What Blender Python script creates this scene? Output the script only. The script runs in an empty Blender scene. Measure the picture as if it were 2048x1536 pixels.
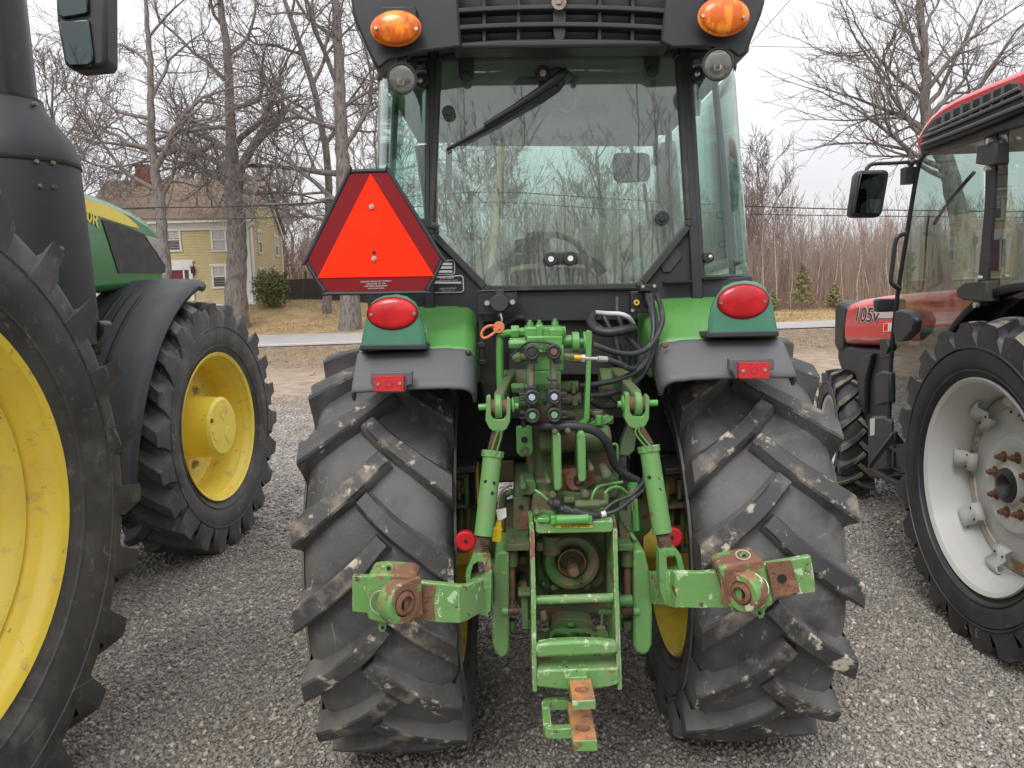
import bpy, math, random
import numpy as np
from mathutils import Vector, Matrix
PI = math.pi
random.seed(7)
sc = bpy.context.scene
COL = sc.collection

# ------------------------------------------------------------------ camera model
H, F, PITCH, ROLL = 1.64, 1540.0, math.radians(6.2), math.radians(2.0)
CAM = Vector((0, 0, H))
_c, _s = math.cos(PITCH), math.sin(PITCH)
FW = Vector((0, _c, -_s)); R0 = Vector((1, 0, 0)); U0 = Vector((0, _s, _c))
RT = R0 * math.cos(ROLL) - U0 * math.sin(ROLL)
UP = R0 * math.sin(ROLL) + U0 * math.cos(ROLL)

def P(px, py, Y):
    """world point at depth Y seen at pixel (px,py) of the 2048x1536 photograph"""
    d = FW + RT * ((px - 1024) / F) - UP * ((py - 768) / F)
    return CAM + d * (Y / d.y)
def SC(Y):
    return Y * 1.01 / F
def px_of(p):
    v = Vector(p) - CAM
    d = v.dot(FW)
    return (1024 + F * v.dot(RT) / d, 768 - F * v.dot(UP) / d)

# ------------------------------------------------------------------ materials
def S(r, g, b):
    f = lambda c: (c / 255) / 12.92 if c <= 10 else ((c / 255 + .055) / 1.055) ** 2.4
    return (f(r), f(g), f(b), 1)
def L4(c): return (c[0], c[1], c[2], 1)

def mat(name, base, rough=.5, metal=0.0, layers=(), bump=None, coat=0.0, spec=.5, edge=None, rv=.12):
    """principled with noise layers: (colour, scale, lo, hi, rough or None, detail)"""
    m = bpy.data.materials.new(name); m.use_nodes = True
    nt = m.node_tree; N = nt.nodes; Lk = nt.links
    b = N['Principled BSDF']
    b.inputs['Metallic'].default_value = metal
    b.inputs['Coat Weight'].default_value = coat
    b.inputs['Specular IOR Level'].default_value = spec
    tc = N.new('ShaderNodeTexCoord')
    rgb = N.new('ShaderNodeRGB'); rgb.outputs[0].default_value = L4(base)
    val = N.new('ShaderNodeValue'); val.outputs[0].default_value = rough
    cur, rg = rgb.outputs[0], val.outputs[0]
    # broad roughness variation
    nz = N.new('ShaderNodeTexNoise'); nz.inputs['Scale'].default_value = 9; nz.inputs['Detail'].default_value = 6
    Lk.new(tc.outputs['Object'], nz.inputs['Vector'])
    mr = N.new('ShaderNodeMapRange'); mr.inputs['To Min'].default_value = -rv; mr.inputs['To Max'].default_value = rv
    Lk.new(nz.outputs['Fac'], mr.inputs['Value'])
    ad = N.new('ShaderNodeMath'); ad.operation = 'ADD'; ad.use_clamp = True
    Lk.new(rg, ad.inputs[0]); Lk.new(mr.outputs[0], ad.inputs[1]); rg = ad.outputs[0]
    for i, ly in enumerate(layers):
        col, scale, lo, hi, rr = ly[:5]
        det = ly[5] if len(ly) > 5 else 8
        st = ly[6] if len(ly) > 6 else None
        n = N.new('ShaderNodeTexNoise'); n.inputs['Scale'].default_value = scale
        n.inputs['Detail'].default_value = det; n.inputs['Roughness'].default_value = .62
        mp = N.new('ShaderNodeMapping'); mp.inputs['Location'].default_value = (i * 3.7 + 1, i * 5.1, i * 2.3)
        if st: mp.inputs['Scale'].default_value = st
        Lk.new(tc.outputs['Object'], mp.inputs['Vector']); Lk.new(mp.outputs[0], n.inputs['Vector'])
        r = N.new('ShaderNodeMapRange'); r.interpolation_type = 'SMOOTHSTEP'
        if lo < 0:      # thin scratch lines: where the noise crosses one half
            sb = N.new('ShaderNodeMath'); sb.operation = 'SUBTRACT'; Lk.new(n.outputs['Fac'], sb.inputs[0]); sb.inputs[1].default_value = .5 + lo * .01
            aa = N.new('ShaderNodeMath'); aa.operation = 'ABSOLUTE'; Lk.new(sb.outputs[0], aa.inputs[0])
            r.inputs['From Min'].default_value = hi; r.inputs['From Max'].default_value = hi * .3; Lk.new(aa.outputs[0], r.inputs['Value'])
            g2 = N.new('ShaderNodeTexNoise'); g2.inputs['Scale'].default_value = scale * 2.6; g2.inputs['Detail'].default_value = 3; Lk.new(mp.outputs[0], g2.inputs['Vector'])
            g3 = N.new('ShaderNodeMapRange'); g3.inputs['From Min'].default_value = .52; g3.inputs['From Max'].default_value = .62; Lk.new(g2.outputs['Fac'], g3.inputs['Value']); gate = g3.outputs[0]
        else:
            r.inputs['From Min'].default_value = lo; r.inputs['From Max'].default_value = hi
            Lk.new(n.outputs['Fac'], r.inputs['Value'])
        fac = r.outputs[0]
        if lo < 0:
            gm_ = N.new('ShaderNodeMath'); gm_.operation = 'MULTIPLY'; Lk.new(fac, gm_.inputs[0]); Lk.new(gate, gm_.inputs[1]); fac = gm_.outputs[0]
        mx = N.new('ShaderNodeMix'); mx.data_type = 'RGBA'
        Lk.new(fac, mx.inputs['Factor']); Lk.new(cur, mx.inputs[6]); mx.inputs[7].default_value = L4(col)
        cur = mx.outputs[2]
        if rr is not None:
            m2 = N.new('ShaderNodeMix'); m2.data_type = 'FLOAT'
            Lk.new(fac, m2.inputs[0]); Lk.new(rg, m2.inputs[2]); m2.inputs[3].default_value = rr
            rg = m2.outputs[0]
    if edge:
        ge = N.new('ShaderNodeNewGeometry'); bv = N.new('ShaderNodeBevel'); bv.samples = 4; bv.inputs['Radius'].default_value = .0045
        dv_ = N.new('ShaderNodeVectorMath'); dv_.operation = 'DOT_PRODUCT'; Lk.new(bv.outputs[0], dv_.inputs[0]); Lk.new(ge.outputs['True Normal'], dv_.inputs[1])
        e1 = N.new('ShaderNodeMapRange'); e1.inputs['From Min'].default_value = .985; e1.inputs['From Max'].default_value = .90
        Lk.new(dv_.outputs['Value'], e1.inputs['Value'])
        en = N.new('ShaderNodeTexNoise'); en.inputs['Scale'].default_value = 35; en.inputs['Detail'].default_value = 5; Lk.new(tc.outputs['Object'], en.inputs['Vector'])
        e2 = N.new('ShaderNodeMapRange'); e2.inputs['From Min'].default_value = edge[1]; e2.inputs['From Max'].default_value = edge[1] + .08; Lk.new(en.outputs['Fac'], e2.inputs['Value'])
        em = N.new('ShaderNodeMath'); em.operation = 'MULTIPLY'; Lk.new(e1.outputs[0], em.inputs[0]); Lk.new(e2.outputs[0], em.inputs[1])
        ex_ = N.new('ShaderNodeMix'); ex_.data_type = 'RGBA'; Lk.new(em.outputs[0], ex_.inputs['Factor']); Lk.new(cur, ex_.inputs[6]); ex_.inputs[7].default_value = L4(edge[0]); cur = ex_.outputs[2]
    Lk.new(cur, b.inputs['Base Color']); Lk.new(rg, b.inputs['Roughness'])
    if bump:
        n = N.new('ShaderNodeTexNoise'); n.inputs['Scale'].default_value = bump[0]; n.inputs['Detail'].default_value = 6
        Lk.new(tc.outputs['Object'], n.inputs['Vector'])
        bp = N.new('ShaderNodeBump'); bp.inputs['Strength'].default_value = bump[1]
        bp.inputs['Distance'].default_value = bump[2] if len(bump) > 2 else .005
        Lk.new(n.outputs['Fac'], bp.inputs['Height']); Lk.new(bp.outputs[0], b.inputs['Normal'])
    return m

def glass_mat(name, tint, refl=1.0, milk=0.0):
    """thin pane: tinted see-through plus fresnel mirror"""
    m = bpy.data.materials.new(name); m.use_nodes = True
    nt = m.node_tree; N = nt.nodes; Lk = nt.links
    N.remove(N['Principled BSDF'])
    out = N['Material Output']
    tr = N.new('ShaderNodeBsdfTransparent'); tr.inputs[0].default_value = L4(tint)
    gl = N.new('ShaderNodeBsdfGlossy'); gl.inputs['Roughness'].default_value = .015
    gl.inputs['Color'].default_value = (.93, .97, .95, 1)
    ge = N.new('ShaderNodeNewGeometry'); dt = N.new('ShaderNodeVectorMath'); dt.operation = 'DOT_PRODUCT'
    Lk.new(ge.outputs['Incoming'], dt.inputs[0]); Lk.new(ge.outputs['Normal'], dt.inputs[1])
    ab = N.new('ShaderNodeMath'); ab.operation = 'ABSOLUTE'; Lk.new(dt.outputs['Value'], ab.inputs[0])
    om = N.new('ShaderNodeMath'); om.operation = 'SUBTRACT'; om.inputs[0].default_value = 1; Lk.new(ab.outputs[0], om.inputs[1])
    pw = N.new('ShaderNodeMath'); pw.operation = 'POWER'; Lk.new(om.outputs[0], pw.inputs[0]); pw.inputs[1].default_value = 5
    fr = N.new('ShaderNodeMapRange'); Lk.new(pw.outputs[0], fr.inputs['Value']); fr.inputs['To Min'].default_value = .08; fr.inputs['To Max'].default_value = 1
    mu = N.new('ShaderNodeMath'); mu.operation = 'MULTIPLY'; mu.inputs[1].default_value = refl; mu.use_clamp = True
    Lk.new(fr.outputs[0], mu.inputs[0])
    mx = N.new('ShaderNodeMixShader'); Lk.new(mu.outputs[0], mx.inputs[0]); Lk.new(tr.outputs[0], mx.inputs[1]); Lk.new(gl.outputs[0], mx.inputs[2])
    res = mx.outputs[0]
    if milk:  # pale diffuse film painted in for the milky sky reflection
        df = N.new('ShaderNodeBsdfDiffuse'); df.inputs[0].default_value = (.5, .5, .46, 1)
        nz = N.new('ShaderNodeTexNoise'); nz.inputs['Scale'].default_value = 3; nz.inputs['Detail'].default_value = 4
        mp = N.new('ShaderNodeMapping'); mp.inputs['Scale'].default_value = (3, 1, .5)
        tc = N.new('ShaderNodeTexCoord'); Lk.new(tc.outputs['Object'], mp.inputs[0]); Lk.new(mp.outputs[0], nz.inputs['Vector'])
        mr = N.new('ShaderNodeMapRange'); mr.inputs['From Min'].default_value = .3; mr.inputs['From Max'].default_value = .75
        mr.inputs['To Min'].default_value = milk * .4; mr.inputs['To Max'].default_value = milk * 1.6
        Lk.new(nz.outputs['Fac'], mr.inputs['Value'])
        m3 = N.new('ShaderNodeMixShader'); Lk.new(mr.outputs[0], m3.inputs[0])
        Lk.new(res, m3.inputs[1]); Lk.new(df.outputs[0], m3.inputs[2]); res = m3.outputs[0]
    Lk.new(res, out.inputs['Surface'])
    return m

M = {}
RUST = S(122, 84, 62); DIRT = S(128, 112, 92); DUST = S(150, 142, 130)
GREEN = (.088, .28, .062); LGREEN = (.12, .32, .085)
M['green'] = mat('tractor_green_paint', GREEN, .32, coat=.3, layers=[
    ((.12, .31, .09), 2.2, .45, .8, None, 4), ((.16, .22, .10), 22, .56, .8, .6), (S(96, 84, 62), 6, .66, .85, .8), ])
M['green_dirty'] = mat('dirty_green_paint', (.052, .155, .038), .55, layers=[
    ((.09, .11, .055), 6, .36, .60, .75), (S(104, 88, 68), 11, .48, .60, .85), ((.03, .05, .022), 18, .62, .7, .8), (S(52, 40, 30), 5, .62, .75, .85)],
    bump=(60, .25))
M['green_worn'] = mat('worn_chipped_green_paint', (.125, .28, .08), .42, layers=[((.18, .27, .12), 7, .45, .7, .6),
    ((.36, .52, .30), 26, .60, .63, .6), ((.62, .64, .52), 38, .655, .67, .7), (RUST, 7, .60, .625, .85), (S(92, 62, 46), 22, .62, .65, .9)], edge=((.50, .50, .40), .50),
    bump=(45, .3))
M['green_rod'] = mat('lift_rod_green_paint', (.115, .27, .08), .42, edge=((.36, .42, .28), .56), layers=[((.14, .20, .09), 5, .48, .72, .6),
    (S(92, 96, 60), 30, .66, .70, .7), (RUST, 11, .64, .665, .85), ((.3, .42, .25), 40, .68, .7, .7)], bump=(70, .15))
M['green_hood'] = mat('hood_green_paint', (.035, .19, .055), .22, coat=.5)
M['green_plastic'] = mat('blue_green_plastic', (.062, .20, .13), .42, layers=[((.06, .24, .13), 5, .5, .8, .55)], bump=(300, .05))
M['green_rusty'] = mat('rust_eaten_green_paint', (.125, .28, .08), .5, layers=[(S(118, 84, 64), 8, .50, .53, .85), (S(140, 98, 72), 22, .55, .62, .85), (S(178, 182, 150), 20, .60, .63, .7)], bump=(50, .4))
M['rust'] = mat('brown_rust', S(112, 80, 62), .85, layers=[(S(140, 98, 72), 30, .5, .7, None), (S(70, 48, 38), 60, .55, .7, None)], bump=(90, .5))
M['rust_orange'] = mat('orange_rust', S(182, 122, 74), .8, layers=[(S(136, 104, 82), 16, .45, .62, None), (S(200, 156, 108), 45, .6, .7, None)], bump=(90, .3))
M['thread'] = mat('threaded_steel', S(104, 84, 68), .6, metal=.4, layers=[(S(74, 54, 42), 40, .45, .65, .8)])
M['steel'] = mat('zinc_steel', S(190, 188, 180), .38, metal=.85, layers=[(S(120, 110, 96), 40, .55, .75, .6)])
M['steel_dull'] = mat('dull_steel', S(140, 132, 120), .55, metal=.6, layers=[(S(96, 80, 66), 30, .5, .7, .7)])
M['brass'] = mat('brass', S(180, 145, 70), .35, metal=.9)
M['plastic'] = mat('black_plastic', (.020, .022, .027), .42, layers=[((.05, .052, .056), 6, .5, .85, .6)], bump=(400, .05))
M['plastic_soft'] = mat('satin_black_plastic', (.024, .026, .031), .5, bump=(500, .06), layers=[((.045, .047, .05), 3, .45, .8, .6)])
M['plastic_dusty'] = mat('dusty_black_plastic', (.035, .035, .037), .6, layers=[((.10, .09, .08), 12, .5, .75, .8)])
M['black_metal'] = mat('black_painted_metal', (.017, .018, .021), .38, layers=[((.05, .05, .05), 14, .58, .8, .6)])
M['dark_void'] = mat('dark_metal_and_hole_shade', (.010, .010, .011), .7)  # near-black metal; also paints the shade inside holes, slots and openings
M['grey_plastic'] = mat('grey_plastic_flare', (.10, .103, .11), .55, layers=[((.135, .135, .137), 4, .45, .8, None), ((.09, .092, .1), 14, .62, .75, None)], bump=(350, .06))
M['hose'] = mat('rubber_hose', (.026, .027, .030), .45, layers=[((.10, .09, .07), 20, .55, .75, .75)])
M['yellow'] = mat('yellow_wheel_paint', (.86, .67, .08), .35, coat=.2, layers=[((.80, .58, .09), 4, .45, .75, None), ((.62, .44, .14), 9, .56, .70, .6), ((.45, .32, .14), 26, .63, .72, .7), ((.50, .36, .12), 5, -1, .004, .7, 6)])
M['yellow_dull'] = mat('dusty_yellow_paint', (.62, .43, .03), .5, layers=[((.35, .25, .08), 12, .5, .7, .7), ((.2, .15, .1), 30, .6, .7, .8)])
M['silver'] = mat('silver_wheel_paint', (.52, .52, .505), .5, layers=[((.47, .47, .455), 5, .45, .75, None), ((.30, .25, .2), 50, .70, .74, .7)])
M['silver_rust'] = mat('rust_stained_silver', (.50, .47, .42), .5, metal=.2, layers=[(S(150, 118, 80), 7, .46, .60, .7), (S(110, 78, 50), 13, .58, .68, .8)])
M['red'] = mat('red_tractor_paint', (.62, .022, .024), .25, coat=.5, layers=[((.52, .04, .04), 3, .5, .8, None)])
M['smv_orange'] = mat('fluorescent_orange', (1.0, .030, .004), .7, spec=.15, layers=[((.93, .045, .012), 5, .45, .8, None), ((.80, .05, .02), 28, .68, .76, None)], bump=(900, .06))
M['smv_red'] = mat('retroreflective_red', (.20, .006, .010), .6, spec=.25, bump=(700, .15))
M['lens_red'] = mat('red_lens_plastic', (.42, .004, .008), .2, coat=.15, layers=[((.62, .012, .018), 5, .42, .62, None), ((.25, .004, .006), 9, .58, .78, None)], bump=(60, .12))
M['refl_red'] = mat('red_reflector', (.52, .006, .010), .25, coat=.3, bump=(600, .5))
M['lens_amber'] = mat('amber_lens_plastic', (.66, .125, .005), .18, coat=.15, layers=[((.95, .30, .02), 22, .50, .62, None, 5, (1, 1, .35)), ((.40, .06, .006), 9, .54, .72, None)])
M['lamp_chrome'] = mat('lamp_reflector', (.55, .54, .5), .22, metal=.9, layers=[((.2, .18, .16), 30, .5, .7, None)])
M['lamp_glass'] = glass_mat('lamp_glass', (.9, .9, .88), 1.2)
M['white'] = mat('white_paint', (.72, .72, .70), .5)
M['label'] = mat('sticker_film', (.55, .56, .54), .4)
M['orange_cap'] = mat('orange_rubber', S(205, 120, 78), .55, layers=[(S(180, 96, 60), 30, .5, .7, None)])
M['yellow_cap'] = mat('yellow_rubber', (.72, .50, .01), .45)
M['glass'] = glass_mat('green_tinted_glass', (.86, .935, .90), 1.2, milk=.085)
M['glass_side'] = glass_mat('green_side_glass', (.82, .93, .89), 1.1)
M['glass_dark'] = glass_mat('tinted_cab_glass', (.66, .78, .74), 1.9)
M['mirror'] = mat('mirror_glass', (.07, .085, .085), .02, metal=1.0, rv=0)
M['liner'] = mat('grey_headliner', (.24, .26, .25), .9, bump=(200, .1))
M['seat'] = mat('dark_seat_fabric', (.03, .032, .033), .85)
M['cap_green'] = mat('green_cap_disc', (.12, .32, .13), .5)
M['cap_blue'] = mat('pale_blue_cap_disc', (.36, .42, .52), .5)
M['cap_brown'] = mat('brown_cap_disc', (.17, .08, .05), .6)
M['glossred'] = M['lens_red']

def rubber(name, mud, seedoff=0.0):
    lay = ([((.055, .054, .053), 3, .35, .65, .6), ((.12, .118, .112), 9, .52, .72, .85, 10)] if mud else [((.145, .142, .138), 2.2, .38, .70, .8, 6), ((.042, .042, .043), 4, .52, .74, .6), ((.15, .147, .14), 13, .56, .72, .85, 10), ((.16, .155, .15), 6, -1, .004, .85, 2, (1.6, 1, .35))]) + [
           ((.26, .24, .21), 30, .655, .68, .9, 10, (1, 1, .3))]
    if mud: lay += [(S(128, 120, 108), 8, .52, .66, .95, 14), (S(168, 160, 146), 21, .58, .68, .95, 14), (S(182, 174, 158), 7, .61, .66, .95, 14)]
    m = mat(name, (.060, .060, .060) if not mud else (.036, .036, .037), .55, layers=lay, bump=(120, .35, .003))
    return m
M['rubber'] = rubber('dusty_tyre_rubber', False)
M['rubber_lug'] = rubber('muddy_tyre_lug', True)
M['rubber_big'] = mat('scuffed_tyre_rubber', (.040, .041, .043), .5, layers=[
    ((.075, .074, .072), 2, .38, .66, .65), ((.13, .125, .118), 5, .48, .72, .85, 14), ((.17, .162, .15), 17, .56, .74, .85, 14), ((.17, .165, .15), 4, -1, .006, .8, 1, (1, 1, .25)), ((.16, .155, .145), 5, -2, .006, .8, 1, (1, .25, 1))], bump=(90, .3, .003))
M['rubber_clean'] = mat('dark_tyre_rubber', (.020, .022, .026), .45, layers=[((.045, .046, .05), 3, .4, .7, .55), ((.13, .13, .12), 18, .67, .69, .8, 8)], bump=(90, .2, .002))
M['rubber_mudtop'] = mat('grey_mud_lug', (.050, .049, .048), .6, layers=[(S(128, 122, 108), 8, .42, .58, .9)], bump=(90, .3, .003))

# ------------------------------------------------------------------ object tree
FRAME = {}      # root -> inverse matrix
def empty(name, loc, rz=0.0, label=None, cat=None, group=None):
    o = bpy.data.objects.new(name, None); COL.objects.link(o)
    o.empty_display_size = .2
    o.location = loc; o.rotation_euler = (0, 0, rz)
    FRAME[o.name] = (Matrix.Translation(Vector(loc)) @ Matrix.Rotation(rz, 4, 'Z')).inverted()
    tag(o, label, cat, group)
    return o
def tag(o, label=None, cat=None, group=None, kind=None):
    if label: o['label'] = label
    if cat: o['category'] = cat
    if group: o['group'] = group
    if kind: o['kind'] = kind
    return o
def inv_of(parent):
    p = parent
    while p.parent: p = p.parent
    return FRAME[p.name]

class MB:
    def __init__(s): s.v = []; s.f = []; s.m = []; s.cur = 0
    def add(s, vs, fs, mi=None):
        o = len(s.v); s.v += [tuple(v) for v in vs]
        s.f += [tuple(i + o for i in f) for f in fs]; s.m += [s.cur if mi is None else mi] * len(fs)
        return s
    def slot(s, i): s.cur = i; return s
    def box(s, c, size, rot=None, taper=1.0):
        c = Vector(c); hx, hy, hz = size[0] / 2, size[1] / 2, size[2] / 2
        vs = []
        for z in (-1, 1):
            k = taper if z > 0 else 1
            for x, y in ((-1, -1), (1, -1), (1, 1), (-1, 1)):
                v = Vector((x * hx * k, y * hy * k, z * hz))
                vs.append(c + (rot @ v if rot else v))
        return s.add(vs, [(3, 2, 1, 0), (4, 5, 6, 7), (0, 1, 5, 4), (1, 2, 6, 5), (2, 3, 7, 6), (3, 0, 4, 7)])
    def prism(s, pts, vec):
        vec = Vector(vec); n = len(pts); pts = [Vector(p) for p in pts]
        nrm = Vector((0, 0, 0))
        for i in range(n):
            nrm += pts[i].cross(pts[(i + 1) % n])
        if nrm.dot(vec) > 0: pts = pts[::-1]
        vs = pts + [p + vec for p in pts]
        fs = [tuple(range(n)), tuple(range(2 * n - 1, n - 1, -1))]
        fs += [((i + 1) % n, i, i + n, (i + 1) % n + n) for i in range(n)]
        return s.add(vs, fs)
    # px helpers --------------------------------------------------------
    def pr(s, poly, Y, depth):
        return s.prism([P(a, b, Y) for a, b in poly], (0, depth, 0))
    def bp(s, x0, y0, x1, y1, Y, depth, rot=0.0):
        """box by pixel rectangle of its front face"""
        c = P((x0 + x1) / 2, (y0 + y1) / 2, Y); k = SC(Y)
        w, h = (x1 - x0) * k, (y1 - y0) * k
        R = Matrix.Rotation(math.radians(rot), 3, 'Y')
        return s.box(c + Vector((0, depth / 2, 0)), (w, depth, h), R)
    def cyp(s, px, py, Y, depth, r, n=24, r2=None, rt=None):
        c = P(px, py, Y); k = SC(Y)
        return s.cone(c, c + Vector((0, depth, 0)), r * k, (r2 if r2 is not None else r) * k, n)
    def cone(s, a, b, r1, r2=None, n=16, cap=True):
        a, b = Vector(a), Vector(b); r2 = r1 if r2 is None else r2
        d = (b - a).normalized(); u = d.orthogonal().normalized(); w = d.cross(u)
        vs = []
        for c, r in ((a, r1), (b, r2)):
            for i in range(n):
                t = 2 * PI * i / n
                vs.append(c + (u * math.cos(t) + w * math.sin(t)) * r)
        fs = [(i, (i + 1) % n, (i + 1) % n + n, i + n) for i in range(n)]
        if cap: fs += [tuple(range(n - 1, -1, -1)), tuple(range(n, 2 * n))]
        return s.add(vs, fs)
    def tube(s, pts, r, n=10, smooth=3, closed=False, ripple=None):
        pts = [Vector(p) for p in pts]
        rs = list(r) if isinstance(r, (list, tuple)) else [r] * len(pts)
        if smooth > 1 and len(pts) > 2:
            q, qr = [], []
            L = len(pts); rng = range(L if closed else L - 1)
            for i in rng:
                if closed: p0, p1, p2, p3 = pts[i - 1], pts[i], pts[(i + 1) % L], pts[(i + 2) % L]
                else: p0, p1, p2, p3 = pts[max(i - 1, 0)], pts[i], pts[i + 1], pts[min(i + 2, L - 1)]
                for k in range(smooth):
                    t = k / smooth
                    q.append(.5 * ((2 * p1) + (p2 - p0) * t + (2 * p0 - 5 * p1 + 4 * p2 - p3) * t * t + (3 * p1 - p0 - 3 * p2 + p3) * t ** 3))
                    qr.append(rs[i] * (1 - t) + rs[(i + 1) % L] * t)
            if not closed: q.append(pts[-1]); qr.append(rs[-1])
            pts, rs = q, qr
        if ripple:
            rs = [x * (1 + (ripple if i % 2 else -ripple)) for i, x in enumerate(rs)]
        L = len(pts); vs = []; u = None
        for i in range(L):
            if closed: d = pts[(i + 1) % L] - pts[i - 1]
            else: d = pts[min(i + 1, L - 1)] - pts[max(i - 1, 0)]
            if d.length < 1e-9: d = Vector((0, 0, 1))
            d.normalize()
            if u is None: u = d.orthogonal().normalized()
            u = (u - d * u.dot(d))
            if u.length < 1e-6: u = d.orthogonal()
            u.normalize(); w = d.cross(u)
            for k in range(n):
                t = 2 * PI * k / n
                vs.append(pts[i] + (u * math.cos(t) + w * math.sin(t)) * rs[i])
        fs = []
        for i in range(L if closed else L - 1):
            j = (i + 1) % L
            for k in range(n):
                fs.append((i * n + k, i * n + (k + 1) % n, j * n + (k + 1) % n, j * n + k))
        if not closed: fs += [tuple(range(n - 1, -1, -1)), tuple(range((L - 1) * n, L * n))]
        return s.add(vs, fs)
    def tp(s, pts, r, n=10, smooth=4, ripple=None):
        """tube through pixel points (px,py,Y); r in metres"""
        return s.tube([P(*p) for p in pts], r, n, smooth, ripple=ripple)
    def loft(s, poly, Y0, Y1, k1=1.0, dy=0.0):
        n = len(poly); a = [P(x, y, Y0) for x, y in poly]; b = [P(x, y + dy, Y1) for x, y in poly]
        s.add(a + b, [tuple(range(n)), tuple(range(2 * n - 1, n - 1, -1))] + [((i + 1) % n, i, i + n, (i + 1) % n + n) for i in range(n)]); return s
    def lathe(s, prof, mtx, n=48, a0=0.0, a1=2 * PI):
        """prof: (axial x, radius); axis is local x"""
        full = abs(a1 - a0 - 2 * PI) < 1e-6; m = n if full else n + 1
        vs = []
        for x, r in prof:
            for i in range(m):
                t = a0 + (a1 - a0) * i / n
                vs.append(mtx @ Vector((x, r * math.cos(t), r * math.sin(t))))
        fs = []
        for j in range(len(prof) - 1):
            for i in range(n):
                k = (i + 1) % m
                fs.append((j * m + i, j * m + k, (j + 1) * m + k, (j + 1) * m + i))
        return s.add(vs, fs)
    def ell(s, c, rx, ry, rz, n=24, m=12, rot=None, half=False):
        c = Vector(c); vs = []
        for j in range(m + 1):
            a = PI * j / m if not half else PI / 2 * j / m
            for i in range(n):
                t = 2 * PI * i / n
                v = Vector((rx * math.sin(a) * math.cos(t), -ry * math.cos(a), rz * math.sin(a) * math.sin(t)))
                vs.append(c + (rot @ v if rot else v))
        fs = [(j * n + i, j * n + (i + 1) % n, (j + 1) * n + (i + 1) % n, (j + 1) * n + i) for j in range(m) for i in range(n)]
        return s.add(vs, fs)
    def ringp(s, px, py, Y, depth, ro, ri, n=24, sx=1.0):
        """flat ring / washer facing the rear"""
        c = P(px, py, Y); k = SC(Y); vs = []
        for y, r in ((0, ro), (0, ri), (depth, ri), (depth, ro)):
            for i in range(n):
                t = 2 * PI * i / n
                vs.append(c + Vector((r * k * sx * math.cos(t), y, r * k * math.sin(t))))
        fs = []
        for a, b in ((0, 1), (1, 2), (2, 3), (3, 0)):
            fs += [(a * n + i, a * n + (i + 1) % n, b * n + (i + 1) % n, b * n + i) for i in range(n)]
        return s.add(vs, fs)
    def hexp(s, px, py, Y, depth, r):
        return s.cyp(px, py, Y, depth, r, n=6)
    def grid(s, rows):
        """rows of points -> surface"""
        n = len(rows[0]); vs = [p for r in rows for p in r]
        fs = [(j * n + i, j * n + i + 1, (j + 1) * n + i + 1, (j + 1) * n + i) for j in range(len(rows) - 1) for i in range(n - 1)]
        return s.add(vs, fs)
    def split(s, name, mats, parent=None, **kw):
        """one object per connected piece"""
        par = list(range(len(s.v)))
        def find(a):
            while par[a] != a: par[a] = par[par[a]]; a = par[a]
            return a
        for f in s.f:
            r = find(f[0])
            for i in f[1:]: par[find(i)] = r
        groups = {}
        for k, f in enumerate(s.f): groups.setdefault(find(f[0]), []).append(k)
        out = []
        for ks in groups.values():
            m = MB(); mp = {}
            for k in ks:
                for i in s.f[k]:
                    if i not in mp: mp[i] = len(m.v); m.v.append(s.v[i])
                m.f.append(tuple(mp[i] for i in s.f[k])); m.m.append(s.m[k])
            out.append(m.build(name, mats, parent, **kw))
        return out
    def build(s, name, mats, parent=None, bevel=None, solid=None, flat=False, ang=35, fixn=True):
        me = bpy.data.meshes.new(name)
        inv = inv_of(parent) if parent else None
        vs = [tuple(inv @ Vector(v)) for v in s.v] if inv else s.v
        me.from_pydata(vs, [], s.f)
        if not isinstance(mats, (list, tuple)): mats = [mats]
        for mt in mats: me.materials.append(M[mt] if isinstance(mt, str) else mt)
        if len(mats) > 1: me.polygons.foreach_set('material_index', s.m)
        me.validate()
        if fixn:
            import bmesh
            bm = bmesh.new(); bm.from_mesh(me); bmesh.ops.recalc_face_normals(bm, faces=bm.faces[:]); bm.to_mesh(me); bm.free()
        me.update()
        if not flat:
            me.shade_smooth()
            me.set_sharp_from_angle(angle=math.radians(ang))
        o = bpy.data.objects.new(name, me); COL.objects.link(o)
        if parent: o.parent = parent
        if solid:
            md = o.modifiers.new('solid', 'SOLIDIFY'); md.thickness = solid; md.offset = 0
        if bevel:
            md = o.modifiers.new('bevel', 'BEVEL'); md.width = bevel; md.segments = 2; md.limit_method = 'ANGLE'
            md.angle_limit = math.radians(40); md.harden_normals = False
        return o

def text_mesh(name, body, centre, size, m, parent, rot=None, ext=.0006, sx=1.0, align='CENTER', italic=0.0, bold=0.0):
    cu = bpy.data.curves.new(name, 'FONT'); cu.body = body; cu.size = size
    cu.align_x = align; cu.align_y = 'CENTER'; cu.extrude = ext; cu.shear = italic; cu.offset = bold
    to = bpy.data.objects.new('tmp', cu); COL.objects.link(to)
    dg = bpy.context.evaluated_depsgraph_get()
    me = bpy.data.meshes.new_from_object(to.evaluated_get(dg))
    COL.objects.unlink(to); bpy.data.objects.remove(to)
    R = rot if rot else Matrix.Rotation(PI / 2, 4, 'X')
    T = Matrix.Translation(Vector(centre)) @ R @ Matrix.Diagonal((sx, 1, 1, 1))
    if parent: T = inv_of(parent) @ T
    me.transform(T); me.name = name
    me.materials.clear(); me.materials.append(M[m] if isinstance(m, str) else m)
    o = bpy.data.objects.new(name, me); COL.objects.link(o)
    if parent: o.parent = parent
    return o

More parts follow.
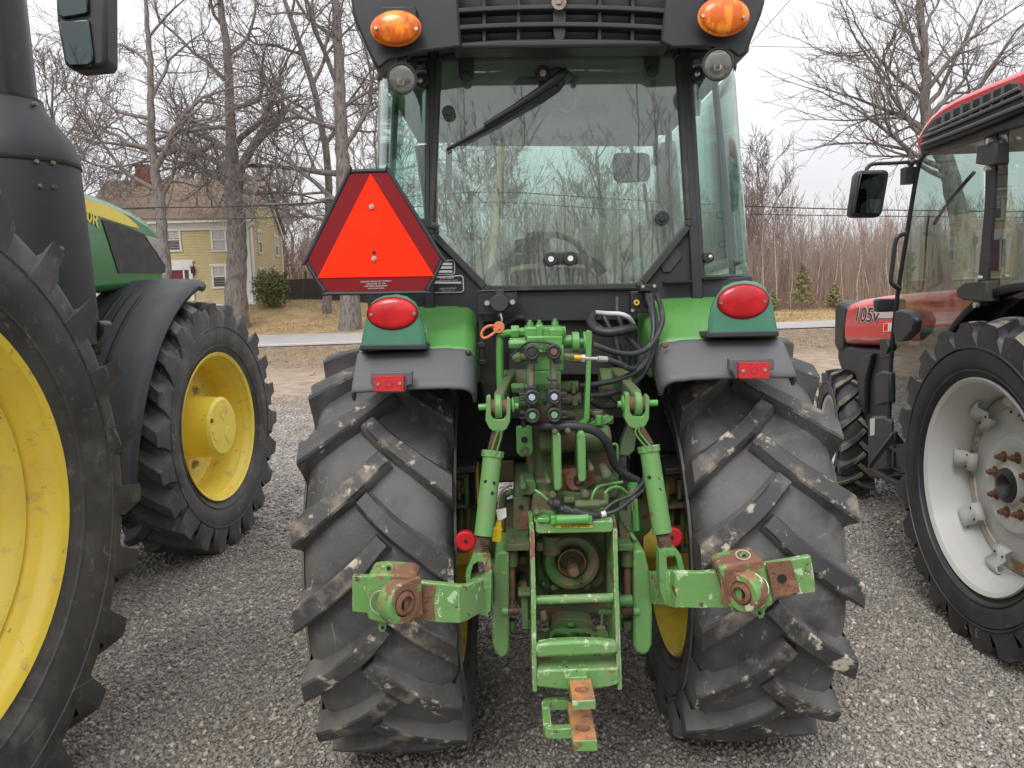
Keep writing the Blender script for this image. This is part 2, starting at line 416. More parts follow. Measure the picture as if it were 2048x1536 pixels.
# ------------------------------------------------------------------ tyres
def tyre_parts(mtx, R, W, rr, nl, h=.045, sweep=.19, lw=.062, mats=('rubber', 'rubber_lug'), parent=None, bulge=1.0, name='tyre', shoulder=.13, flare=.72):
    """mtx: wheel frame, local x = axle. lugs point outward/down at the rear."""
    T = R - h
    half = [(0, T), (.25 * W, T - .004), (.38 * W, T - .014), (.435 * W, T - .032), (.465 * W, T - .065),
            (.485 * W * bulge, T - .12), (.50 * W * bulge, T - .45 * (T - rr)), (.49 * W * bulge, T - .65 * (T - rr)),
            (.45 * W, rr + .16 * (T - rr)), (.415 * W, rr + .03), (.40 * W, rr - .004)]
    prof = [(-u, r) for u, r in half[::-1]] + half[1:]
    mb = MB(); mb.lathe(prof, mtx, 96)
    # moulded rings on the sidewall
    for sd in (-1, 1):
        for k, (uu, rv) in enumerate(((.462 * W, rr + .19 * (T - rr)), (.497 * W * bulge, T - .40 * (T - rr)))):
            pr = [(sd * (uu - .004), rv - .006), (sd * (uu + .004), rv - .003), (sd * (uu + .004), rv + .003), (sd * (uu - .004), rv + .006)]
            mb.lathe(pr, mtx, 96)
    st = [-.13, -.04, .12, .25, .38, .5, .62, .74, .86, .94, 1.0]
    for sd in (-1, 1):
        for k in range(nl):
            ph0 = 2 * PI * (k + (.5 if sd > 0 else 0)) / nl
            vs = []
            for j, t in enumerate(st):
                u = t * .5 * W
                tt = max(t, 0)
                s_ = sweep * (tt ** .85) if t >= 0 else sweep * t * 1.3
                ph = ph0 - s_ / R
                taper = (.85 + .22 * tt)
                hw_t = lw * .5 * taper / R; hw_b = lw * flare * taper / R
                rt = R - .016 * tt * tt
                ub, rb = u, T - .03
                if t > .9:
                    ub = u * .985; rb = T - shoulder * (t - .86) / .14
                if j == 0: rt = R - .006
                rm = max(rb + (rt - rb) * .5, T + .006) if t <= .9 else rb + (rt - rb) * .5; um = (ub + u) / 2; hm = hw_t * 1.15 + (hw_b * 1.25 - hw_t * 1.15) * .18
                pts = [(ub, rb, ph - hw_b * 1.25), (um, rm, ph - hm), (u, rt - .006, ph - hw_t * 1.08), (u, rt, ph - hw_t * .84), (u, rt, ph + hw_t * .84), (u, rt - .006, ph + hw_t * 1.08), (um, rm, ph + hm), (ub, rb, ph + hw_b * 1.25)]
                sl_ = sweep * .85 * max(tt, .12) ** -.15 / (.5 * W); bl_ = max(0.0, min(1.0, (1.0 - tt) / .35))
                be = math.atan(sl_) * bl_
                for a, r, p in pts:
                    off = (p - ph) * R * .82         # place the section square to the run of the lug
                    aa = a + off * math.sin(be); pp = ph + off * math.cos(be) / R / (.82 if bl_ == 0 else (.82 + .18 * bl_))
                    vs.append(mtx @ Vector((sd * aa, -r * math.cos(pp), r * math.sin(pp))))
            n = 8; J = len(st)
            for j in range(J - 1):
                for q in range(n - 1):
                    f = [(j * n + q, j * n + q + 1, (j + 1) * n + q + 1, (j + 1) * n + q)]
                    o = len(mb.v)
                    mb.f += [tuple(i + o for i in ff) for ff in f]; mb.m += [1 if 2 <= q <= 4 else 0]
            o = len(mb.v)
            mb.f += [tuple(i + o for i in range(n)), tuple(i + o for i in range((J - 1) * n, J * n))]; mb.m += [0, 0]
            mb.v += [tuple(v) for v in vs]
    return mb.build(name, list(mats), parent, ang=38)

def ring_text(body, mtx, x, radius, size, m, parent, a_mid, sd, name='sidewall_lettering'):
    """letters wrapped around a sidewall"""
    out = MB()
    n = len(body); step = size * .78 / radius
    for i, ch in enumerate(body):
        if ch == ' ': continue
        cu = bpy.data.curves.new('c', 'FONT'); cu.body = ch; cu.size = size; cu.align_x = 'CENTER'; cu.extrude = .0012
        to = bpy.data.objects.new('tmp', cu); COL.objects.link(to)
        dg = bpy.context.evaluated_depsgraph_get(); me = bpy.data.meshes.new_from_object(to.evaluated_get(dg))
        COL.objects.unlink(to); bpy.data.objects.remove(to)
        a = a_mid - sd * (i - (n - 1) / 2) * step
        # local: letter up = radial, letter right = tangential
        rad = Vector((0, math.cos(a), math.sin(a))); nx = Vector((sd, 0, 0))
        tan = rad.cross(nx)
        for_v = []
        for v in me.vertices:
            p = rad * (radius + v.co.y) + tan * v.co.x + nx * v.co.z + Vector((x, 0, 0))
            for_v.append(mtx @ p)
        out.add(for_v, [tuple(p.vertices) for p in me.polygons])
        bpy.data.meshes.remove(me)
    return out.build(name, m, parent, flat=True)
# ------------------------------------------------------------------ camera, sky, sun
cam = bpy.data.cameras.new('camera'); cam.sensor_width = 36; cam.lens = 36 * F / 2048
cam.clip_end = 3000; cam.clip_start = .05
co = bpy.data.objects.new('camera', cam); COL.objects.link(co)
mx = Matrix((RT, UP, -FW)).transposed().to_4x4(); mx.translation = CAM
co.matrix_world = mx; sc.camera = co
sc.view_settings.view_transform = 'Standard'; sc.view_settings.look = 'None'
sc.view_settings.exposure = 0.12; sc.view_settings.gamma = 1
SUN_EL, SUN_AZ = math.radians(48), math.radians(200)
w = bpy.data.worlds.new('World'); sc.world = w; w.use_nodes = True
N = w.node_tree.nodes; Lk = w.node_tree.links
bg = N['Background']; out = N['World Output']
sky = N.new('ShaderNodeTexSky'); sky.sky_type = 'NISHITA'; sky.sun_disc = False
sky.sun_elevation = SUN_EL; sky.sun_rotation = SUN_AZ; sky.air_density = 1; sky.dust_density = 3
hs = N.new('ShaderNodeHueSaturation'); hs.inputs['Saturation'].default_value = .3
Lk.new(sky.outputs[0], hs.inputs['Color']); Lk.new(hs.outputs[0], bg.inputs[0]); bg.inputs[1].default_value = .05
tc = N.new('ShaderNodeTexCoord'); sep = N.new('ShaderNodeSeparateXYZ'); Lk.new(tc.outputs['Generated'], sep.inputs[0])
ramp = N.new('ShaderNodeMapRange'); Lk.new(sep.outputs['Z'], ramp.inputs['Value'])
ramp.inputs['From Min'].default_value = .12; ramp.inputs['From Max'].default_value = 1
ramp.inputs['To Min'].default_value = .62; ramp.inputs['To Max'].default_value = 1.75
mp = N.new('ShaderNodeMapping'); mp.inputs['Scale'].default_value = (1, 1, 3.5); Lk.new(tc.outputs['Generated'], mp.inputs[0])
cl = N.new('ShaderNodeTexNoise'); cl.inputs['Scale'].default_value = 2.3; cl.inputs['Detail'].default_value = 6; cl.inputs['Roughness'].default_value = .5
Lk.new(mp.outputs[0], cl.inputs['Vector'])
cr = N.new('ShaderNodeMapRange'); cr.inputs['From Min'].default_value = .3; cr.inputs['From Max'].default_value = .7
cr.inputs['To Min'].default_value = .84; cr.inputs['To Max'].default_value = 1.10; Lk.new(cl.outputs['Fac'], cr.inputs['Value'])
mu = N.new('ShaderNodeMath'); mu.operation = 'MULTIPLY'; Lk.new(ramp.outputs[0], mu.inputs[0]); Lk.new(cr.outputs[0], mu.inputs[1])
b2 = N.new('ShaderNodeBackground'); b2.inputs[0].default_value = (.985, .975, .995, 1); Lk.new(mu.outputs[0], b2.inputs[1])
ads = N.new('ShaderNodeAddShader'); Lk.new(bg.outputs[0], ads.inputs[0]); Lk.new(b2.outputs[0], ads.inputs[1]); Lk.new(ads.outputs[0], out.inputs['Surface'])
sl = bpy.data.lights.new('sun', 'SUN'); sl.energy = 1.4; sl.angle = math.radians(25); sl.color = (1, .97, .93)
so = bpy.data.objects.new('sun', sl); COL.objects.link(so)
# world sun direction from elevation / azimuth (behind the camera, to its left)
sd = Vector((math.sin(SUN_AZ) * math.cos(SUN_EL), math.cos(SUN_AZ) * math.cos(SUN_EL), math.sin(SUN_EL)))
so.rotation_euler = (-sd).to_track_quat('-Z', 'Y').to_euler(); so.location = (0, 0, 30)

# ------------------------------------------------------------------ terrain
def ground_h(x, y):
    def ss(a, b, t):
        t = np.clip((t - a) / (b - a), 0, 1); return t * t * (3 - 2 * t)
    left = 1 - ss(-14, 8, x)
    h = ss(33, 41, y) * .28 * left
    h = h + ss(41, 52, y) * (1.75 * left + .15)
    h = h + ss(58, 120, y) * .8
    h = h + .05 * np.sin(x * .23 + 1) * np.sin(y * .19) * ss(14, 30, y)
    h = h - .10 * ss(24, 30, y) * (1 - ss(31.5, 33.5, y))
    return h
def gh(x, y): return float(ground_h(np.float64(x), np.float64(y)))

gm = bpy.data.materials.new('gravel_dirt_grass'); gm.use_nodes = True
N = gm.node_tree.nodes; Lk = gm.node_tree.links; b = N['Principled BSDF']; b.inputs['Roughness'].default_value = .9
b.inputs['Specular IOR Level'].default_value = .3
geo = N.new('ShaderNodeNewGeometry'); sp = N.new('ShaderNodeSeparateXYZ'); Lk.new(geo.outputs['Position'], sp.inputs[0])
def noise(scale, det=8, rough=.6, st=None):
    n = N.new('ShaderNodeTexNoise'); n.inputs['Scale'].default_value = scale; n.inputs['Detail'].default_value = det; n.inputs['Roughness'].default_value = rough
    if st:
        m_ = N.new('ShaderNodeMapping'); m_.inputs['Scale'].default_value = st; Lk.new(geo.outputs['Position'], m_.inputs[0]); Lk.new(m_.outputs[0], n.inputs['Vector'])
    else: Lk.new(geo.outputs['Position'], n.inputs['Vector'])
    return n.outputs['Fac']
def mrange(v, a, b_, c=0, d=1, smooth=True):
    r = N.new('ShaderNodeMapRange'); r.inputs['From Min'].default_value = a; r.inputs['From Max'].default_value = b_
    r.inputs['To Min'].default_value = c; r.inputs['To Max'].default_value = d
    if smooth: r.interpolation_type = 'SMOOTHSTEP'
    Lk.new(v, r.inputs['Value']); return r.outputs[0]
def mixc(f, a, b_):
    m_ = N.new('ShaderNodeMix'); m_.data_type = 'RGBA'; Lk.new(f, m_.inputs['Factor'])
    for s_, k in ((a, 6), (b_, 7)):
        if isinstance(s_, tuple): m_.inputs[k].default_value = L4(s_)
        else: Lk.new(s_, m_.inputs[k])
    return m_.outputs[2]
def mth(op, a, b_):
    m_ = N.new('ShaderNodeMath'); m_.operation = op
    for i, s_ in enumerate((a, b_)):
        if isinstance(s_, (int, float)): m_.inputs[i].default_value = s_
        else: Lk.new(s_, m_.inputs[i])
    return m_.outputs[0]
vo = N.new('ShaderNodeTexVoronoi'); vo.inputs['Scale'].default_value = 42; Lk.new(geo.outputs['Position'], vo.inputs['Vector'])
bw = N.new('ShaderNodeRGBToBW'); Lk.new(vo.outputs['Color'], bw.inputs[0])
grav = mixc(mrange(bw.outputs[0], .15, .85), S(112, 108, 106), S(166, 160, 156))
grav = mixc(mrange(noise(1.3), .45, .7), grav, S(126, 117, 108))
dirt = mixc(mrange(noise(3), .35, .65), S(158, 142, 124), S(128, 112, 96))
dirt = mixc(mrange(noise(14), .55, .72), dirt, S(112, 100, 88))
verge = mixc(mrange(noise(2.4, st=(1, .5, 1)), .38, .62), S(116, 102, 88), S(140, 124, 102))
verge = mixc(mrange(noise(5), .50, .62), verge, S(86, 76, 68))
lawn = mixc(mrange(noise(.8), .35, .65), S(168, 142, 104), S(138, 122, 84))
lawn = mixc(mrange(noise(5), .5, .7), lawn, S(118, 96, 74))
wob = mth('MULTIPLY', mth('SUBTRACT', noise(.45, 5), .5), 7.0)
yy = mth('ADD', sp.outputs['Y'], wob)
c = mixc(mrange(yy, 11.0, 13.5), grav, dirt)
c = mixc(mrange(yy, 19, 21.5), c, verge)
c = mixc(mrange(sp.outputs['Y'], 40.5, 42.5), c, lawn)
c = mixc(mrange(yy, 70, 85), c, S(112, 96, 80))
Lk.new(c, b.inputs['Base Color'])
bp_ = N.new('ShaderNodeBump'); Lk.new(mrange(sp.outputs['Y'], 7.0, 12.0, .8, .08), bp_.inputs['Strength']); bp_.inputs['Distance'].default_value = .02
hh = mth('ADD', mth('MULTIPLY', vo.outputs['Distance'], -1.2), noise(60, 6))
Lk.new(hh, bp_.inputs['Height']); Lk.new(bp_.outputs[0], b.inputs['Normal'])
M['ground'] = gm
xs = np.concatenate([np.linspace(-900, -60, 22), np.linspace(-58, 58, 117), np.linspace(60, 900, 22)])
ys = np.concatenate([np.linspace(-900, -12, 16), np.linspace(-10, 140, 151), np.linspace(145, 1500, 28)])
X, Yg = np.meshgrid(xs, ys); Z = ground_h(X, Yg)
vs = np.stack([X.ravel(), Yg.ravel(), Z.ravel()], 1); nx = len(xs); ny = len(ys)
I = (np.arange(ny - 1)[:, None] * nx + np.arange(nx - 1)[None, :]).ravel()
me = bpy.data.meshes.new('ground'); me.from_pydata(vs.tolist(), [], np.stack([I, I + 1, I + nx + 1, I + nx], 1).tolist())
me.materials.append(gm); me.shade_smooth()
g = bpy.data.objects.new('ground', me); COL.objects.link(g); tag(g, kind='structure')

# road
M['road'] = mat('pale_worn_asphalt', S(156, 153, 151), .85, layers=[(S(146, 142, 140), .7, .4, .7, None), (S(140, 136, 132), 3, .55, .75, None)], bump=(40, .3))
M['road_line'] = mat('road_paint', S(222, 220, 216), .7, layers=[(S(176, 172, 168), 6, .5, .65, None)])
mb = MB(); rows = []
for x in np.linspace(-200, 200, 201):
    rows.append([(x, y, gh(x, y) + .035) for y in (33.2, 35, 37, 39, 41)])
mb.grid(rows); o = mb.build('road', 'road', fixn=False); tag(o, kind='structure')
mb = MB()
for yc in (34.6, 40.3):
    mb.grid([[(x, y, gh(x, y) + .040) for y in (yc - .09, yc + .09)] for x in np.linspace(-200, 200, 201)])
o = mb.build('road_edge_line', 'road_line', fixn=False); tag(o, kind='structure')
M['slate'] = M['ground']

# ------------------------------------------------------------------ loose gravel
rs = np.random.RandomState(3)
def stones(n, xr, yr, smin, smax, seed, name, pw=1.6, power=1.0):
    rs = np.random.RandomState(seed)
    y = yr[0] + (yr[1] - yr[0]) * rs.rand(n) ** power; x = rs.uniform(-1, 1, n) * (.75 * y + .6)
    ok = (x > xr[0]) & (x < xr[1]); x = x[ok]; y = y[ok]; n = len(x)
    s = smin + (smax - smin) * rs.rand(n) ** (pw * 2)
    base = np.array([(-1, -1, -1), (1, -1, -1), (1, 1, -1), (-1, 1, -1), (-1, -1, 1), (1, -1, 1), (1, 1, 1), (-1, 1, 1)], float) * .5
    v = base[None] * rs.uniform(.62, 1.15, (n, 8, 3))
    v *= np.stack([rs.uniform(.8, 1.5, n), rs.uniform(.6, 1.1, n), rs.uniform(.28, .65, n)], 1)[:, None] * s[:, None, None]
    q = rs.randn(n, 4); q[:, 1:3] *= .35; q /= np.linalg.norm(q, axis=1)[:, None]
    w_, a, b_, c_ = q.T
    Rm = np.stack([1 - 2 * (b_ * b_ + c_ * c_), 2 * (a * b_ - c_ * w_), 2 * (a * c_ + b_ * w_), 2 * (a * b_ + c_ * w_), 1 - 2 * (a * a + c_ * c_), 2 * (b_ * c_ - a * w_),
                   2 * (a * c_ - b_ * w_), 2 * (b_ * c_ + a * w_), 1 - 2 * (a * a + b_ * b_)], 1).reshape(n, 3, 3)
    v = np.einsum('nij,nkj->nki', Rm, v)
    v += np.stack([x, y, ground_h(x, y) + s * .22], 1)[:, None]
    f = np.array([(3, 2, 1, 0), (4, 5, 6, 7), (0, 1, 5, 4), (1, 2, 6, 5), (2, 3, 7, 6), (3, 0, 4, 7)])
    F_ = (np.arange(n)[:, None, None] * 8 + f[None]).reshape(-1)
    me = bpy.data.meshes.new(name); me.vertices.add(n * 8); me.vertices.foreach_set('co', v.ravel())
    me.loops.add(n * 24); me.loops.foreach_set('vertex_index', F_.astype(np.int32))
    me.polygons.add(n * 6); me.polygons.foreach_set('loop_start', np.arange(n * 6, dtype=np.int32) * 4)
    me.update(calc_edges=True); me.validate()
    return me
gm2 = bpy.data.materials.new('crushed_stone'); gm2.use_nodes = True
N = gm2.node_tree.nodes; Lk = gm2.node_tree.links; b = N['Principled BSDF']; b.inputs['Roughness'].default_value = .75
geo = N.new('ShaderNodeNewGeometry')
rp = N.new('ShaderNodeValToRGB'); Lk.new(geo.outputs['Random Per Island'], rp.inputs[0])
el = rp.color_ramp.elements
el[0].color = S(122, 118, 112); el[1].color = S(198, 192, 180)
for ps, cc in ((.25, S(137, 132, 125)), (.5, S(147, 142, 134)), (.72, S(150, 139, 125)), (.86, S(160, 155, 147))):
    e = el.new(ps); e.color = cc
nz = N.new('ShaderNodeTexNoise'); nz.inputs['Scale'].default_value = .9; nz.inputs['Detail'].default_value = 4; Lk.new(geo.outputs['Position'], nz.inputs['Vector'])
mr = N.new('ShaderNodeMapRange'); mr.inputs['From Min'].default_value = .35; mr.inputs['From Max'].default_value = .65; mr.inputs['To Min'].default_value = .76; mr.inputs['To Max'].default_value = 1.08; Lk.new(nz.outputs['Fac'], mr.inputs['Value'])
vm = N.new('ShaderNodeVectorMath'); vm.operation = 'SCALE'; Lk.new(rp.outputs[0], vm.inputs[0]); Lk.new(mr.outputs[0], vm.inputs['Scale'])
Lk.new(vm.outputs[0], b.inputs['Base Color'])
for i, args in enumerate(((220000, (-3.2, 3.6), (1.5, 5.2), .006, .021, 5, 'g', 1.5, 1.0), (120000, (-5.5, 8), (5.0, 14.5), .010, .028, 6, 'g', 1.3, .85))):
    me = stones(*args); me.materials.append(gm2)
    o = bpy.data.objects.new('gravel', me); COL.objects.link(o); tag(o, 'loose grey crushed stone covering the lot', 'gravel', kind='stuff')
# ------------------------------------------------------------------ bare trees
M['bark'] = mat('grey_bark', S(128, 121, 116), .95, layers=[(S(94, 87, 83), 9, .45, .62, None, 10, (1, 1, .25)), (S(150, 146, 134), 3, .58, .72, None), (S(128, 132, 112), 6, .62, .7, None)], bump=(14, 1.0, .04))
M['twig'] = mat('twig_bark', S(124, 116, 113), .95)
M['bark_brown'] = mat('brown_bark', S(122, 104, 98), .95, layers=[(S(92, 78, 74), 3, .4, .65, None)])
M['birch'] = mat('pale_birch_bark', S(178, 166, 156), .9, layers=[(S(120, 104, 96), 5, .5, .62, None, 8, (1, 1, 3))])

def tubes_mesh(name, lines, mats):
    """lines: list of (pts list, radii list, nsides, matidx) -> mesh"""
    V, Fs, Ms, o = [], [], [], 0
    for pts, rad, n, mi in lines:
        p = np.array(pts); L = len(p)
        d = np.empty_like(p); d[1:-1] = p[2:] - p[:-2]; d[0] = p[1] - p[0]; d[-1] = p[-1] - p[-2]
        d /= (np.linalg.norm(d, axis=1)[:, None] + 1e-9)
        ref = np.array((1., 0, 0)) if abs(d[0][0]) < .7 else np.array((0, 1., 0))
        u = np.cross(d, ref); u /= (np.linalg.norm(u, axis=1)[:, None] + 1e-9); w = np.cross(d, u)
        t = np.arange(n) * 2 * PI / n; r = np.array(rad)[:, None, None]
        ring = p[:, None] + (u[:, None] * np.cos(t)[None, :, None] + w[:, None] * np.sin(t)[None, :, None]) * r
        V.append(ring.reshape(-1, 3))
        i = np.arange(L - 1)[:, None] * n; k = np.arange(n)[None]; k2 = (k + 1) % n
        Fs.append((np.stack([i + k, i + k2, i + n + k2, i + n + k], -1).reshape(-1, 4) + o)); Ms.append(np.full((L - 1) * n, mi, np.int32))
        o += L * n
    V = np.concatenate(V); Fs = np.concatenate(Fs).astype(np.int32); Ms = np.concatenate(Ms)
    me = bpy.data.meshes.new(name); me.vertices.add(len(V)); me.vertices.foreach_set('co', V.ravel())
    me.loops.add(Fs.size); me.loops.foreach_set('vertex_index', Fs.ravel())
    me.polygons.add(len(Fs)); me.polygons.foreach_set('loop_start', np.arange(len(Fs), dtype=np.int32) * 4)
    for m_ in mats: me.materials.append(M[m_])
    me.polygons.foreach_set('material_index', Ms)
    me.update(calc_edges=True); me.shade_smooth()
    return me

def grow(rng, start, dirn, length, r0, level, lines, maxlev, rmin, up=.12, wig=.22, kids=(4, 7), spread=(.55, 1.15), klen=(.42, .72)):
    n = 7 if level == 0 else (6 if level < 2 else (5 if level < 4 else 4))
    seg = length / (n - 1); p = Vector(start); d = Vector(dirn).normalized()
    pts, rad = [tuple(p)], [r0]; ds = [d.copy()]
    for i in range(1, n):
        d = (d + Vector((rng.gauss(0, wig), rng.gauss(0, wig), rng.gauss(0, wig) + up))).normalized()
        p = p + d * seg; pts.append(tuple(p)); ds.append(d.copy())
        rad.append(max(r0 * (1 - (.62 if level < maxlev else .55) * i / (n - 1)), rmin))
    lines.append((pts, rad, 9 if level < 1 else (6 if level < 2 else (4 if level < 3 else 3)), 0 if level < 3 else 1))
    if level >= maxlev: return
    k = rng.randint(*kids)
    for j in range(k):
        t = (.25 if level else .42) + (.75 if level else .58) * (j + rng.random() * .8) / k
        t = min(t, .99); i = min(int(t * (n - 1)), n - 2); fr = t * (n - 1) - i
        q = Vector(pts[i]).lerp(Vector(pts[i + 1]), fr); dd = ds[i + 1]
        a = rng.uniform(*spread); az = rng.uniform(0, 2 * PI)
        o1 = dd.orthogonal().normalized(); o2 = dd.cross(o1)
        nd = dd * math.cos(a) + (o1 * math.cos(az) + o2 * math.sin(az)) * math.sin(a)
        rr = max(rad[i] * rng.uniform(.45, .72), rmin)
        grow(rng, q, nd, length * rng.uniform(*klen) * (1.1 - .35 * t), rr, level + 1, lines, maxlev, rmin, up, wig * 1.08, kids, spread, klen)
    # leader goes on
    grow(rng, pts[-1], ds[-1], length * rng.uniform(.5, .7), rad[-1], level + 1, lines, maxlev, rmin, up, wig, kids, spread, klen)

def tree_mesh(name, seed, trunk_pts, trunk_r, limbs, maxlev=4, rmin=.012, **kw):
    """trunk polyline + explicit limbs (start index/frac, dir, length, r) + grown branches"""
    rng = random.Random(seed); lines = []
    q = []; qr = []
    pts = [Vector(p) for p in trunk_pts]; L = len(pts)
    for i in range(L - 1):
        p0, p1, p2, p3 = pts[max(i - 1, 0)], pts[i], pts[i + 1], pts[min(i + 2, L - 1)]
        for k in range(5):
            t = k / 5
            q.append(.5 * ((2 * p1) + (p2 - p0) * t + (2 * p0 - 5 * p1 + 4 * p2 - p3) * t * t + (3 * p1 - p0 - 3 * p2 + p3) * t ** 3)); qr.append(trunk_r[i] * (1 - t) + trunk_r[i + 1] * t)
    q.append(pts[-1]); qr.append(trunk_r[-1])
    jit = [Vector((rng.gauss(0, .025), rng.gauss(0, .025), 0)) for _ in q]
    q2 = [a + b_ for a, b_ in zip(q, jit)]
    lines.append(([tuple(a) for a in q2], qr, 14, 0))
    for t, dr, ln, r in limbs:
        i = min(int(t * (len(q) - 1)), len(q) - 1)
        grow(rng, q[i], dr, ln, r, 1, lines, maxlev, rmin, **kw)
    return lines

def split_tree(o_name, lines, base, label, cat, group, ntr=1):
    """trunk and crown as parts of one tree"""
    rt = empty(o_name, base, 0, label, cat, group)
    for nm, ls in (('trunk', lines[:ntr]), ('crown', lines[ntr:])):
        loc = [([(x - base[0], y - base[1], z - base[2]) for x, y, z in pts], r, n, m_) for pts, r, n, m_ in ls]
        me = tubes_mesh(nm, loc, ('bark', 'twig')); o = bpy.data.objects.new(nm, me); COL.objects.link(o); o.parent = rt
    return rt

def V3(px, py, Y): return P(px, py, Y)

# big maple in front of the house (two heavy forks)
Yb = 44
b0 = P(470, 622, Yb); b0.z = gh(b0.x, b0.y) - .1
tp_ = [b0, P(472, 560, Yb), P(474, 470, Yb), P(468, 400, Yb), P(466, 345, Yb), P(462, 290, Yb), P(458, 200, Yb), P(455, 110, Yb), P(440, 10, Yb), P(432, -120, Yb)]
tr_ = [.78, .56, .52, .52, .46, .30, .25, .22, .17, .09]
def limb(px, py, dx, dy, dz, ln, r, idx): return (idx, Vector((dx, dz, dy)), ln, r)
lim = []
for t, dx, up_, dz, ln, r in ((.40, .55, .9, .1, 5.4, .30), (.41, -.7, .35, .2, 5.0, .24), (.43, .9, .25, -.2, 4.5, .20), (.46, -.9, .55, -.1, 5.5, .22), (.5, -.35, .9, .3, 6, .24),
                              (.55, .6, .8, .2, 5.5, .2), (.6, -.8, .45, .2, 4.2, .15), (.66, .8, .4, -.2, 4.5, .15), (.72, -.7, .6, 0, 4, .13), (.78, .6, .6, .3, 4, .13), (.85, -.6, .7, -.3, 3.6, .11), (.93, .5, .8, 0, 3.5, .10),
                              (.38, .95, -.05, .1, 4.2, .13), (.395, -.95, .0, .3, 5, .14)):
    lim.append((t, Vector((dx, dz, up_)), ln, r))
KW = dict(up=.04, wig=.22, kids=(4, 6), klen=(.47, .78))
ln_ = tree_mesh('t', 11, tp_, tr_, lim, 4, .011, **KW)
split_tree('maple_tree', ln_, tuple(b0), 'thick grey maple with a lichen-spotted trunk in front of the yellow house', 'tree', 'bare trees along the far roadside')

Yb = 40
b0 = P(340, 640, Yb); b0.z = gh(b0.x, b0.y) - .1
tp_ = [b0, P(332, 560, Yb), P(324, 480, Yb), P(318, 400, Yb), P(305, 300, Yb), P(302, 220, Yb), P(300, 120, Yb), P(290, 0, Yb), P(280, -150, Yb)]
tr_ = [.42, .31, .28, .26, .21, .18, .14, .10, .06]
lim = [(t, Vector((dx, dz, up_)), ln, r) for t, dx, up_, dz, ln, r in ((.37, .8, .55, 0, 4, .12), (.41, -.7, .6, .1, 4.5, .13), (.47, .35, 1, .2, 5.5, .17), (.5, -.95, .3, .1, 5, .12),
       (.54, .8, .35, 0, 4, .10), (.6, -.8, .5, -.2, 4.5, .11), (.66, .7, .6, .2, 4, .10), (.73, -.7, .6, .2, 3.6, .09), (.8, .7, .6, -.1, 3.4, .08), (.9, -.5, .7, 0, 3, .07), (.35, -.9, .1, 0, 3.5, .08))]
ln_ = tree_mesh('t', 12, tp_, tr_, lim, 4, .011, **KW)
split_tree('maple_tree', ln_, tuple(b0), 'slender bare maple left of the thick one, crossing the brown house roof', 'tree', 'bare trees along the far roadside')

Yb = 43
b0 = P(700, 645, Yb); b0.z = gh(b0.x, b0.y) - .1
tp_ = [b0, P(700, 590, Yb), P(694, 480, Yb), P(688, 380, Yb), P(684, 300, Yb), P(680, 200, Yb), P(676, 100, Yb), P(672, 0, Yb), P(668, -140, Yb)]
tr_ = [.68, .52, .44, .40, .36, .32, .26, .20, .10]
lim = [(t, Vector((dx, dz, up_)), ln, r) for t, dx, up_, dz, ln, r in ((.30, -.95, .15, 0, 4.5, .12), (.33, -.9, .45, .1, 5.5, .16), (.4, .8, .55, .1, 4.5, .16), (.44, -.7, .7, .2, 6, .18), (.5, .75, .6, 0, 5, .16),
       (.55, -.85, .35, 0, 5, .13), (.6, .7, .7, .2, 5, .14), (.66, -.6, .8, -.2, 5.5, .16), (.72, .7, .5, 0, 4, .12), (.79, -.7, .6, .1, 4.5, .12), (.88, .5, .8, .1, 4, .10), (.36, -.75, .3, -.3, 5, .13))]
ln_ = tree_mesh('t', 13, tp_, tr_, lim, 4, .011, **KW)
split_tree('maple_tree', ln_, tuple(b0), 'tall straight bare maple rising behind the orange triangle', 'tree', 'bare trees along the far roadside')

Yb = 47
b0 = P(655, 640, Yb); b0.z = gh(b0.x, b0.y) - .1
tp_ = [b0, P(656, 520, Yb), P(658, 400, Yb), P(650, 290, Yb), P(630, 190, Yb), P(600, 90, Yb), P(570, 0, Yb), P(540, -80, Yb)]
tr_ = [.3, .24, .22, .20, .18, .16, .12, .08]
lim = [(t, Vector((dx, dz, up_)), ln, r) for t, dx, up_, dz, ln, r in ((.45, .6, .9, 0, 5, .13), (.5, -.8, .5, .1, 4.5, .11), (.6, .4, 1, .2, 5.5, .12), (.7, -.8, .4, .1, 4.5, .10), (.8, .3, .9, 0, 4, .09), (.9, -.6, .6, 0, 4, .08))]
ln_ = tree_mesh('t', 14, tp_, tr_, lim, 4, .012, **KW)
split_tree('maple_tree', ln_, tuple(b0), 'thin crooked bare tree just left of the tall straight maple', 'tree', 'bare trees along the far roadside')

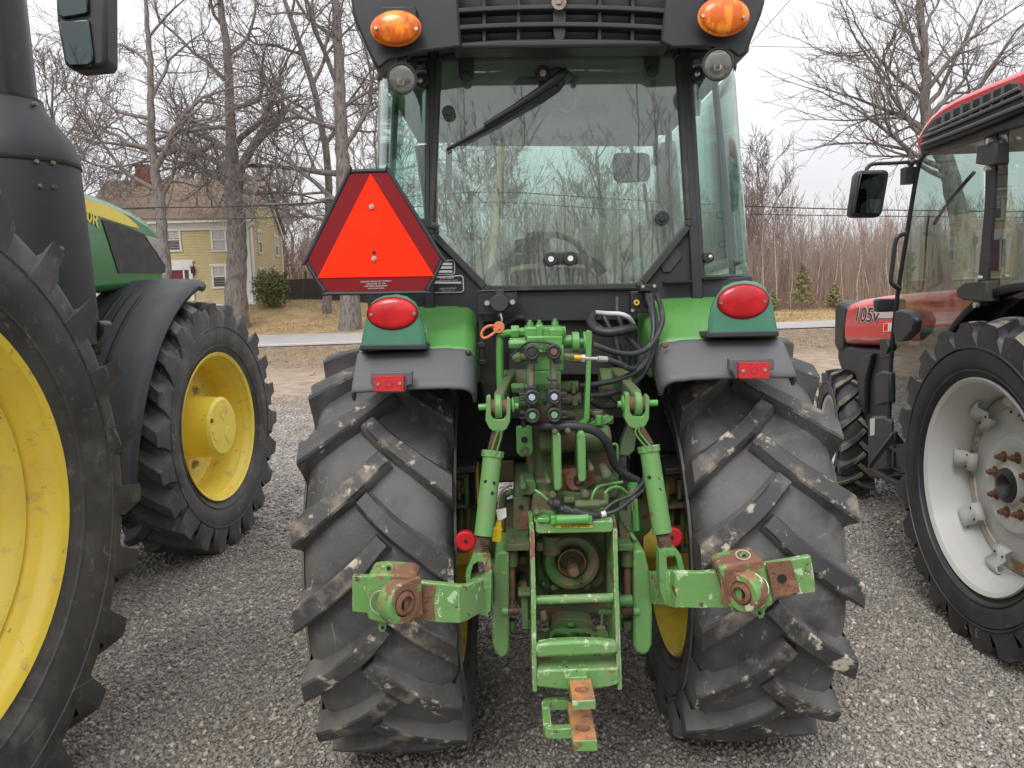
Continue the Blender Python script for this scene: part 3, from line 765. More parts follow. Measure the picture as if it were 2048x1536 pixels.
# large open-grown tree on the right
Yb = 24
b0 = P(1935, 700, Yb); b0.z = gh(b0.x, b0.y) - .1
tp_ = [b0, P(1930, 560, Yb), P(1915, 430, Yb), P(1890, 320, Yb), P(1852, 245, Yb), P(1850, 170, Yb), P(1848, 90, Yb), P(1842, 0, Yb), P(1835, -120, Yb)]
tr_ = [.40, .32, .28, .25, .17, .14, .11, .08, .05]
def D(px0, py0, px1, py1, dz=0.0):
    a = P(px0, py0, Yb); b_ = P(px1, py1, Yb); v = (b_ - a); return Vector((v.x, dz * v.length, v.z)), v.length
lim = []
for t, a, b_, dz, r in ((.44, (1860, 265), (1760, 130), .1, .11), (.41, (1880, 290), (1700, 205), -.1, .085), (.36, (1830, 380), (1640, 270), .1, .10), (.34, (1900, 390), (1680, 330), -.1, .09), (.48, (1850, 235), (1790, 60), -.1, .09),
                      (.5, (1852, 230), (1920, 90), .1, .10), (.44, (1870, 280), (2000, 110), 0, .10), (.4, (1880, 300), (2060, 170), .1, .10), (.58, (1850, 170), (1760, 30), .1, .08), (.62, (1848, 150), (1930, 10), -.1, .08),
                      (.7, (1846, 80), (1780, -60), .1, .07), (.78, (1842, 50), (1900, -60), 0, .06), (.88, (1840, 0), (1790, -120), 0, .05), (.42, (1870, 270), (1700, 60), .15, .08), (.55, (1850, 200), (1990, 20), .1, .08)):
    v, l = D(*a, *b_, dz); lim.append((t, v, l * 1.0, r))
ln_ = tree_mesh('t', 21, tp_, tr_, lim, 4, .0072, up=.05, wig=.15, kids=(4, 6), spread=(.45, .95), klen=(.42, .68))
split_tree('maple_tree', ln_, tuple(b0), 'wide spreading bare tree rising above the red tractor roof', 'tree', 'bare trees along the far roadside')

# shared forms for the more distant bare trees
def generic(seed, hgt, r, maxlev=4, rmin=.016, kw=None):
    rng = random.Random(seed); n = 7
    tp_ = [Vector((rng.gauss(0, .12) * i * .5, rng.gauss(0, .12) * i * .5, hgt * i / (n - 1))) for i in range(n)]
    tr_ = [r * (1.25 if i == 0 else 1 - .8 * i / (n - 1)) for i in range(n)]
    lim = []
    k = 13
    for j in range(k):
        t = .22 + .76 * j / k; az = j * 2.4 + rng.random()
        lim.append((t, Vector((math.cos(az) * .8, math.sin(az) * .8, .7)), hgt * (.34 - .17 * t) * rng.uniform(.8, 1.2), r * .42 * (1.1 - .6 * t)))
    return tree_mesh('g', seed, tp_, tr_, lim, maxlev, rmin, **(kw or dict(up=.10, wig=.18, kids=(4, 5), spread=(.4, 1.0), klen=(.45, .75))))
GEN = []
for sd_ in (31, 32, 33):
    ls = generic(sd_, 12, .2)
    GEN.append((tubes_mesh('trunk', ls[:1], ('bark', 'twig')), tubes_mesh('crown', ls[1:], ('bark', 'twig'))))
place = [(1522, 640, 74, 1.1, 0, 'bare tree right behind the green cab roof corner, above the brushy woods'), (1005, 640, 46, .95, 1, 'bare tree seen through the rear cab window beside the pole'),
         (920, 640, 44, .9, 2, 'bare tree seen through the left edge of the rear cab window'),
         (1215, 640, 52, 1.05, 1, 'bare tree seen through the rear cab window left of the inner mirror'),
         (590, 610, 75, .95, 1, 'distant bare tree between the yellow house and the triangle'), (545, 600, 66, .9, 0, 'bare tree standing behind the right gable of the yellow house'),
         (400, 600, 74, 1.2, 2, 'bare tree towering behind the ridge of the yellow house'),
         (150, 600, 48, 1.2, 1, 'bare tree half hidden behind the black exhaust stack'),
         (770, 640, 60, 1.2, 0, 'bare tree behind the left corner of the green cab')]
for i, (px, py, Y, k, gi, lab) in enumerate(place):
    b0 = P(px, py, Y); b0.z = gh(b0.x, b0.y) - .1
    rt = bpy.data.objects.new('bare_tree', None); COL.objects.link(rt); rt.location = b0; rt.rotation_euler = (0, 0, i * 1.3); rt.scale = (k, k, k)
    tag(rt, lab, 'tree', 'bare trees behind the road')
    for nm, me in zip(('trunk', 'crown'), GEN[gi]):
        o = bpy.data.objects.new(nm, me); COL.objects.link(o); o.parent = rt

# ------------------------------------------------------------------ woods: one mass of thin saplings
def sapling(rng, hgt):
    ls = []; n = 6; x = y = 0
    pts = [(0, 0, 0)]
    for i in range(1, n):
        x += rng.gauss(0, .12); y += rng.gauss(0, .12); pts.append((x, y, hgt * i / (n - 1)))
    r = .035 + .004 * hgt
    ls.append((pts, [r * (1 - .8 * i / (n - 1)) for i in range(n)], 4, 0))
    for j in range(15):
        t = .2 + .8 * j / 15; i = min(int(t * (n - 1)), n - 2); q = Vector(pts[i]).lerp(Vector(pts[i + 1]), t * (n - 1) - i)
        az = rng.uniform(0, 2 * PI); l = hgt * rng.uniform(.12, .24) * (1.15 - t * .6)
        d = Vector((math.cos(az) * .6, math.sin(az) * .6, 1.0))
        bp1 = [tuple(q), tuple(q + d * l * .5 + Vector((rng.gauss(0, .1), rng.gauss(0, .1), 0))), tuple(q + d * l)]
        ls.append((bp1, [.020, .016, .011], 3, 0))
        for _ in range(4):
            q2 = Vector(bp1[1]).lerp(Vector(bp1[2]), rng.random()); az = rng.uniform(0, 2 * PI)
            d2 = Vector((math.cos(az) * .5, math.sin(az) * .5, .8)); ls.append(([tuple(q2), tuple(q2 + d2 * l * .55)], [.013, .009], 3, 0))
    return ls
M['woods'] = mat('woods_bark', S(142, 124, 116), .95, layers=[(S(160, 147, 139), .05, .45, .6, None), (S(112, 92, 88), .09, .5, .65, None)])
forms = []
rng = random.Random(5)
for _ in range(7):
    ls = sapling(rng, rng.uniform(9, 12))
    me = tubes_mesh('w', ls, ('woods',)); nv = len(me.vertices); co_ = np.empty(nv * 3); me.vertices.foreach_get('co', co_)
    fi = np.empty(len(me.polygons) * 4, np.int32); me.loops.foreach_get('vertex_index', fi); forms.append((co_.reshape(-1, 3), fi.reshape(-1, 4))); bpy.data.meshes.remove(me)
V_, F_, o_ = [], [], 0
rs = np.random.RandomState(9)
for i in range(1900):
    Y = rs.uniform(62, 125); X = rs.uniform(-.02, 1.02) * Y * .86 - 2
    if rs.rand() < .2: X = rs.uniform(-.85, 0) * Y; Y += 40
    c_, f_ = forms[rs.randint(7)]; a = rs.uniform(0, 6.28); k = rs.uniform(.65, 1.12) * (.8 + .2 * math.sin(X * .12) + .12)
    R_ = np.array([[math.cos(a), -math.sin(a), 0], [math.sin(a), math.cos(a), 0], [0, 0, 1]]) * k
    V_.append(c_ @ R_.T + np.array((X, Y, gh(X, Y) - .1))); F_.append(f_ + o_); o_ += len(c_)
for i in range(420):      # the same woods close round the lot behind the viewer
    a = rs.uniform(-1.3, 1.3); d_ = rs.uniform(38, 70); X, Y = math.sin(a) * d_, -math.cos(a) * d_
    c_, f_ = forms[rs.randint(7)]; k = rs.uniform(.9, 1.5)
    V_.append(c_ * k + np.array((X, Y, gh(X, Y) - .1))); F_.append(f_ + o_); o_ += len(c_)
V_ = np.concatenate(V_); F_ = np.concatenate(F_).astype(np.int32)
me = bpy.data.meshes.new('woods'); me.vertices.add(len(V_)); me.vertices.foreach_set('co', V_.ravel())
me.loops.add(F_.size); me.loops.foreach_set('vertex_index', F_.ravel()); me.polygons.add(len(F_)); me.polygons.foreach_set('loop_start', np.arange(len(F_), dtype=np.int32) * 4)
me.materials.append(M['woods']); me.update(calc_edges=True); me.shade_smooth()
o = bpy.data.objects.new('woods', me); COL.objects.link(o); tag(o, 'dense brown leafless woods beyond the road', 'woods', kind='stuff')
# brushy undergrowth at the foot of the woods
rs = np.random.RandomState(19); nb = 60000
x = rs.uniform(-30, 95, nb); y = 59 + rs.rand(nb) ** 1.2 * 50; z = ground_h(x, y)
hh_ = rs.uniform(.5, 2.6, nb) * (1 + 2.2 * (rs.rand(nb) < .35)); dx = rs.randn(nb) * .16 * hh_; dy = rs.randn(nb) * .16 * hh_; ww = .022
v = np.stack([np.stack([x - ww, y, z], 1), np.stack([x + ww, y, z], 1), np.stack([x + dx, y + dy, z + hh_], 1)], 1)
me = bpy.data.meshes.new('underbrush'); me.from_pydata(v.reshape(-1, 3).tolist(), [], np.arange(nb * 3).reshape(-1, 3).tolist())
M['brush'] = mat('dry_brush', S(140, 122, 108), .95, layers=[(S(118, 108, 84), .3, .55, .66, None), (S(122, 98, 92), .15, .5, .6, None)]); me.materials.append(M['brush'])
o = bpy.data.objects.new('underbrush', me); COL.objects.link(o); tag(o, 'low tangled brown brush at the foot of the woods', 'brush', kind='stuff')
# dry grass and fallen leaves on verge and lawn
rs = np.random.RandomState(29)
def blades(n, xr, yr, hr, ww, name, m_, lab, cat, pw=1):
    x = rs.uniform(*xr, n); y = yr[0] + (yr[1] - yr[0]) * rs.rand(n) ** pw
    k = np.sin(x * .9 + 2 * np.sin(y * .5)) + np.sin(y * 1.3 + x * .4); ok = k + rs.randn(n) * .7 > 0; x = x[ok]; y = y[ok]; n = len(x)
    z = ground_h(x, y); h_ = rs.uniform(*hr, n); dx = rs.randn(n) * h_ * .5; dy = rs.randn(n) * h_ * .5; a = rs.rand(n) * PI
    v = np.stack([np.stack([x - ww * np.cos(a), y - ww * np.sin(a), z], 1), np.stack([x + ww * np.cos(a), y + ww * np.sin(a), z], 1), np.stack([x + dx, y + dy, z + h_], 1)], 1)
    me = bpy.data.meshes.new(name); me.from_pydata(v.reshape(-1, 3).tolist(), [], np.arange(n * 3).reshape(-1, 3).tolist()); me.materials.append(M[m_])
    o = bpy.data.objects.new(name, me); COL.objects.link(o); tag(o, lab, cat, kind='stuff')
M['straw'] = mat('dry_grass', S(166, 142, 104), .95, layers=[(S(120, 102, 76), 1.2, .45, .65, None)])
blades(45000, (-26, 40), (20, 33), (.03, .13), .012, 'verge_grass', 'straw', 'sparse dry grass on the near verge of the road', 'grass')
blades(50000, (-30, 35), (41.3, 58), (.04, .16), .018, 'lawn_grass', 'straw', 'dry winter grass on the lawn before the house', 'grass')

# pale birches standing out against the woods (individual)
bl = []
rng = random.Random(77); n = 6; pts = [(0, 0, 0)]; xx = 0
for i in range(1, n): xx += rng.gauss(.06, .12); pts.append((xx, rng.gauss(0, .1), 9.0 * i / 5))
bl.append((pts, [.055 * (1 - .8 * i / 5) for i in range(6)], 5, 0))
bt = tubes_mesh('trunk', bl, ('birch',))
cl_ = []
for j in range(26):
    t = .4 + .6 * j / 26; i = min(int(t * 5), 4); q = Vector(pts[i]).lerp(Vector(pts[i + 1]), t * 5 - i); az = rng.uniform(0, 6.28); l = rng.uniform(.7, 1.6) * (1.2 - t * .6)
    d = Vector((math.cos(az) * .5, math.sin(az) * .5, 1)); cl_.append(([tuple(q), tuple(q + d * l * .5), tuple(q + d * l)], [.016, .012, .008], 3, 0))
bc = tubes_mesh('crown', cl_, ('woods',))
for i in range(30):
    px = 985 + i * 28 + rng.uniform(-12, 12); Y = rng.uniform(58, 64); b0 = P(px, 640, Y); b0.z = gh(b0.x, b0.y) - .1
    rt = bpy.data.objects.new('birch_tree', None); COL.objects.link(rt); rt.location = b0; rt.rotation_euler = (rng.gauss(0, .06), rng.gauss(0, .06), rng.uniform(0, 6.28)); k = rng.uniform(.6, 1.05); rt.scale = (k, k, k)
    tag(rt, 'thin pale birch trunk at the front edge of the brown woods', 'tree', 'pale birches at the edge of the woods')
    for nm, me in (('trunk', bt), ('crown', bc)):
        o = bpy.data.objects.new(nm, me); COL.objects.link(o); o.parent = rt

# conifers
M['needle'] = mat('pine_needles', S(146, 140, 102), .9, layers=[(S(122, 120, 86), 1.2, .4, .65, None), (S(150, 142, 92), 2.5, .55, .7, None)])
M['needle_dark'] = mat('spruce_needles', S(64, 78, 60), .9, layers=[(S(88, 98, 76), 2, .5, .7, None)])
def conifer(px, Y, hgt, wid, m_, lab, seed, n=1700, sz=.15):
    rng = np.random.RandomState(seed); b0 = P(px, 640, Y); b0.z = gh(b0.x, b0.y) - .05
    rt = empty('pine_tree', tuple(b0), 0, lab, 'tree')
    mb = MB(); mb.cone(b0, b0 + Vector((0, 0, hgt * .97)), .07 * hgt / 4, .01, 7)
    for j in range(34):
        t = .12 + .85 * j / 34; a = j * 2.4; l = wid * (1 - t) * 1.0; q = b0 + Vector((0, 0, hgt * t)); mb.cone(q, q + Vector((math.cos(a) * l, math.sin(a) * l, l * .15)), .014, .005, 4, cap=False)
    mb.build('trunk', 'bark', rt)
    t = rng.rand(n) ** .8; br = rng.randint(0, 34, n); tt = .12 + .85 * br / 34; a = br * 2.4 + rng.randn(n) * .16; wv = (.65 + .45 * rng.rand(34))[br]; rad = wid * wv * (1 - tt) ** .8 * (.15 + .9 * t)
    c_ = np.stack([np.cos(a) * rad, np.sin(a) * rad, hgt * tt + rad * .15 + rng.randn(n) * .08], 1)
    d = rng.randn(n, 3); d[:, 2] *= .6; d /= np.linalg.norm(d, axis=1)[:, None]; e = np.cross(d, rng.randn(n, 3)); e /= np.linalg.norm(e, axis=1)[:, None]
    v = np.stack([c_ - d * sz, c_ + e * sz * .22, c_ + d * sz, c_ - e * sz * .22], 1)
    me = bpy.data.meshes.new('crown'); me.from_pydata(v.reshape(-1, 3).tolist(), [], np.arange(n * 4).reshape(-1, 4).tolist()); me.materials.append(M[m_])
    o = bpy.data.objects.new('crown', me); COL.objects.link(o); o.parent = rt
conifer(1605, 56, 3.4, 1.25, 'needle', 'small olive young pine in front of the woods right of the green tractor', 1)
conifer(1668, 57, 1.9, .9, 'needle', 'lowest bushy young pine beside the red hood', 2, 1500)
conifer(1545, 57, 1.5, .8, 'needle', 'low young pine just right of the green fender', 3, 1200)
conifer(576, 75, 6.5, 1.6, 'needle_dark', 'distant dark spruce behind the right corner of the house', 4)
conifer(1037, 55, 2.4, 1.0, 'needle_dark', 'small dark spruce seen low through the rear cab window', 5)
conifer(1345, 55, 2.3, .9, 'needle_dark', 'small dark spruce seen at the lower right of the rear cab window', 6)

# ------------------------------------------------------------------ house
M['siding'] = mat('yellow_siding', S(192, 178, 136), .75, layers=[(S(180, 166, 124), 1.5, .45, .7, None)])
M['shingle'] = mat('brown_shingles', S(120, 105, 92), .95, layers=[(S(114, 97, 80), 1.2, .4, .65, None), (S(136, 116, 98), 14, .5, .7, None)], bump=(12, .8, .03))
M['trim'] = mat('white_trim', S(214, 213, 210), .6)
M['brick'] = mat('chimney_brick', S(126, 78, 64), .9, layers=[(S(100, 62, 52), 6, .5, .7, None)])
M['pane'] = mat('window_glass', (.06, .07, .08), .08, spec=.8)
M['curtain'] = mat('window_blind', S(176, 176, 172), .7)
M['door_red'] = mat('dark_red_door', S(110, 38, 44), .5)
psi = math.radians(4)
hx = Vector((math.cos(psi), math.sin(psi), 0)); hy = Vector((-math.sin(psi), math.cos(psi), 0)); UZ = Vector((0, 0, 1))
Yh = 50
cnr = P(497, 441, Yh); eave = cnr.z; basez = P(497, 606, Yh).z; cnr.z = basez
HL, HD = 10.1, 9.0; ridge = eave + 3.15; EH = eave - basez
hs = empty('farmhouse', tuple(cnr), psi, 'two-storey yellow clapboard farmhouse with brown roof and white trim', 'house')
def HP(u, d, z): return cnr + hx * u + hy * d + UZ * z     # u: along front (<0 to the left), d: depth, z above base
# clapboard walls: stepped rows
def boards(o3, ex, width, h0, h1, nrm, step=.17, clip=None):
    mb = MB(); z = h0
    while z < h1 - 1e-3:
        z2 = min(z + step, h1); a0, a1 = (0, width) if not clip else clip(z); b0_, b1_ = (0, width) if not clip else clip(z2)
        lo = nrm * .036; hi = nrm * .002
        mb.add([o3 + ex * a0 + UZ * z + lo, o3 + ex * a1 + UZ * z + lo, o3 + ex * b1_ + UZ * z2 + hi, o3 + ex * b0_ + UZ * z2 + hi], [(0, 1, 2, 3)])
        mb.add([o3 + ex * a0 + UZ * z + hi, o3 + ex * a1 + UZ * z + hi, o3 + ex * a1 + UZ * z + lo, o3 + ex * a0 + UZ * z + lo], [(0, 1, 2, 3)])
        z = z2
    return mb
boards(HP(-HL, 0, 0), hx, HL, -.6, EH, -hy).build('front_wall', 'siding', hs, fixn=False, flat=True)
def gclip(z):
    if z <= EH: return (0, HD)
    k = (z - EH) / (ridge - eave) * HD / 2; return (k, HD - k)
boards(HP(0, 0, 0), hy, HD, -.6, EH + (ridge - eave), hx, clip=gclip).build('gable_wall', 'siding', hs, fixn=False, flat=True)
boards(HP(-HL, HD, 0), -hy, HD, -.6, EH + (ridge - eave), -hx, clip=gclip).build('gable_wall', 'siding', hs, fixn=False, flat=True)
boards(HP(0, HD, 0), -hx, HL, -.6, EH, hy).build('back_wall', 'siding', hs, fixn=False, flat=True)
ov = .35
mb = MB(); sl = (ridge - eave) / (HD / 2)
for sgn in (0, 1):
    d0, d1 = (-ov, HD / 2) if sgn == 0 else (HD + ov, HD / 2)
    z0 = EH - ov * sl * .9 + .12; z1 = EH + (ridge - eave) + .12
    q = [HP(-HL - ov, d0, z0), HP(ov, d0, z0), HP(ov, d1, z1), HP(-HL - ov, d1, z1)]
    mb.add(q + [p + UZ * .14 for p in q], [(0, 1, 2, 3), (4, 5, 6, 7), (0, 1, 5, 4), (1, 2, 6, 5), (3, 0, 4, 7)])
rf = mb.build('roof', 'shingle', hs, flat=True)
for u, d in ((-7.75, HD / 2 - .4), (-1.55, HD / 2 - .4)):
    mb = MB(); Rz = Matrix.Rotation(psi, 3, 'Z'); mb.box(HP(u, d, EH + 3.35), (.85, .8, 1.9), Rz); mb.box(HP(u, d, EH + 4.25), (.95, .9, .14), Rz); mb.build('chimney', 'brick', rf, flat=True)
Rz = Matrix.Rotation(psi, 3, 'Z')
mb = MB()
mb.box(HP(-HL / 2, -.06, EH - .28), (HL + .1, .10, .5), Rz)                # frieze
mb.box(HP(-HL / 2, -.2, EH - .02), (HL + .5, .42, .12), Rz)
for u in (-.25, -HL + .25): mb.box(HP(u, -.05, EH / 2 - .3), (.46, .09, EH - .1), Rz)
mb.box(HP(.05, .2, EH / 2 - .3), (.09, .4, EH - .1), Rz)
mb.box(HP(.05, HD - .1, EH / 2 - .3), (.09, .2, EH + .4), Rz)
for sgn in (0, 1):                                                      # rake boards
    a = HP(.1, -.30 if not sgn else HD + .30, EH - .32 * sl + .02); b_ = HP(.1, HD / 2, EH + (ridge - eave) + .02)
    mb.prism([a, b_, b_ - UZ * .34, a - UZ * .34], hx * .08)
mb.box(HP(.1, .35, EH - .16), (.12, 1.3, .22), Rz)
mb.build('trim', 'trim', hs, flat=True)
def hwin(p0, ex, nrm, w, h, blind=0, lab=None):
    """p0 centre on the wall"""
    R3 = Matrix((ex, -nrm, UZ)).transposed()
    mb = MB(); fw = .11
    for du, dz, ww, hh in ((0, h / 2, w + .3, fw + .06), (0, -h / 2, w + .22, fw), (-w / 2, 0, fw, h), (w / 2, 0, fw, h), (0, 0, w, .06)):
        mb.box(p0 + ex * du + UZ * dz + nrm * .05, (ww, .09, hh), R3)
    mb.box(p0 + nrm * .045 + UZ * (h * .25), (.03, .05, h / 2 - .02), R3)
    o = mb.build('window', 'trim', hs, flat=True)
    q = MB(); q.box(p0 + nrm * .027, (w - .02, .01, h - .02), R3); q.build('pane', 'pane', o, flat=True)
    if blind:
        q = MB(); q.box(p0 + nrm * .036 + UZ * (h / 2 - h * blind / 2), (w - .1, .006, h * blind - .04), R3); q.build('blind', 'curtain', o, flat=True)
def on_front(px, py):
    d = (FW + RT * ((px - 1024) / F) - UP * ((py - 768) / F)); t = (cnr - CAM).dot(hy) / d.dot(hy); return CAM + d * t
def on_gable(px, py):
    d = (FW + RT * ((px - 1024) / F) - UP * ((py - 768) / F)); t = (cnr - CAM).dot(hx) / d.dot(hx); return CAM + d * t
for px, py, w_, h_, bl_ in ((348, 480, .80, 1.36, .45), (438, 480, .86, 1.36, .95), (439, 553, .82, 1.42, .55), (258, 480, .8, 1.36, .5), (260, 553, .82, 1.42, .5)):
    hwin(on_front(px, py), hx, -hy, w_, h_, bl_)
for px, py, h_, bl_ in ((518, 484, 1.45, .5), (551, 492, 1.45, .5), (522, 558, 1.45, .4), (533, 419, 1.0, 0)):
    hwin(on_gable(px, py), hy, hx, .95 if h_ > 1.1 else .6, h_, bl_)
# entrance
dp = on_front(357, 566)
mb = MB(); R3 = Matrix((hx, hy, UZ)).transposed()
for du, dz, ww, hh in ((0, 1.12, 2.0, .42), (-.85, 0, .22, 2.3), (.85, 0, .22, 2.3), (0, 1.38, 2.2, .1), (.42, 0, .1, 2.1), (-.42, 0, .1, 2.1), (0, .86, 1.5, .1)):
    mb.box(dp + hx * du + UZ * dz - hy * .08, (ww, .14, hh), R3)
fr_ = mb.build('door_surround', 'trim', hs, flat=True)
q = MB(); q.box(dp - hy * .05 - UZ * .1, (.76, .05, 1.9), R3); q.box(dp - hy * .08 + UZ * .35, (.5, .03, .7), R3); q.build('door', 'door_red', hs, flat=True)
q = MB()
for du in (-.6, .6): q.box(dp + hx * du - hy * .04, (.26, .03, 1.7), R3)
q.split('sidelight', 'pane', hs, flat=True)
lp = on_front(387, 541)
q = MB(); q.box(lp - hy * .12, (.2, .2, .34), R3); q.box(lp - hy * .12 + UZ * .22, (.28, .28, .08), R3, .4); q.box(lp - hy * .03 - UZ * .1, (.12, .08, .4), R3); q.build('wall_lantern', 'black_metal', hs, flat=True)
q = MB(); q.box(HP(-HL / 2, -.3, -.05), (HL + .4, .5, .12), R3); q.build('foundation_ledge', 'trim', hs)

# fence right of the house
M['fence'] = mat('dark_brown_boards', S(74, 66, 64), .9, layers=[(S(58, 50, 48), 4, .4, .65, None, 6, (6, 6, .4)), (S(92, 82, 78), 8, .6, .75, None)])
a = P(572, 600, 52); b_ = P(745, 600, 50)
fz = P(640, 556, 51).z
fr = empty('board_fence', (a.x, a.y, gh(a.x, a.y)), 0, 'dark brown vertical board fence running right from the house', 'fence')
mb = MB(); n = 52
for i in range(n):
    t = i / n; q = a.lerp(b_, t); zb = gh(q.x, q.y) - .1; top = fz + random.uniform(-.015, .015); mb.box((q.x, q.y + random.uniform(0, .015), (zb + top) / 2), ((b_ - a).length / n * .97, .03, top - zb))
mb.build('boards', 'fence', fr, flat=True)
for i in range(5):
    q = a.lerp(b_, i / 4); mb = MB(); mb.box((q.x, q.y + .09, gh(q.x, q.y) + .8), (.12, .12, 2.1)); mb.build('post', 'fence', fr, flat=True)
mb = MB()
for dz in (.35, 1.3): mb.cone((a.x, a.y + .045, fz - dz), (b_.x, b_.y + .045, fz - dz), .04, .04, 4)
mb.build('rail', 'fence', fr, flat=True)

# rhododendron by the corner
M['rhodo'] = mat('olive_green_leaves', S(112, 118, 72), .6, layers=[(S(80, 88, 52), 3, .4, .62, None), (S(156, 146, 92), 9, .55, .7, None)])
c0 = P(541, 575, 48.5); gz = gh(c0.x, c0.y)
bush = empty('rhododendron_bush', (c0.x, c0.y, gz), 0, 'rounded olive-green rhododendron at the house corner beside the fence', 'shrub')
mb = MB(); rng = random.Random(2)
for i in range(26):
    a_ = rng.uniform(0, 6.28); mb.tube([(c0.x, c0.y, gz - .05), (c0.x + math.cos(a_) * .4, c0.y + math.sin(a_) * .4, gz + .8), (c0.x + math.cos(a_) * .9, c0.y + math.sin(a_) * .8, gz + rng.uniform(1.3, 2.2))], [.03, .02, .01], 4, 2)
mb.build('stem', 'bark', bush)
rr_ = np.random.RandomState(4); n = 3900
d = rr_.randn(n, 3); d /= np.linalg.norm(d, axis=1)[:, None]; rad = rr_.rand(n) ** .35 * (1 + .24 * np.sin(d[:, 0] * 7) * np.cos(d[:, 2] * 6 + d[:, 1] * 5))
c_ = d * rad[:, None] * np.array((1.12, 1.0, 1.2)) + np.array((0, 0, 1.15)); c_ = c_[c_[:, 2] > .05]; n = len(c_)
dd = rr_.randn(n, 3); dd[:, 2] = np.abs(dd[:, 2]) * .6; dd /= np.linalg.norm(dd, axis=1)[:, None]; e = np.cross(dd, rr_.randn(n, 3)); e /= np.linalg.norm(e, axis=1)[:, None]
v = np.stack([c_, c_ + dd * .09 + e * .035, c_ + dd * .2, c_ + dd * .09 - e * .035], 1)
me = bpy.data.meshes.new('foliage'); me.from_pydata(v.reshape(-1, 3).tolist(), [], np.arange(n * 4).reshape(-1, 4).tolist()); me.materials.append(M['rhodo'])
o = bpy.data.objects.new('foliage', me); COL.objects.link(o); o.parent = bush

# utility pole and wires
M['pole'] = mat('weathered_pole_wood', S(168, 150, 124), .9, layers=[(S(140, 118, 90), 5, .5, .65, None, 8, (3, 3, .3))])
M['wire'] = mat('black_cable', (.012, .012, .013), .6)
a = P(981, 560, 31.5); b_ = P(1000, 330, 31.5); dv = (b_ - a).normalized()
bz = a - dv * ((a.z - gh(a.x, a.y)) / dv.z + .3); tz = b_ + dv * 1.2
rt = empty('utility_pole', tuple(bz), 0, 'leaning tan wooden utility pole seen through the rear cab window', 'utility pole')
mb = MB(); mb.cone(bz, tz, .15, .115, 14); mb.build('shaft', 'pole', rt)
mb = MB(); mb.box(P(996, 384, 31.3), (.1, .25, .25)); mb.box(P(994, 404, 31.3), (.1, .25, .2)); mb.split('cable_bracket', 'black_metal', rt)
for lab, pts, r in (('upper thick black cable crossing in front of the house', [(-60, 425, 32), (265, 416, 32), (480, 413, 32), (655, 404, 31.6), (830, 392, 31.5), (992, 384, 31.4), (1200, 396, 31.6), (1490, 412, 32), (1830, 421, 32), (2300, 424, 32)], .022),
                    ('lower thin black cable below the thick one', [(-60, 440, 32), (290, 438, 32), (480, 437, 32), (655, 430, 31.6), (830, 414, 31.5), (992, 404, 31.4), (1200, 417, 31.6), (1490, 428, 32), (1830, 433, 32), (2300, 436, 32)], .016),
                    ('thin high wire running level across the right sky', [(1300, 86, 33), (1490, 92, 33), (1800, 99, 33), (2048, 108, 33), (2400, 118, 33)], .010),
                    ('thin wire slanting up steeply beside the cab roof', [(1300, 300, 31), (1500, 88, 26), (1580, 0, 24), (1680, -120, 22)], .010)):
    mb = MB(); mb.tube([P(*p) for p in pts], r, 6, 4); o = mb.build('overhead_cable', 'wire'); tag(o, lab, 'cable', 'overhead utility cables')
# a fallen leaf or two
M['leaf'] = mat('dry_leaf', S(176, 118, 78), .8)
for px, py, Y, lab in ((624, 750, 18.6, 'tan dead leaf lying on the brown dirt left of the green tractor'), (1782, 1100, 5.2, 'brown dead leaf on the gravel between the green and the red tractor')):
    q = P(px, py, Y); q.z = gh(q.x, q.y) + .02; s_ = .11 if Y > 10 else .028
    mb = MB(); pts = []
    for k in range(12):
        t = 2 * PI * k / 12; rr_k = s_ * (1 if k % 2 == 0 else .6); pts.append(q + Vector((math.cos(t) * rr_k, math.sin(t) * rr_k * .8, .3 * s_ * math.cos(2 * t) + s_ * .25)))
    mb.v = [tuple(p) for p in pts] + [tuple(q + Vector((0, 0, .002)))]; mb.f = [(k, (k + 1) % 12, 12) for k in range(12)]; mb.m = [0] * 12
    o = mb.build('dead_leaf', 'leaf', solid=.002); tag(o, lab, 'leaf', 'dead leaves on the ground')
# ================================================================== the green utility tractor, seen from behind
X0, YC, RR, TR, TW = .172, 2.90, .75, .60, .475
T1 = empty('tractor', (X0, YC, 0), 0, 'green utility tractor in the middle seen from behind with a red and orange triangle', 'tractor', 'parked tractors')

def wheel(root, c, R, W, rr, nl, side, disc_u, hubprof, rimmat, yaw=0.0, dish=None, tmats=('rubber', 'rubber_lug'), phase=0.0, lettering=None, **kw):
    """side=+1: outer face towards +x. disc_u: axial place of the disc (outward positive)"""
    mtx = Matrix.Translation(Vector(c)) @ Matrix.Rotation(yaw, 4, 'Z') @ Matrix.Rotation(phase, 4, 'X')
    hb = MB(); hb.lathe([(side * a, r) for a, r in hubprof], mtx, 40)
    hub = hb.build('wheel', rimmat, root)
    tyre_parts(mtx, R, W, rr, nl, parent=hub, mats=tmats, **kw)
    o_ = .42 * W
    rp_ = [(o_, rr + .012), (o_ + .006, rr + .006), (o_ - .004, rr - .010), (o_ - .022, rr - .013), (o_ - .045, rr - .030), (o_ - .06, rr - .034), (o_ - .10, rr - .046),
           (o_ - .13, rr - .062), (-o_ + .13, rr - .062), (-o_ + .10, rr - .046), (-o_ + .045, rr - .030), (-o_ + .02, rr - .013), (-o_ - .006, rr + .006), (-o_, rr + .012)]
    rm = MB(); rm.lathe([(side * a, r) for a, r in rp_], mtx, 80)
    if disc_u is not None:
        d = dish or [(disc_u, rr - .062), (disc_u - .01, rr - .12), (disc_u + .03, rr * .55), (disc_u + .03, .06)]
        rm.lathe([(side * a, r) for a, r in d], mtx, 60)
    rm.build('rim', rimmat, hub, solid=.006)
    return hub, mtx

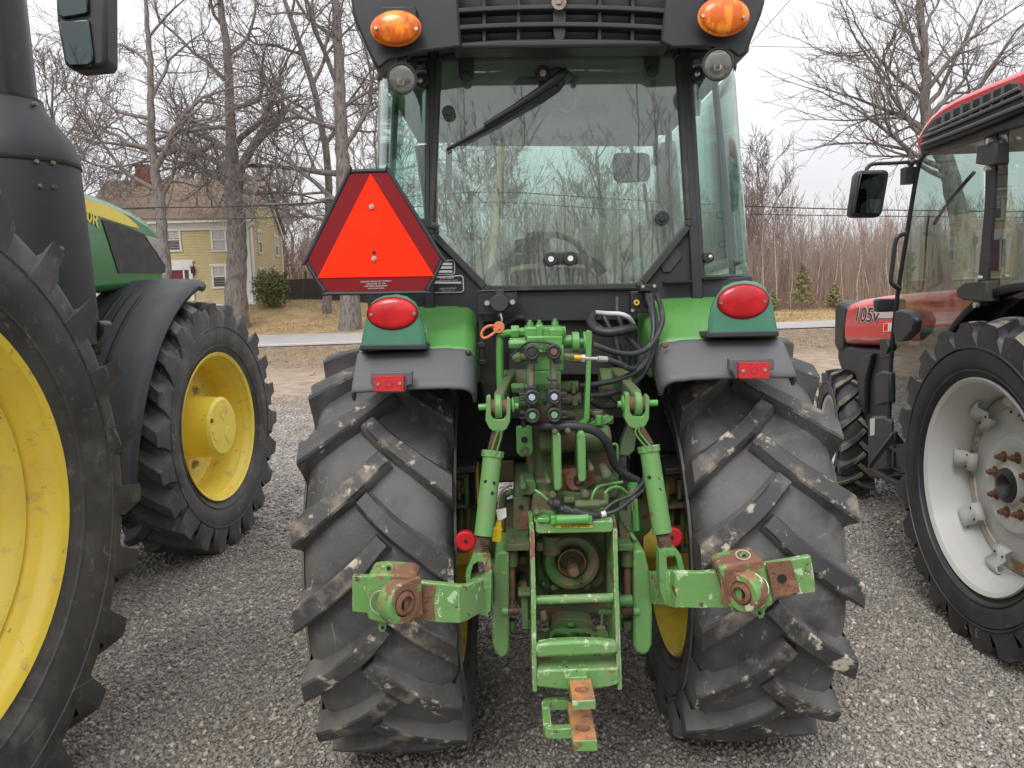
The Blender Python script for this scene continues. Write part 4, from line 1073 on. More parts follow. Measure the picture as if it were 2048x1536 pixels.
for sx in (-1, 1):
    wheel(T1, (X0 + sx * TR, YC, RR - .012), RR, TW, .455, 18, sx, .03, [(.0, .0), (.0, .19), (-.14, .17), (-.16, .11), (-.3, .10)], 'yellow_dull' if 0 else 'yellow', phase=.10 if sx < 0 else .25, h=.047, sweep=.20, lw=.070)

# ---- fenders
ZC = RR - .012
def fx(px, py, Y): return P(px, py, Y).x
LO, LI = fx(707, 700, 2.3), fx(946, 740, 2.3)
RO, RI = fx(1580, 700, 2.3), fx(1322, 735, 2.3)
def fender_rows(xo, xi, a0, a1, rad, na, wall0, wall1, lip=0.0):
    rows = []; sgn = 1 if xi > xo else -1
    for i in range(na + 1):
        t = i / na; al = math.radians(a0 + (a1 - a0) * t)
        wd = wall0 + (wall1 - wall0) * min(1, t * 1.4)
        row = []
        for u, dr in ((0, -.030 - lip), (0, -.012), (.004, -.003), (.012, 0), (.5, .006), (.8, .004), (1 - .16, 0)):
            row.append((xo + (xi - xo) * u if u < .2 or True else 0, dr))
        for k in range(1, 8):
            b_ = PI / 2 * k / 7
            row.append((xi - sgn * .045 + sgn * .045 * math.sin(b_), -.045 * (1 - math.cos(b_))))
        row.append((xi, -.045 - wd)); row.append((xi + sgn * .004, -.047 - wd - .01))
        rows.append([Vector((x, YC - (rad + dr) * math.cos(al), ZC + (rad + dr) * math.sin(al))) for x, dr in row])
    return rows
for xo, xi in ((LO, LI), (RO, RI)):
    mb = MB(); mb.grid(fender_rows(xo, xi, 55, 118, .91, 26, .07, .42))
    fd = mb.build('fender', 'green', T1, solid=.008, ang=50)
    mb = MB(); mb.grid(fender_rows(xo - (.003 if xo < xi else -.003), xi, 45.2, 55.7, .914, 8, .012, .03, .01))
    mb.build('fender_flare', 'grey_plastic', T1, solid=.009, ang=50)
# rivet plugs on the fenders
for px, py, Y, m_ in ((937, 706, 2.33, 'black_metal'), (1331, 690, 2.33, 'rust')):
    mb = MB(); mb.ell(P(px, py, Y), .010, .006, .010); mb.build('fender_plug', m_, T1)

def poly_pts(pts, k=0): return pts
lamps = [([(720, 699), (725, 672), (733, 632), (743, 606), (755, 597), (769, 591), (795, 588), (815, 593), (830, 603), (838, 616), (843, 640), (851, 665), (853, 698)], (785, 627), 51, 33),
         ([(1415, 674), (1417, 640), (1421, 615), (1432, 592), (1446, 573), (1466, 564), (1490, 561), (1512, 564), (1530, 574), (1541, 594), (1546, 612), (1553, 650), (1557, 671)], (1486, 603), 52, 35)]
for pts, (cx, cy), rx, ry in lamps:
    mb = MB()
    # housing: a hood leaning forward, broad at the foot
    Ys, cxy = [2.335, 2.36, 2.44, 2.53], (cx, cy + 25)
    rows = []
    for j, (Y, k, dyy) in enumerate(((2.325, .86, 0), (2.335, .97, 0), (2.36, 1.0, 0), (2.50, .99, 2), (2.56, .90, 8))):
        rows.append([P(cxy[0] + (x - cxy[0]) * k, (cxy[1] + (y - cxy[1]) * (k if y < cy + 40 else 1)) + dyy, Y) for x, y in pts])
    mb.grid(rows); n = len(pts); mb.f.append(tuple(range(n))); mb.m.append(0)
    hs_ = mb.build('tail_lamp_housing', 'green_plastic', T1, ang=40)
    b0_, b1_ = pts[0], pts[-1]
    mb = MB(); mb.pr([(b0_[0] - 1, b0_[1] - 9), (b1_[0] + 1, b1_[1] - 9), (b1_[0] + 2, b1_[1] + 1), (b0_[0] - 2, b0_[1] + 1)], 2.318, .19); mb.build('base_strip', 'plastic_soft', hs_, bevel=.003)
    k = SC(2.33); c = P(cx, cy, 2.325)
    mb = MB(); mb.ell(c, rx * k * 1.0, .012, ry * k * 1.0, n=40); mb.build('lens_rim', 'smv_red', hs_)
    mb = MB(); mb.ell(c + Vector((0, -.002, 0)), rx * k * .94, .015, ry * k * .92, n=40, m=20); mb.build('lens', 'lens_red', hs_)
    mb = MB()
    for s_ in (-1, 1): mb.cyp(cx + s_ * rx * .86, cy - s_ * 1.5, 2.303, .01, 3.6)
    for s_ in (-1, 1): pass
    q = MB(); q.cyp(cx + rx * .84, cy, 2.311, .012, 3.4, 12); q.build('screw', 'steel_dull', hs_)
    q = MB(); q.cyp(cx - rx * .84, cy + 2, 2.311, .012, 3.4, 12); q.build('screw', 'steel_dull', hs_)
for (x0, y0, x1, y1), (a, b_, c_, d_) in (((741, 745, 824, 784), (748, 752, 807, 783)), ((1459, 718, 1549, 754), (1478, 725, 1539, 757))):
    mb = MB(); mb.pr([(x0, y0), (x1, y0 - 2), (x1, y1 - 15), (x1 - 10, y1 - 13), (x1 - 14, y1 + 1), (x0 + 12, y1 + 3), (x0 + 6, y1 - 11), (x0, y1 - 14)], 2.225, .03)
    br = mb.build('reflector_bracket', 'grey_plastic', T1, bevel=.003)
    mb = MB(); mb.bp(a, b_, c_, d_, 2.208, .02, 2); mb.ringp((a + c_) / 2, (b_ + d_) / 2, 2.2065, .004, 7.5, 6.3, 20)
    rf_ = mb.build('side_reflector', 'refl_red', T1, bevel=.003)
    for s_ in (-1, 1):
        q = MB(); q.cyp((a + c_) / 2 + s_ * 22, (b_ + d_) / 2 - s_ * .8, 2.204, .006, 3.2, 12); q.build('screw', 'steel', rf_)

# ---- slow-moving-vehicle triangle
YS = 2.36
out_ = [(697, 341), (703, 339), (772, 337), (780, 341), (885, 512), (888, 522), (858, 582), (850, 587), (656, 590), (647, 586), (610, 528), (609, 520)]
cx, cy = 747, 480
def shr(pts, d):
    res = []
    n = len(pts)
    for x, y in pts:
        v = Vector((cx - x, cy - y)); v.normalize(); res.append((x + v.x * d, y + v.y * d))
    return res
mb = MB(); mb.pr(out_, YS, .006)
sg = mb.build('warning_triangle', 'plastic_soft', T1, bevel=.002)
mb = MB(); mb.tube([P(x, y, YS) for x, y in shr(out_, 4)], .0065, 8, 2, closed=True); mb.build('rubber_edge', 'plastic_soft', sg)
mb = MB(); mb.pr(shr(out_, 9), YS - .003, .003); mb.build('reflective_border', 'smv_red', sg)
mb = MB(); mb.pr([(741, 347), (868, 552), (635, 556)], YS - .0055, .003); mb.build('orange_panel', 'smv_orange', sg)
for px, py in ((743, 413), (748, 517)):
    mb = MB(); mb.cyp(px, py, YS - .010, .008, 5, 14); mb.cyp(px, py, YS - .014, .008, 2.6, 6); mb.build('bolt', 'steel', sg)
mb = MB(); mb.cyp(748, 505, YS - .007, .004, 4, 7); mb.build('drilled_hole', 'black_metal', sg)
Rr = Matrix.Rotation(PI / 2, 4, 'X')
Rt = Matrix.Rotation(math.radians(0), 4, 'Y') @ Rr
for i, t in enumerate(('CERTIFIED PRODUCTS COMPANY', 'HARTFORD, WI  USA', 'CERTIFIED COMPLIANCE', 'WITH ASAE S276.5')):
    text_mesh('fine_print', t, P(752, 563 + i * 4.6, YS - .004), .0062, 'label', sg, Rt)
mb = MB(); mb.bp(700, 440, 860, 456, YS + .008, .012, 0); mb.tube([P(840, 448, YS + .015), P(858, 450, 2.5), P(872, 452, 2.66)], .012, 8); mb.build('triangle_bracket', 'black_metal', T1)

# ---- cab shell
YG = 2.65
def frame(mb, outer, inner, Y, depth):
    n = len(outer)
    for i in range(n):
        j = (i + 1) % n
        mb.pr([outer[i], outer[j], inner[j], inner[i]], Y, depth)
win_i = [(888, 119), (1346, 112), (1352, 118), (1372, 440), (1371, 450), (1281, 560), (1270, 566), (984, 571), (974, 568), (872, 464), (868, 452), (883, 125)]
win_o = [(882, 108), (1352, 101), (1362, 110), (1384, 440), (1382, 456), (1292, 570), (1276, 578), (980, 583), (966, 579), (860, 472), (856, 452), (872, 116)]
mb = MB(); frame(mb, win_o, win_i, YG, .03); mb.build('rear_window_seal', 'plastic_dusty', T1, bevel=.004)
mb = MB(); mb.pr([(885, 115), (1349, 108), (1355, 116), (1376, 442), (1376, 452), (1284, 564), (1272, 570), (982, 575), (970, 571), (869, 468), (865, 452), (880, 121)], YG + .012, .005)
rg_ = mb.build('rear_window', 'glass', T1, flat=True)
# cab posts and lower rear panel
def post(px_path, wpx, Y, dep, name='cab_post'):
    mb = MB()
    L = [(x - wpx / 2, y) for x, y in px_path] + [(x + wpx / 2, y) for x, y in px_path[::-1]]
    mb.pr(L, Y, dep); return mb.build(name, 'plastic_soft', T1, bevel=.004)
post([(866, 96), (864, 300), (858, 620)], 20, YG + .004, .07)
post([(1368, 90), (1382, 300), (1396, 600)], 22, YG + .004, .07)
mb = MB()
mb.pr([(856, 440), (864, 474), (968, 583), (1284, 579), (1388, 450), (1404, 560), (1505, 552), (1512, 640), (1290, 640), (955, 645), (735, 640), (735, 552), (850, 560)], YG + .022, .05)
pl = mb.build('lower_cab_panel', 'plastic_soft', T1, bevel=.004)
mb = MB(); mb.pr([(950, 582), (1300, 578), (1300, 700), (1262, 836), (975, 838), (950, 700)], YG + .06, .03)
bp2 = mb.build('rear_bulkhead', 'plastic_dusty', T1, bevel=.003)
mb = MB(); mb.pr([(1017, 700), (1222, 697), (1228, 705), (1228, 745), (1220, 751), (1017, 751)], YG - .02, .08); mb.build('bulkhead_cover', 'plastic_dusty', T1, bevel=.006)
mb = MB(); frame(mb, [(1073, 612), (1079, 606), (1088, 606), (1094, 612), (1094, 633), (1088, 639), (1079, 639), (1073, 633)], [(1076, 614), (1080, 609), (1087, 609), (1091, 614), (1091, 631), (1087, 636), (1080, 636), (1076, 631)], YG + .055, .01); mb.build('pressed_slot', 'dark_void', bp2)
for (x, y, w_, h_) in ((1046, 634, 28, 12), (1192, 630, 34, 16)):
    mb = MB(); mb.pr([(x - w_ / 2, y + h_ / 2), (x - w_ / 2, y - h_ / 4), (x - w_ / 3, y - h_ / 2), (x + w_ / 3, y - h_ / 2), (x + w_ / 2, y - h_ / 4), (x + w_ / 2, y + h_ / 2)], YG + .054, .01); mb.build('cable_opening', 'dark_void', bp2)
for (x, y) in ((1075, 600), (1172, 598), (1195, 775), (1222, 778), (1166, 722)):
    mb = MB(); mb.hexp(x, y, YG + .05, .012, 4); mb.build('bolt', 'black_metal', bp2)
# a pressed plate right of the window and a step plate
mb = MB(); mb.pr([(1320, 528), (1345, 494), (1362, 502), (1364, 516), (1340, 545), (1326, 545)], YG + .014, .01); mb.build('cover_plate', 'plastic_dusty', pl, bevel=.003)
mb = MB(); mb.bp(1330, 562, 1384, 565, YG - .02, .05, 0); mb.build('small_ledge', 'black_metal', pl)

# quarter glass: curved corner panes
for sx, xin, xout, top, bot in ((-1, [(858, 118), (856, 560)], [(757, 150), (748, 560)], 0, 0), (1, [(1378, 108), (1404, 556)], [(1469, 125), (1499, 552)], 0, 0)):
    mb = MB(); rows = []
    for j in range(13):
        v = j / 12; row = []
        a = (xin[0][0] + (xin[1][0] - xin[0][0]) * v, xin[0][1] + (xin[1][1] - xin[0][1]) * v)
        b_ = (xout[0][0] + (xout[1][0] - xout[0][0]) * v, xout[0][1] + (xout[1][1] - xout[0][1]) * v)
        A = P(*a, YG + .012); B = P(*b_, 2.88)
        A2 = Vector((A.x, A.y, A.z)); wX = B.x - A.x
        for i in range(12):
            t = PI / 2 * i / 11
            row.append(Vector((A.x + wX * (.35 * i / 11 + .65 * math.sin(t)), A.y + .23 * (1 - math.cos(t)) ** 1.1, A.z * (1 - .0) + (B.z - A.z) * i / 11 * .2)))
        row.append(Vector((row[-1].x, 4.0, row[-1].z)))
        rows.append(row)
    mb.grid(rows); mb.build('quarter_glass', 'glass_side', T1, ang=60, solid=.004)
    # rubber seal on the inner and the top/bottom edge
    mb = MB()
    for r_ in (rows[0], rows[-1]): mb.tube([p + Vector((0, -.003, 0)) for p in r_[:12]], .009, 6, 1)
    mb.tube([r_[0] + Vector((0, -.003, 0)) for r_ in rows], .009, 6, 1)
    mb.build('quarter_glass_seal', 'plastic_soft', T1)
    # door post seen through the corner pane
    mb = MB(); p1 = rows[0][-3] + Vector((-sx * .012, .10, .02)); p2 = rows[-1][-3] + Vector((-sx * .012, .10, -.1))
    mb.tube([p1 + Vector((-sx * .035, 0, 0)), p1.lerp(p2, .5) + Vector((-sx * .02, 0, 0)), p2 + Vector((-sx * .01, 0, 0))], .013, 8, 6); mb.build('door_post', 'black_metal', T1)
    # black band at the head of the pane
    mb = MB(); q = rows[0]; q1 = rows[1]
    mb.grid([[p + Vector((0, .006, 0)) for p in q[:12]], [a.lerp(b_, .55) + Vector((0, .006, 0)) for a, b_ in zip(q[:12], q1[:12])]]); mb.build('pane_head_band', 'black_metal', T1)
CL, CR = P(757, 300, 2.9).x, P(1478, 300, 2.9).x
# cab interior: headliner, front posts, windscreen, floor
mb = MB(); zt = 2.43
mb.box(((CL + CR) / 2, 3.32, zt + .03), (CR - CL - .06, 1.30, .05)); hd = mb.build('headliner', 'liner', T1, bevel=.01)
mb = MB()
for k, px in enumerate((1010, 1065, 1120, 1180, 1235)):
    q = P(px, 292, 3.95); mb.ell((q.x, 3.93, zt + .008), .042, .04, .018, 14, 8)
mb.build('air_vent', 'plastic_soft', hd)
zw0 = 1.45
def yz(px, py, Y): q = P(px, py, Y); return q
FX0, FX1 = P(872, 400, 4.0).x, P(1352, 400, 4.0).x
mb = MB(); mb.tube([(FX0 - .06, 3.98, zt), (FX0 - .03, 4.03, 2.0), (FX0 - .06, 4.0, 1.3)], .035, 8); mb.build('front_post', 'plastic_soft', T1)
mb = MB(); mb.pr([(1313, 286), (1352, 280), (1372, 520), (1326, 540)], 4.0, .05); mb.build('front_post', 'liner', T1, bevel=.005)
mb = MB(); mb.add([(FX0 - .1, 4.04, 1.3), (FX1 + .1, 4.04, 1.3), (FX1 + .1, 4.0, zt), (FX0 - .1, 4.0, zt)], [(0, 1, 2, 3)]); mb.build('windscreen', 'glass_side', T1, solid=.004)
mb = MB(); mb.box(((CL + CR) / 2, 3.4, 1.30), (CR - CL - .1, 1.22, .5)); mb.build('cab_floor', 'dark_void', T1, bevel=.02)
# sun visor strip with a jagged edge
mb = MB(); mb.bp(915, 262, 1300, 291, 3.96, .01, 2); mb.build('sun_visor', 'liner', T1, bevel=.004)
mb = MB(); mb.bp(1065, 186, 1215, 228, 3.3, .05, 2); mb.build('air_filter_grille', 'plastic_dusty', hd, bevel=.01)
# inner mirror, grab rail, gas strut
mb = MB(); mb.pr([(1228, 308), (1240, 305), (1290, 305), (1299, 310), (1301, 350), (1295, 362), (1240, 366), (1228, 358), (1225, 320)], 3.85, .02); mi = mb.build('inside_mirror', 'plastic_soft', T1, bevel=.004)
mb = MB(); mb.pr([(1231, 311), (1242, 308), (1289, 308), (1296, 313), (1298, 349), (1292, 359), (1241, 363), (1231, 355), (1229, 322)], 3.847, .004); mb.build('mirror_glass', 'mirror', mi, flat=True)
mb = MB(); mb.tp([(1265, 306, 3.86), (1262, 292, 3.9), (1262, 284, 3.95)], .012, 8); mb.build('mirror_arm', 'plastic_soft', mi)
mb = MB(); mb.tp([(1306, 160, 2.75), (1310, 260, 2.8), (1313, 330, 2.85)], .010, 8); mb.tp([(1288, 366, 2.9), (1294, 420, 2.9), (1298, 460, 2.85)], .006, 6); mb.tp([(1296, 224, 2.74), (1335, 222, 2.74)], .008, 8); mb.tp([(1336, 222, 2.74), (1340, 380, 2.74)], .012, 8); mb.split('gas_strut', 'plastic_soft', T1)
mb = MB(); mb.tp([(898, 232, 2.70), (899, 330, 2.70), (897, 400, 2.7)], .006, 8); mb.tp([(898, 300, 2.70), (897, 380, 2.7)], .011, 8); mb.split('gas_strut', 'plastic_soft', T1)
# seat, steering wheel, dash, block on a stalk
mb = MB(); 
mb.tube([P(972, 575, 2.95), P(985, 545, 2.95), (P(1010, 527, 2.95)), P(1060, 517, 2.95), P(1110, 514, 2.95), P(1160, 518, 2.95), P(1190, 528, 2.95), P(1205, 548, 2.95)], .020, 10, 4); mb.build('seat_frame', 'seat', T1)
mb = MB(); mb.pr([(1008, 600), (1012, 552), (1030, 540), (1110, 533), (1180, 537), (1200, 552), (1210, 600)], 3.0, .12); mb.build('seat', 'seat', T1, bevel=.03)
mb = MB(); c = P(1095, 545, 3.62); tor = [c + Matrix.Rotation(math.radians(-62), 3, 'X') @ Vector((.19 * math.cos(a), .19 * math.sin(a), 0)) for a in [2 * PI * k / 24 for k in range(24)]]
mb.tube(tor, .014, 8, 1, closed=True); mb.tube([c + Vector((0, .02, -.25)), c], .02, 8); mb.build('steering_wheel', 'plastic', T1)
mb = MB(); mb.pr([(1030, 480), (1053, 476), (1053, 466), (1084, 461), (1099, 468), (1101, 503), (1068, 507), (1036, 505), (1028, 492)], 3.7, .05); mb.tp([(1084, 505, 3.72), (1088, 540, 3.75)], .012, 8); mb.build('block_on_stalk', 'plastic_dusty', T1, bevel=.008)  # plain block on a short stalk ahead of the steering wheel
mb = MB(); mb.box((X0 + .06, 3.9, 1.50), (.5, .2, .32)); mb.build('dashboard', 'plastic_soft', T1, bevel=.05)
mb = MB(); c = P(1254, 512, 3.0); mb.ell(c, .018, .02, .026); mb.tube([c, c - Vector((0, -.02, .15))], .007, 8); mb.build('control_lever', 'plastic', T1)
mb = MB(); mb.pr([(1256, 548), (1262, 524), (1275, 516), (1300, 512), (1300, 560), (1256, 562)], 2.9, .3); mb.build('side_console', 'liner', T1, bevel=.02)
# engine hood and front axle ahead of the cab
mb = MB(); rows = []
for Y, hw_, zt_, zb_ in ((4.06, .30, 1.50, .95), (4.6, .30, 1.47, .9), (5.2, .28, 1.40, .85), (5.55, .24, 1.28, .8), (5.62, .18, 1.1, .8)):
    rows.append([Vector((X0 + s_ * hw_ * k, Y, z)) for s_, k, z in ((-1, 1, zb_), (-1, 1, zt_ - .14), (-1, .82, zt_ - .03), (-1, .4, zt_), (1, .4, zt_), (1, .82, zt_ - .03), (1, 1, zt_ - .14), (1, 1, zb_))])
mb.grid(rows); mb.f.append(tuple(range(len(rows) * 8 - 8, len(rows) * 8))); mb.m.append(0); mb.build('hood', 'green_hood', T1, solid=.01)
mb = MB(); mb.box((X0, 3.9, .72), (.30, 2.6, .42)); mb.box((X0, 4.95, .55), (.8, .16, .16)); mb.build('chassis', 'green_dirty', T1, bevel=.02)
for sx in (-1, 1):
    wheel(T1, (X0 + sx * .56, 4.95, .50), .50, .30, .30, 16, sx, .02, [(.05, 0), (.05, .10), (-.05, .13), (-.12, .13)], 'yellow', h=.03, sweep=.12, lw=.045, shoulder=.08)

# ---- roof
mb = MB()
YR = 2.44
mb.loft([(702, -130), (702, 0), (706, 30), (716, 58), (740, 112), (754, 139), (762, 136), (778, 122), (832, 107), (924, 95), (917, 0), (908, -130)], YR, 2.72)
mb.loft([(1338, -130), (1330, 0), (1320, 84), (1345, 97), (1422, 94), (1462, 104), (1478, 116), (1492, 108), (1508, 66), (1522, 30), (1529, 5), (1531, -130)], YR, 2.72)
mb.loft([(895, -130), (905, 96), (1335, 90), (1350, -130)], YR + .09, 2.71)
mb.pr([(740, -130), (748, 62), (1492, 40), (1500, -130)], 2.70, 1.36)
mb.pr([(912, 84), (1000, 78), (1120, 76), (1240, 77), (1325, 80), (1342, 92), (905, 97)], YR + .012, .10)
rfm = mb.build('roof', 'plastic_soft', T1, bevel=.022)
mb = MB(); mb.box(((CL + CR) / 2, 3.3, P(900, -125, 2.44).z + .05), (CR - CL + .0, 1.6, .10)); mb.build('roof_skin', 'green', T1, bevel=.04)
mb = MB()
for yb, arch, th in ((-22, 6, 5), (16, 8, 5), (51, 7, 5)):
    pts = []
    xs_ = [900 + (1345 - 900) * k / 12 for k in range(13)]
    for x in xs_:
        s_ = (x - 1120) / 210; pts.append((x, yb - (x - 1120) * .0 + arch * s_ * s_ - 3))
    mb.pr([(x, y - th) for x, y in pts] + [(x, y + th) for x, y in pts[::-1]], YR + .004, .05)
for x in (968, 1037, 1200, 1266): mb.bp(x - 4, -60, x + 4, 84, YR + .022, .05, 2)
mb.pr([(1104, -60), (1134, -60), (1132, 60), (1128, 84), (1110, 84), (1106, 60)], YR + .014, .05)
gr_ = mb.build('grille', 'plastic_soft', rfm, bevel=.003)
mb = MB(); mb.cyp(1118, 4, YR - .006, .02, 14, 20); mb.cyp(1118, 3, YR - .010, .01, 6, 4); mb.build('grille_fastener', 'steel_dull', rfm)
for cx, cy, rx, ry in ((792, 57, 48, 33), (1447, 33, 49, 36)):
    k = SC(2.36); c = P(cx, cy, 2.40)
    mb = MB(); mb.pr([(cx - 32, cy - 46), (cx + 40, cy - 46), (cx + 42, cy - 10), (cx + 30, cy + 28), (cx - 30, cy + 26), (cx - 34, cy - 10)], 2.41, .05); am = mb.build('lamp_socket', 'black_metal', T1, bevel=.006)
    mb = MB(); mb.ell(c, rx * k * 1.03, .016, ry * k * 1.03, 40); mb.build('lamp_bezel', 'lens_amber', am)
    mb = MB(); mb.ell(c + Vector((0, -.008, 0)), rx * k * .95, .020, ry * k * .93, 40, 20); mb.build('amber_lens', 'lens_amber', am)
    for s_ in (-1, 1):
        q = MB(); q.cyp(cx + s_ * rx * .84, cy + (0 if s_ > 0 else -2), 2.368, .01, 3.2, 12); q.build('screw', 'steel', am)
for cx, cy, rx, ry, s_ in ((804, 157, 27, 28, 1), (1436, 128, 27, 29, -1)):
    yw = math.radians(14 * s_); k = SC(2.45); c = P(cx, cy, 2.45); R3 = Matrix.Rotation(yw, 3, 'Z')
    mtx = Matrix.Translation(c) @ Matrix.Rotation(yw, 4, 'Z') @ Matrix.Rotation(-PI / 2, 4, 'Z')
    mb = MB(); mb.lathe([(.0, ry * k), (.008, ry * k * 1.02), (.008, ry * k * .9), (.0, ry * k * .88)], mtx, 32); mb.lathe([(.0, ry * k), (-.03, ry * k * .95), (-.07, ry * k * .5), (-.075, 0)], mtx, 32)
    wl = mb.build('work_lamp', 'plastic', T1)
    mb = MB(); mb.lathe([(.001, ry * k * .9), (-.02, ry * k * .6), (-.035, ry * k * .25), (-.036, .0)], mtx, 32); mb.lathe([(-.01, .006), (-.034, .008)], mtx, 12); mb.build('reflector', 'lamp_chrome', wl)
    mb = MB(); mb.lathe([(.003, ry * k * .9), (.007, ry * k * .5), (.008, 0)], mtx, 32); mb.build('lamp_glass', 'lamp_glass', wl)
    mb = MB(); mb.bp(cx - 9, cy - 50, cx + 9, cy - 24, 2.46, .03, 2); 
    for q_ in (-13, 12): mb.hexp(cx + q_, cy - 48, 2.455, .02, 5)
    mb.build('lamp_arm', 'black_metal', wl, bevel=.002)
for px, py in ((843, 160), (1397, 147)):
    mb = MB(); mb.cyp(px, py, YG - .02, .03, 14, 24); kb = mb.build('glass_fixing', 'plastic', T1, bevel=.003)
    mb = MB(); mb.ell(P(px - 3, py, YG - .02), .010, .006, .010); mb.build('bolt_head', 'steel', kb)
# window hinges
for px, y0, y1 in ((932, 98, 165), (1305, 88, 155)):
    mb = MB(); mb.pr([(px - 14, y0), (px + 14, y0 - 1), (px + 15, y0 + 40), (px + 13, y1 - 10), (px + 7, y1 - 2), (px, y1), (px - 7, y1 - 2), (px - 13, y1 - 10), (px - 15, y0 + 40)], YG - .03, .03)
    mb.cyp(px, y1 - 14, YG - .036, .02, 9); hg = mb.build('window_hinge', 'plastic', T1, bevel=.004)
    for s_ in (-1, 1):
        q = MB(); a = P(px + s_ * 15, y0 + 4, YG - .018); q.cone(a, a + Vector((s_ * .01, 0, 0)), .006, .006, 6); q.build('hinge_pin', 'steel', hg)
for px, py, r in ((897, 224, 13), (1325, 436, 14)):
    mb = MB(); mb.cyp(px, py, YG - .012, .03, r, 28, r2=r * .9); mb.cyp(px, py, YG - .018, .01, r * .5); mb.build('window_knob', 'plastic', T1, bevel=.002)
mb = MB(); mb.pr([(1090, 506), (1155, 505), (1156, 528), (1092, 530)], YG + .0, .008); hl = mb.build('window_handle', 'plastic_dusty', T1, bevel=.003)
for px in (1102, 1141):
    q = MB(); q.cyp(px, 518 - (px - 1102) * .03, YG - .025, .03, 14, 28); o2 = q.build('handle_knob', 'plastic', hl, bevel=.003)
    q = MB(); q.cyp(px, 518 - (px - 1102) * .03, YG - .029, .01, 5.5, 16); q.build('screw', 'white', o2)
mb = MB(); mb.cyp(1418, 515, YG - .01, .03, 11); mb.build('glass_fixing', 'plastic', T1, bevel=.003)
mb = MB(); mb.ell(P(1421, 514, YG - .012), .008, .005, .008); mb.build('bolt_head', 'steel', T1)
# little U marks and a paper sticker on the right pane
mb = MB(); mb.bp(1386, 200, 1401, 231, YG + .03, .002, 4); mb.build('paper_sticker', 'label', T1)
for px, py in ((1438, 430), (1443, 488)):
    mb = MB(); mb.tp([(px + 8, py - 6, YG + .03), (px - 2, py - 5, YG + .025), (px - 5, py, YG + .025), (px - 2, py + 6, YG + .025), (px + 8, py + 6, YG + .03)], .0014, 6); mb.build('pane_mark', 'black_metal', T1)
# wiper
mb = MB(); mb.tp([(1130, 142, YG - .045), (1116, 154, YG - .06), (1072, 186, YG - .052), (1020, 219, YG - .045), (968, 250, YG - .035)], [.012, .015, .012, .009, .006], 10)
wp = mb.build('wiper', 'plastic', T1)
mb = MB(); mb.tp([(1110, 172, YG - .03), (1075, 195, YG - .03), (1000, 239, YG - .025), (925, 280, YG - .02), (893, 298, YG - .02)], [.008, .008, .0065, .005, .003], 8); mb.tp([(1118, 172, YG - .015), (1000, 246, YG - .012), (893, 301, YG - .012)], .004, 6); mb.build('wiper_blade', 'plastic', wp)
mb = MB(); mb.cyp(1116, 152, YG - .05, .05, 13, 20); mb.cyp(1086, 146, YG - .02, .03, 15, 24); mb.tp([(1100, 140, YG - .03), (1118, 137, YG - .035), (1138, 146, YG - .03), (1150, 158, YG - .02)], .0055, 8); mb.cyp(1150, 158, YG - .025, .02, 6); mb.build('wiper_pivot', 'plastic', wp, bevel=.002)
mb = MB(); mb.cyp(1086, 146, YG - .026, .01, 6, 14); mb.build('pivot_nut', 'steel', wp)
mb = MB(); mb.pr([(1023, 172), (1030, 158), (1045, 151), (1110, 150), (1130, 158), (1135, 180), (1125, 200), (1105, 208), (1070, 206), (1040, 192), (1025, 185)], YG + .05, .06); mb.build('wiper_motor_cover', M['plastic_dusty'], T1, bevel=.012)
mb = MB(); mb.tp([(1140, 165, YG + .06), (1152, 185, YG + .07), (1150, 210, YG + .07), (1135, 223, YG + .07), (1120, 216, YG + .07)], .005, 8); mb.build('wiper_cable', 'liner', T1)

# ---- data plates
M['plate_black'] = mat('black_data_plate', (.02, .018, .022), .35)
mb = MB(); mb.pr([(862, 522), (905, 519), (910, 523), (910, 546), (906, 549), (862, 550)], YG + .016, .006); d1 = mb.build('data_plate', 'label', T1)
mb = MB(); mb.pr([(864, 524), (904, 521), (908, 524), (908, 545), (905, 547), (864, 548)], YG + .0145, .003); mb.build('plate_field', 'plate_black', d1)
for y in (528, 535, 543): mb = MB(); mb.bp(868, y - 2.3, 904, y + 2.3, YG + .013, .002, 2); mb.build('blank_line', 'label', d1)
text_mesh('lettering', 'JOHN DEERE', P(882, 523, YG + .013), .0075, 'label', d1, Rr)
mb = MB(); mb.pr([(862, 554), (922, 550), (927, 554), (928, 581), (923, 585), (862, 586)], YG + .016, .006); d2 = mb.build('data_plate', 'label', T1)
mb = MB(); mb.pr([(864, 556), (921, 552), (925, 555), (926, 580), (922, 583), (864, 584)], YG + .0145, .003); mb.build('plate_field', 'plate_black', d2)
mb = MB(); mb.bp(866, 563.5, 922, 567, YG + .013, .002, 2); mb.build('blank_line', 'label', d2)
text_mesh('lettering', 'JOHN DEERE', P(894, 556, YG + .013), .0085, 'label', d2, Rr, bold=.0001)
text_mesh('lettering', 'Product Identification Number', P(894, 561, YG + .013), .0062, 'label', d2, Rr)
text_mesh('lettering', 'DEERE & COMPANY', P(896, 577, YG + .013), .0065, 'label', d2, Rr)
text_mesh('lettering', 'MOLINE, ILLINOIS  USA', P(896, 581, YG + .013), .0045, 'label', d2, Rr)

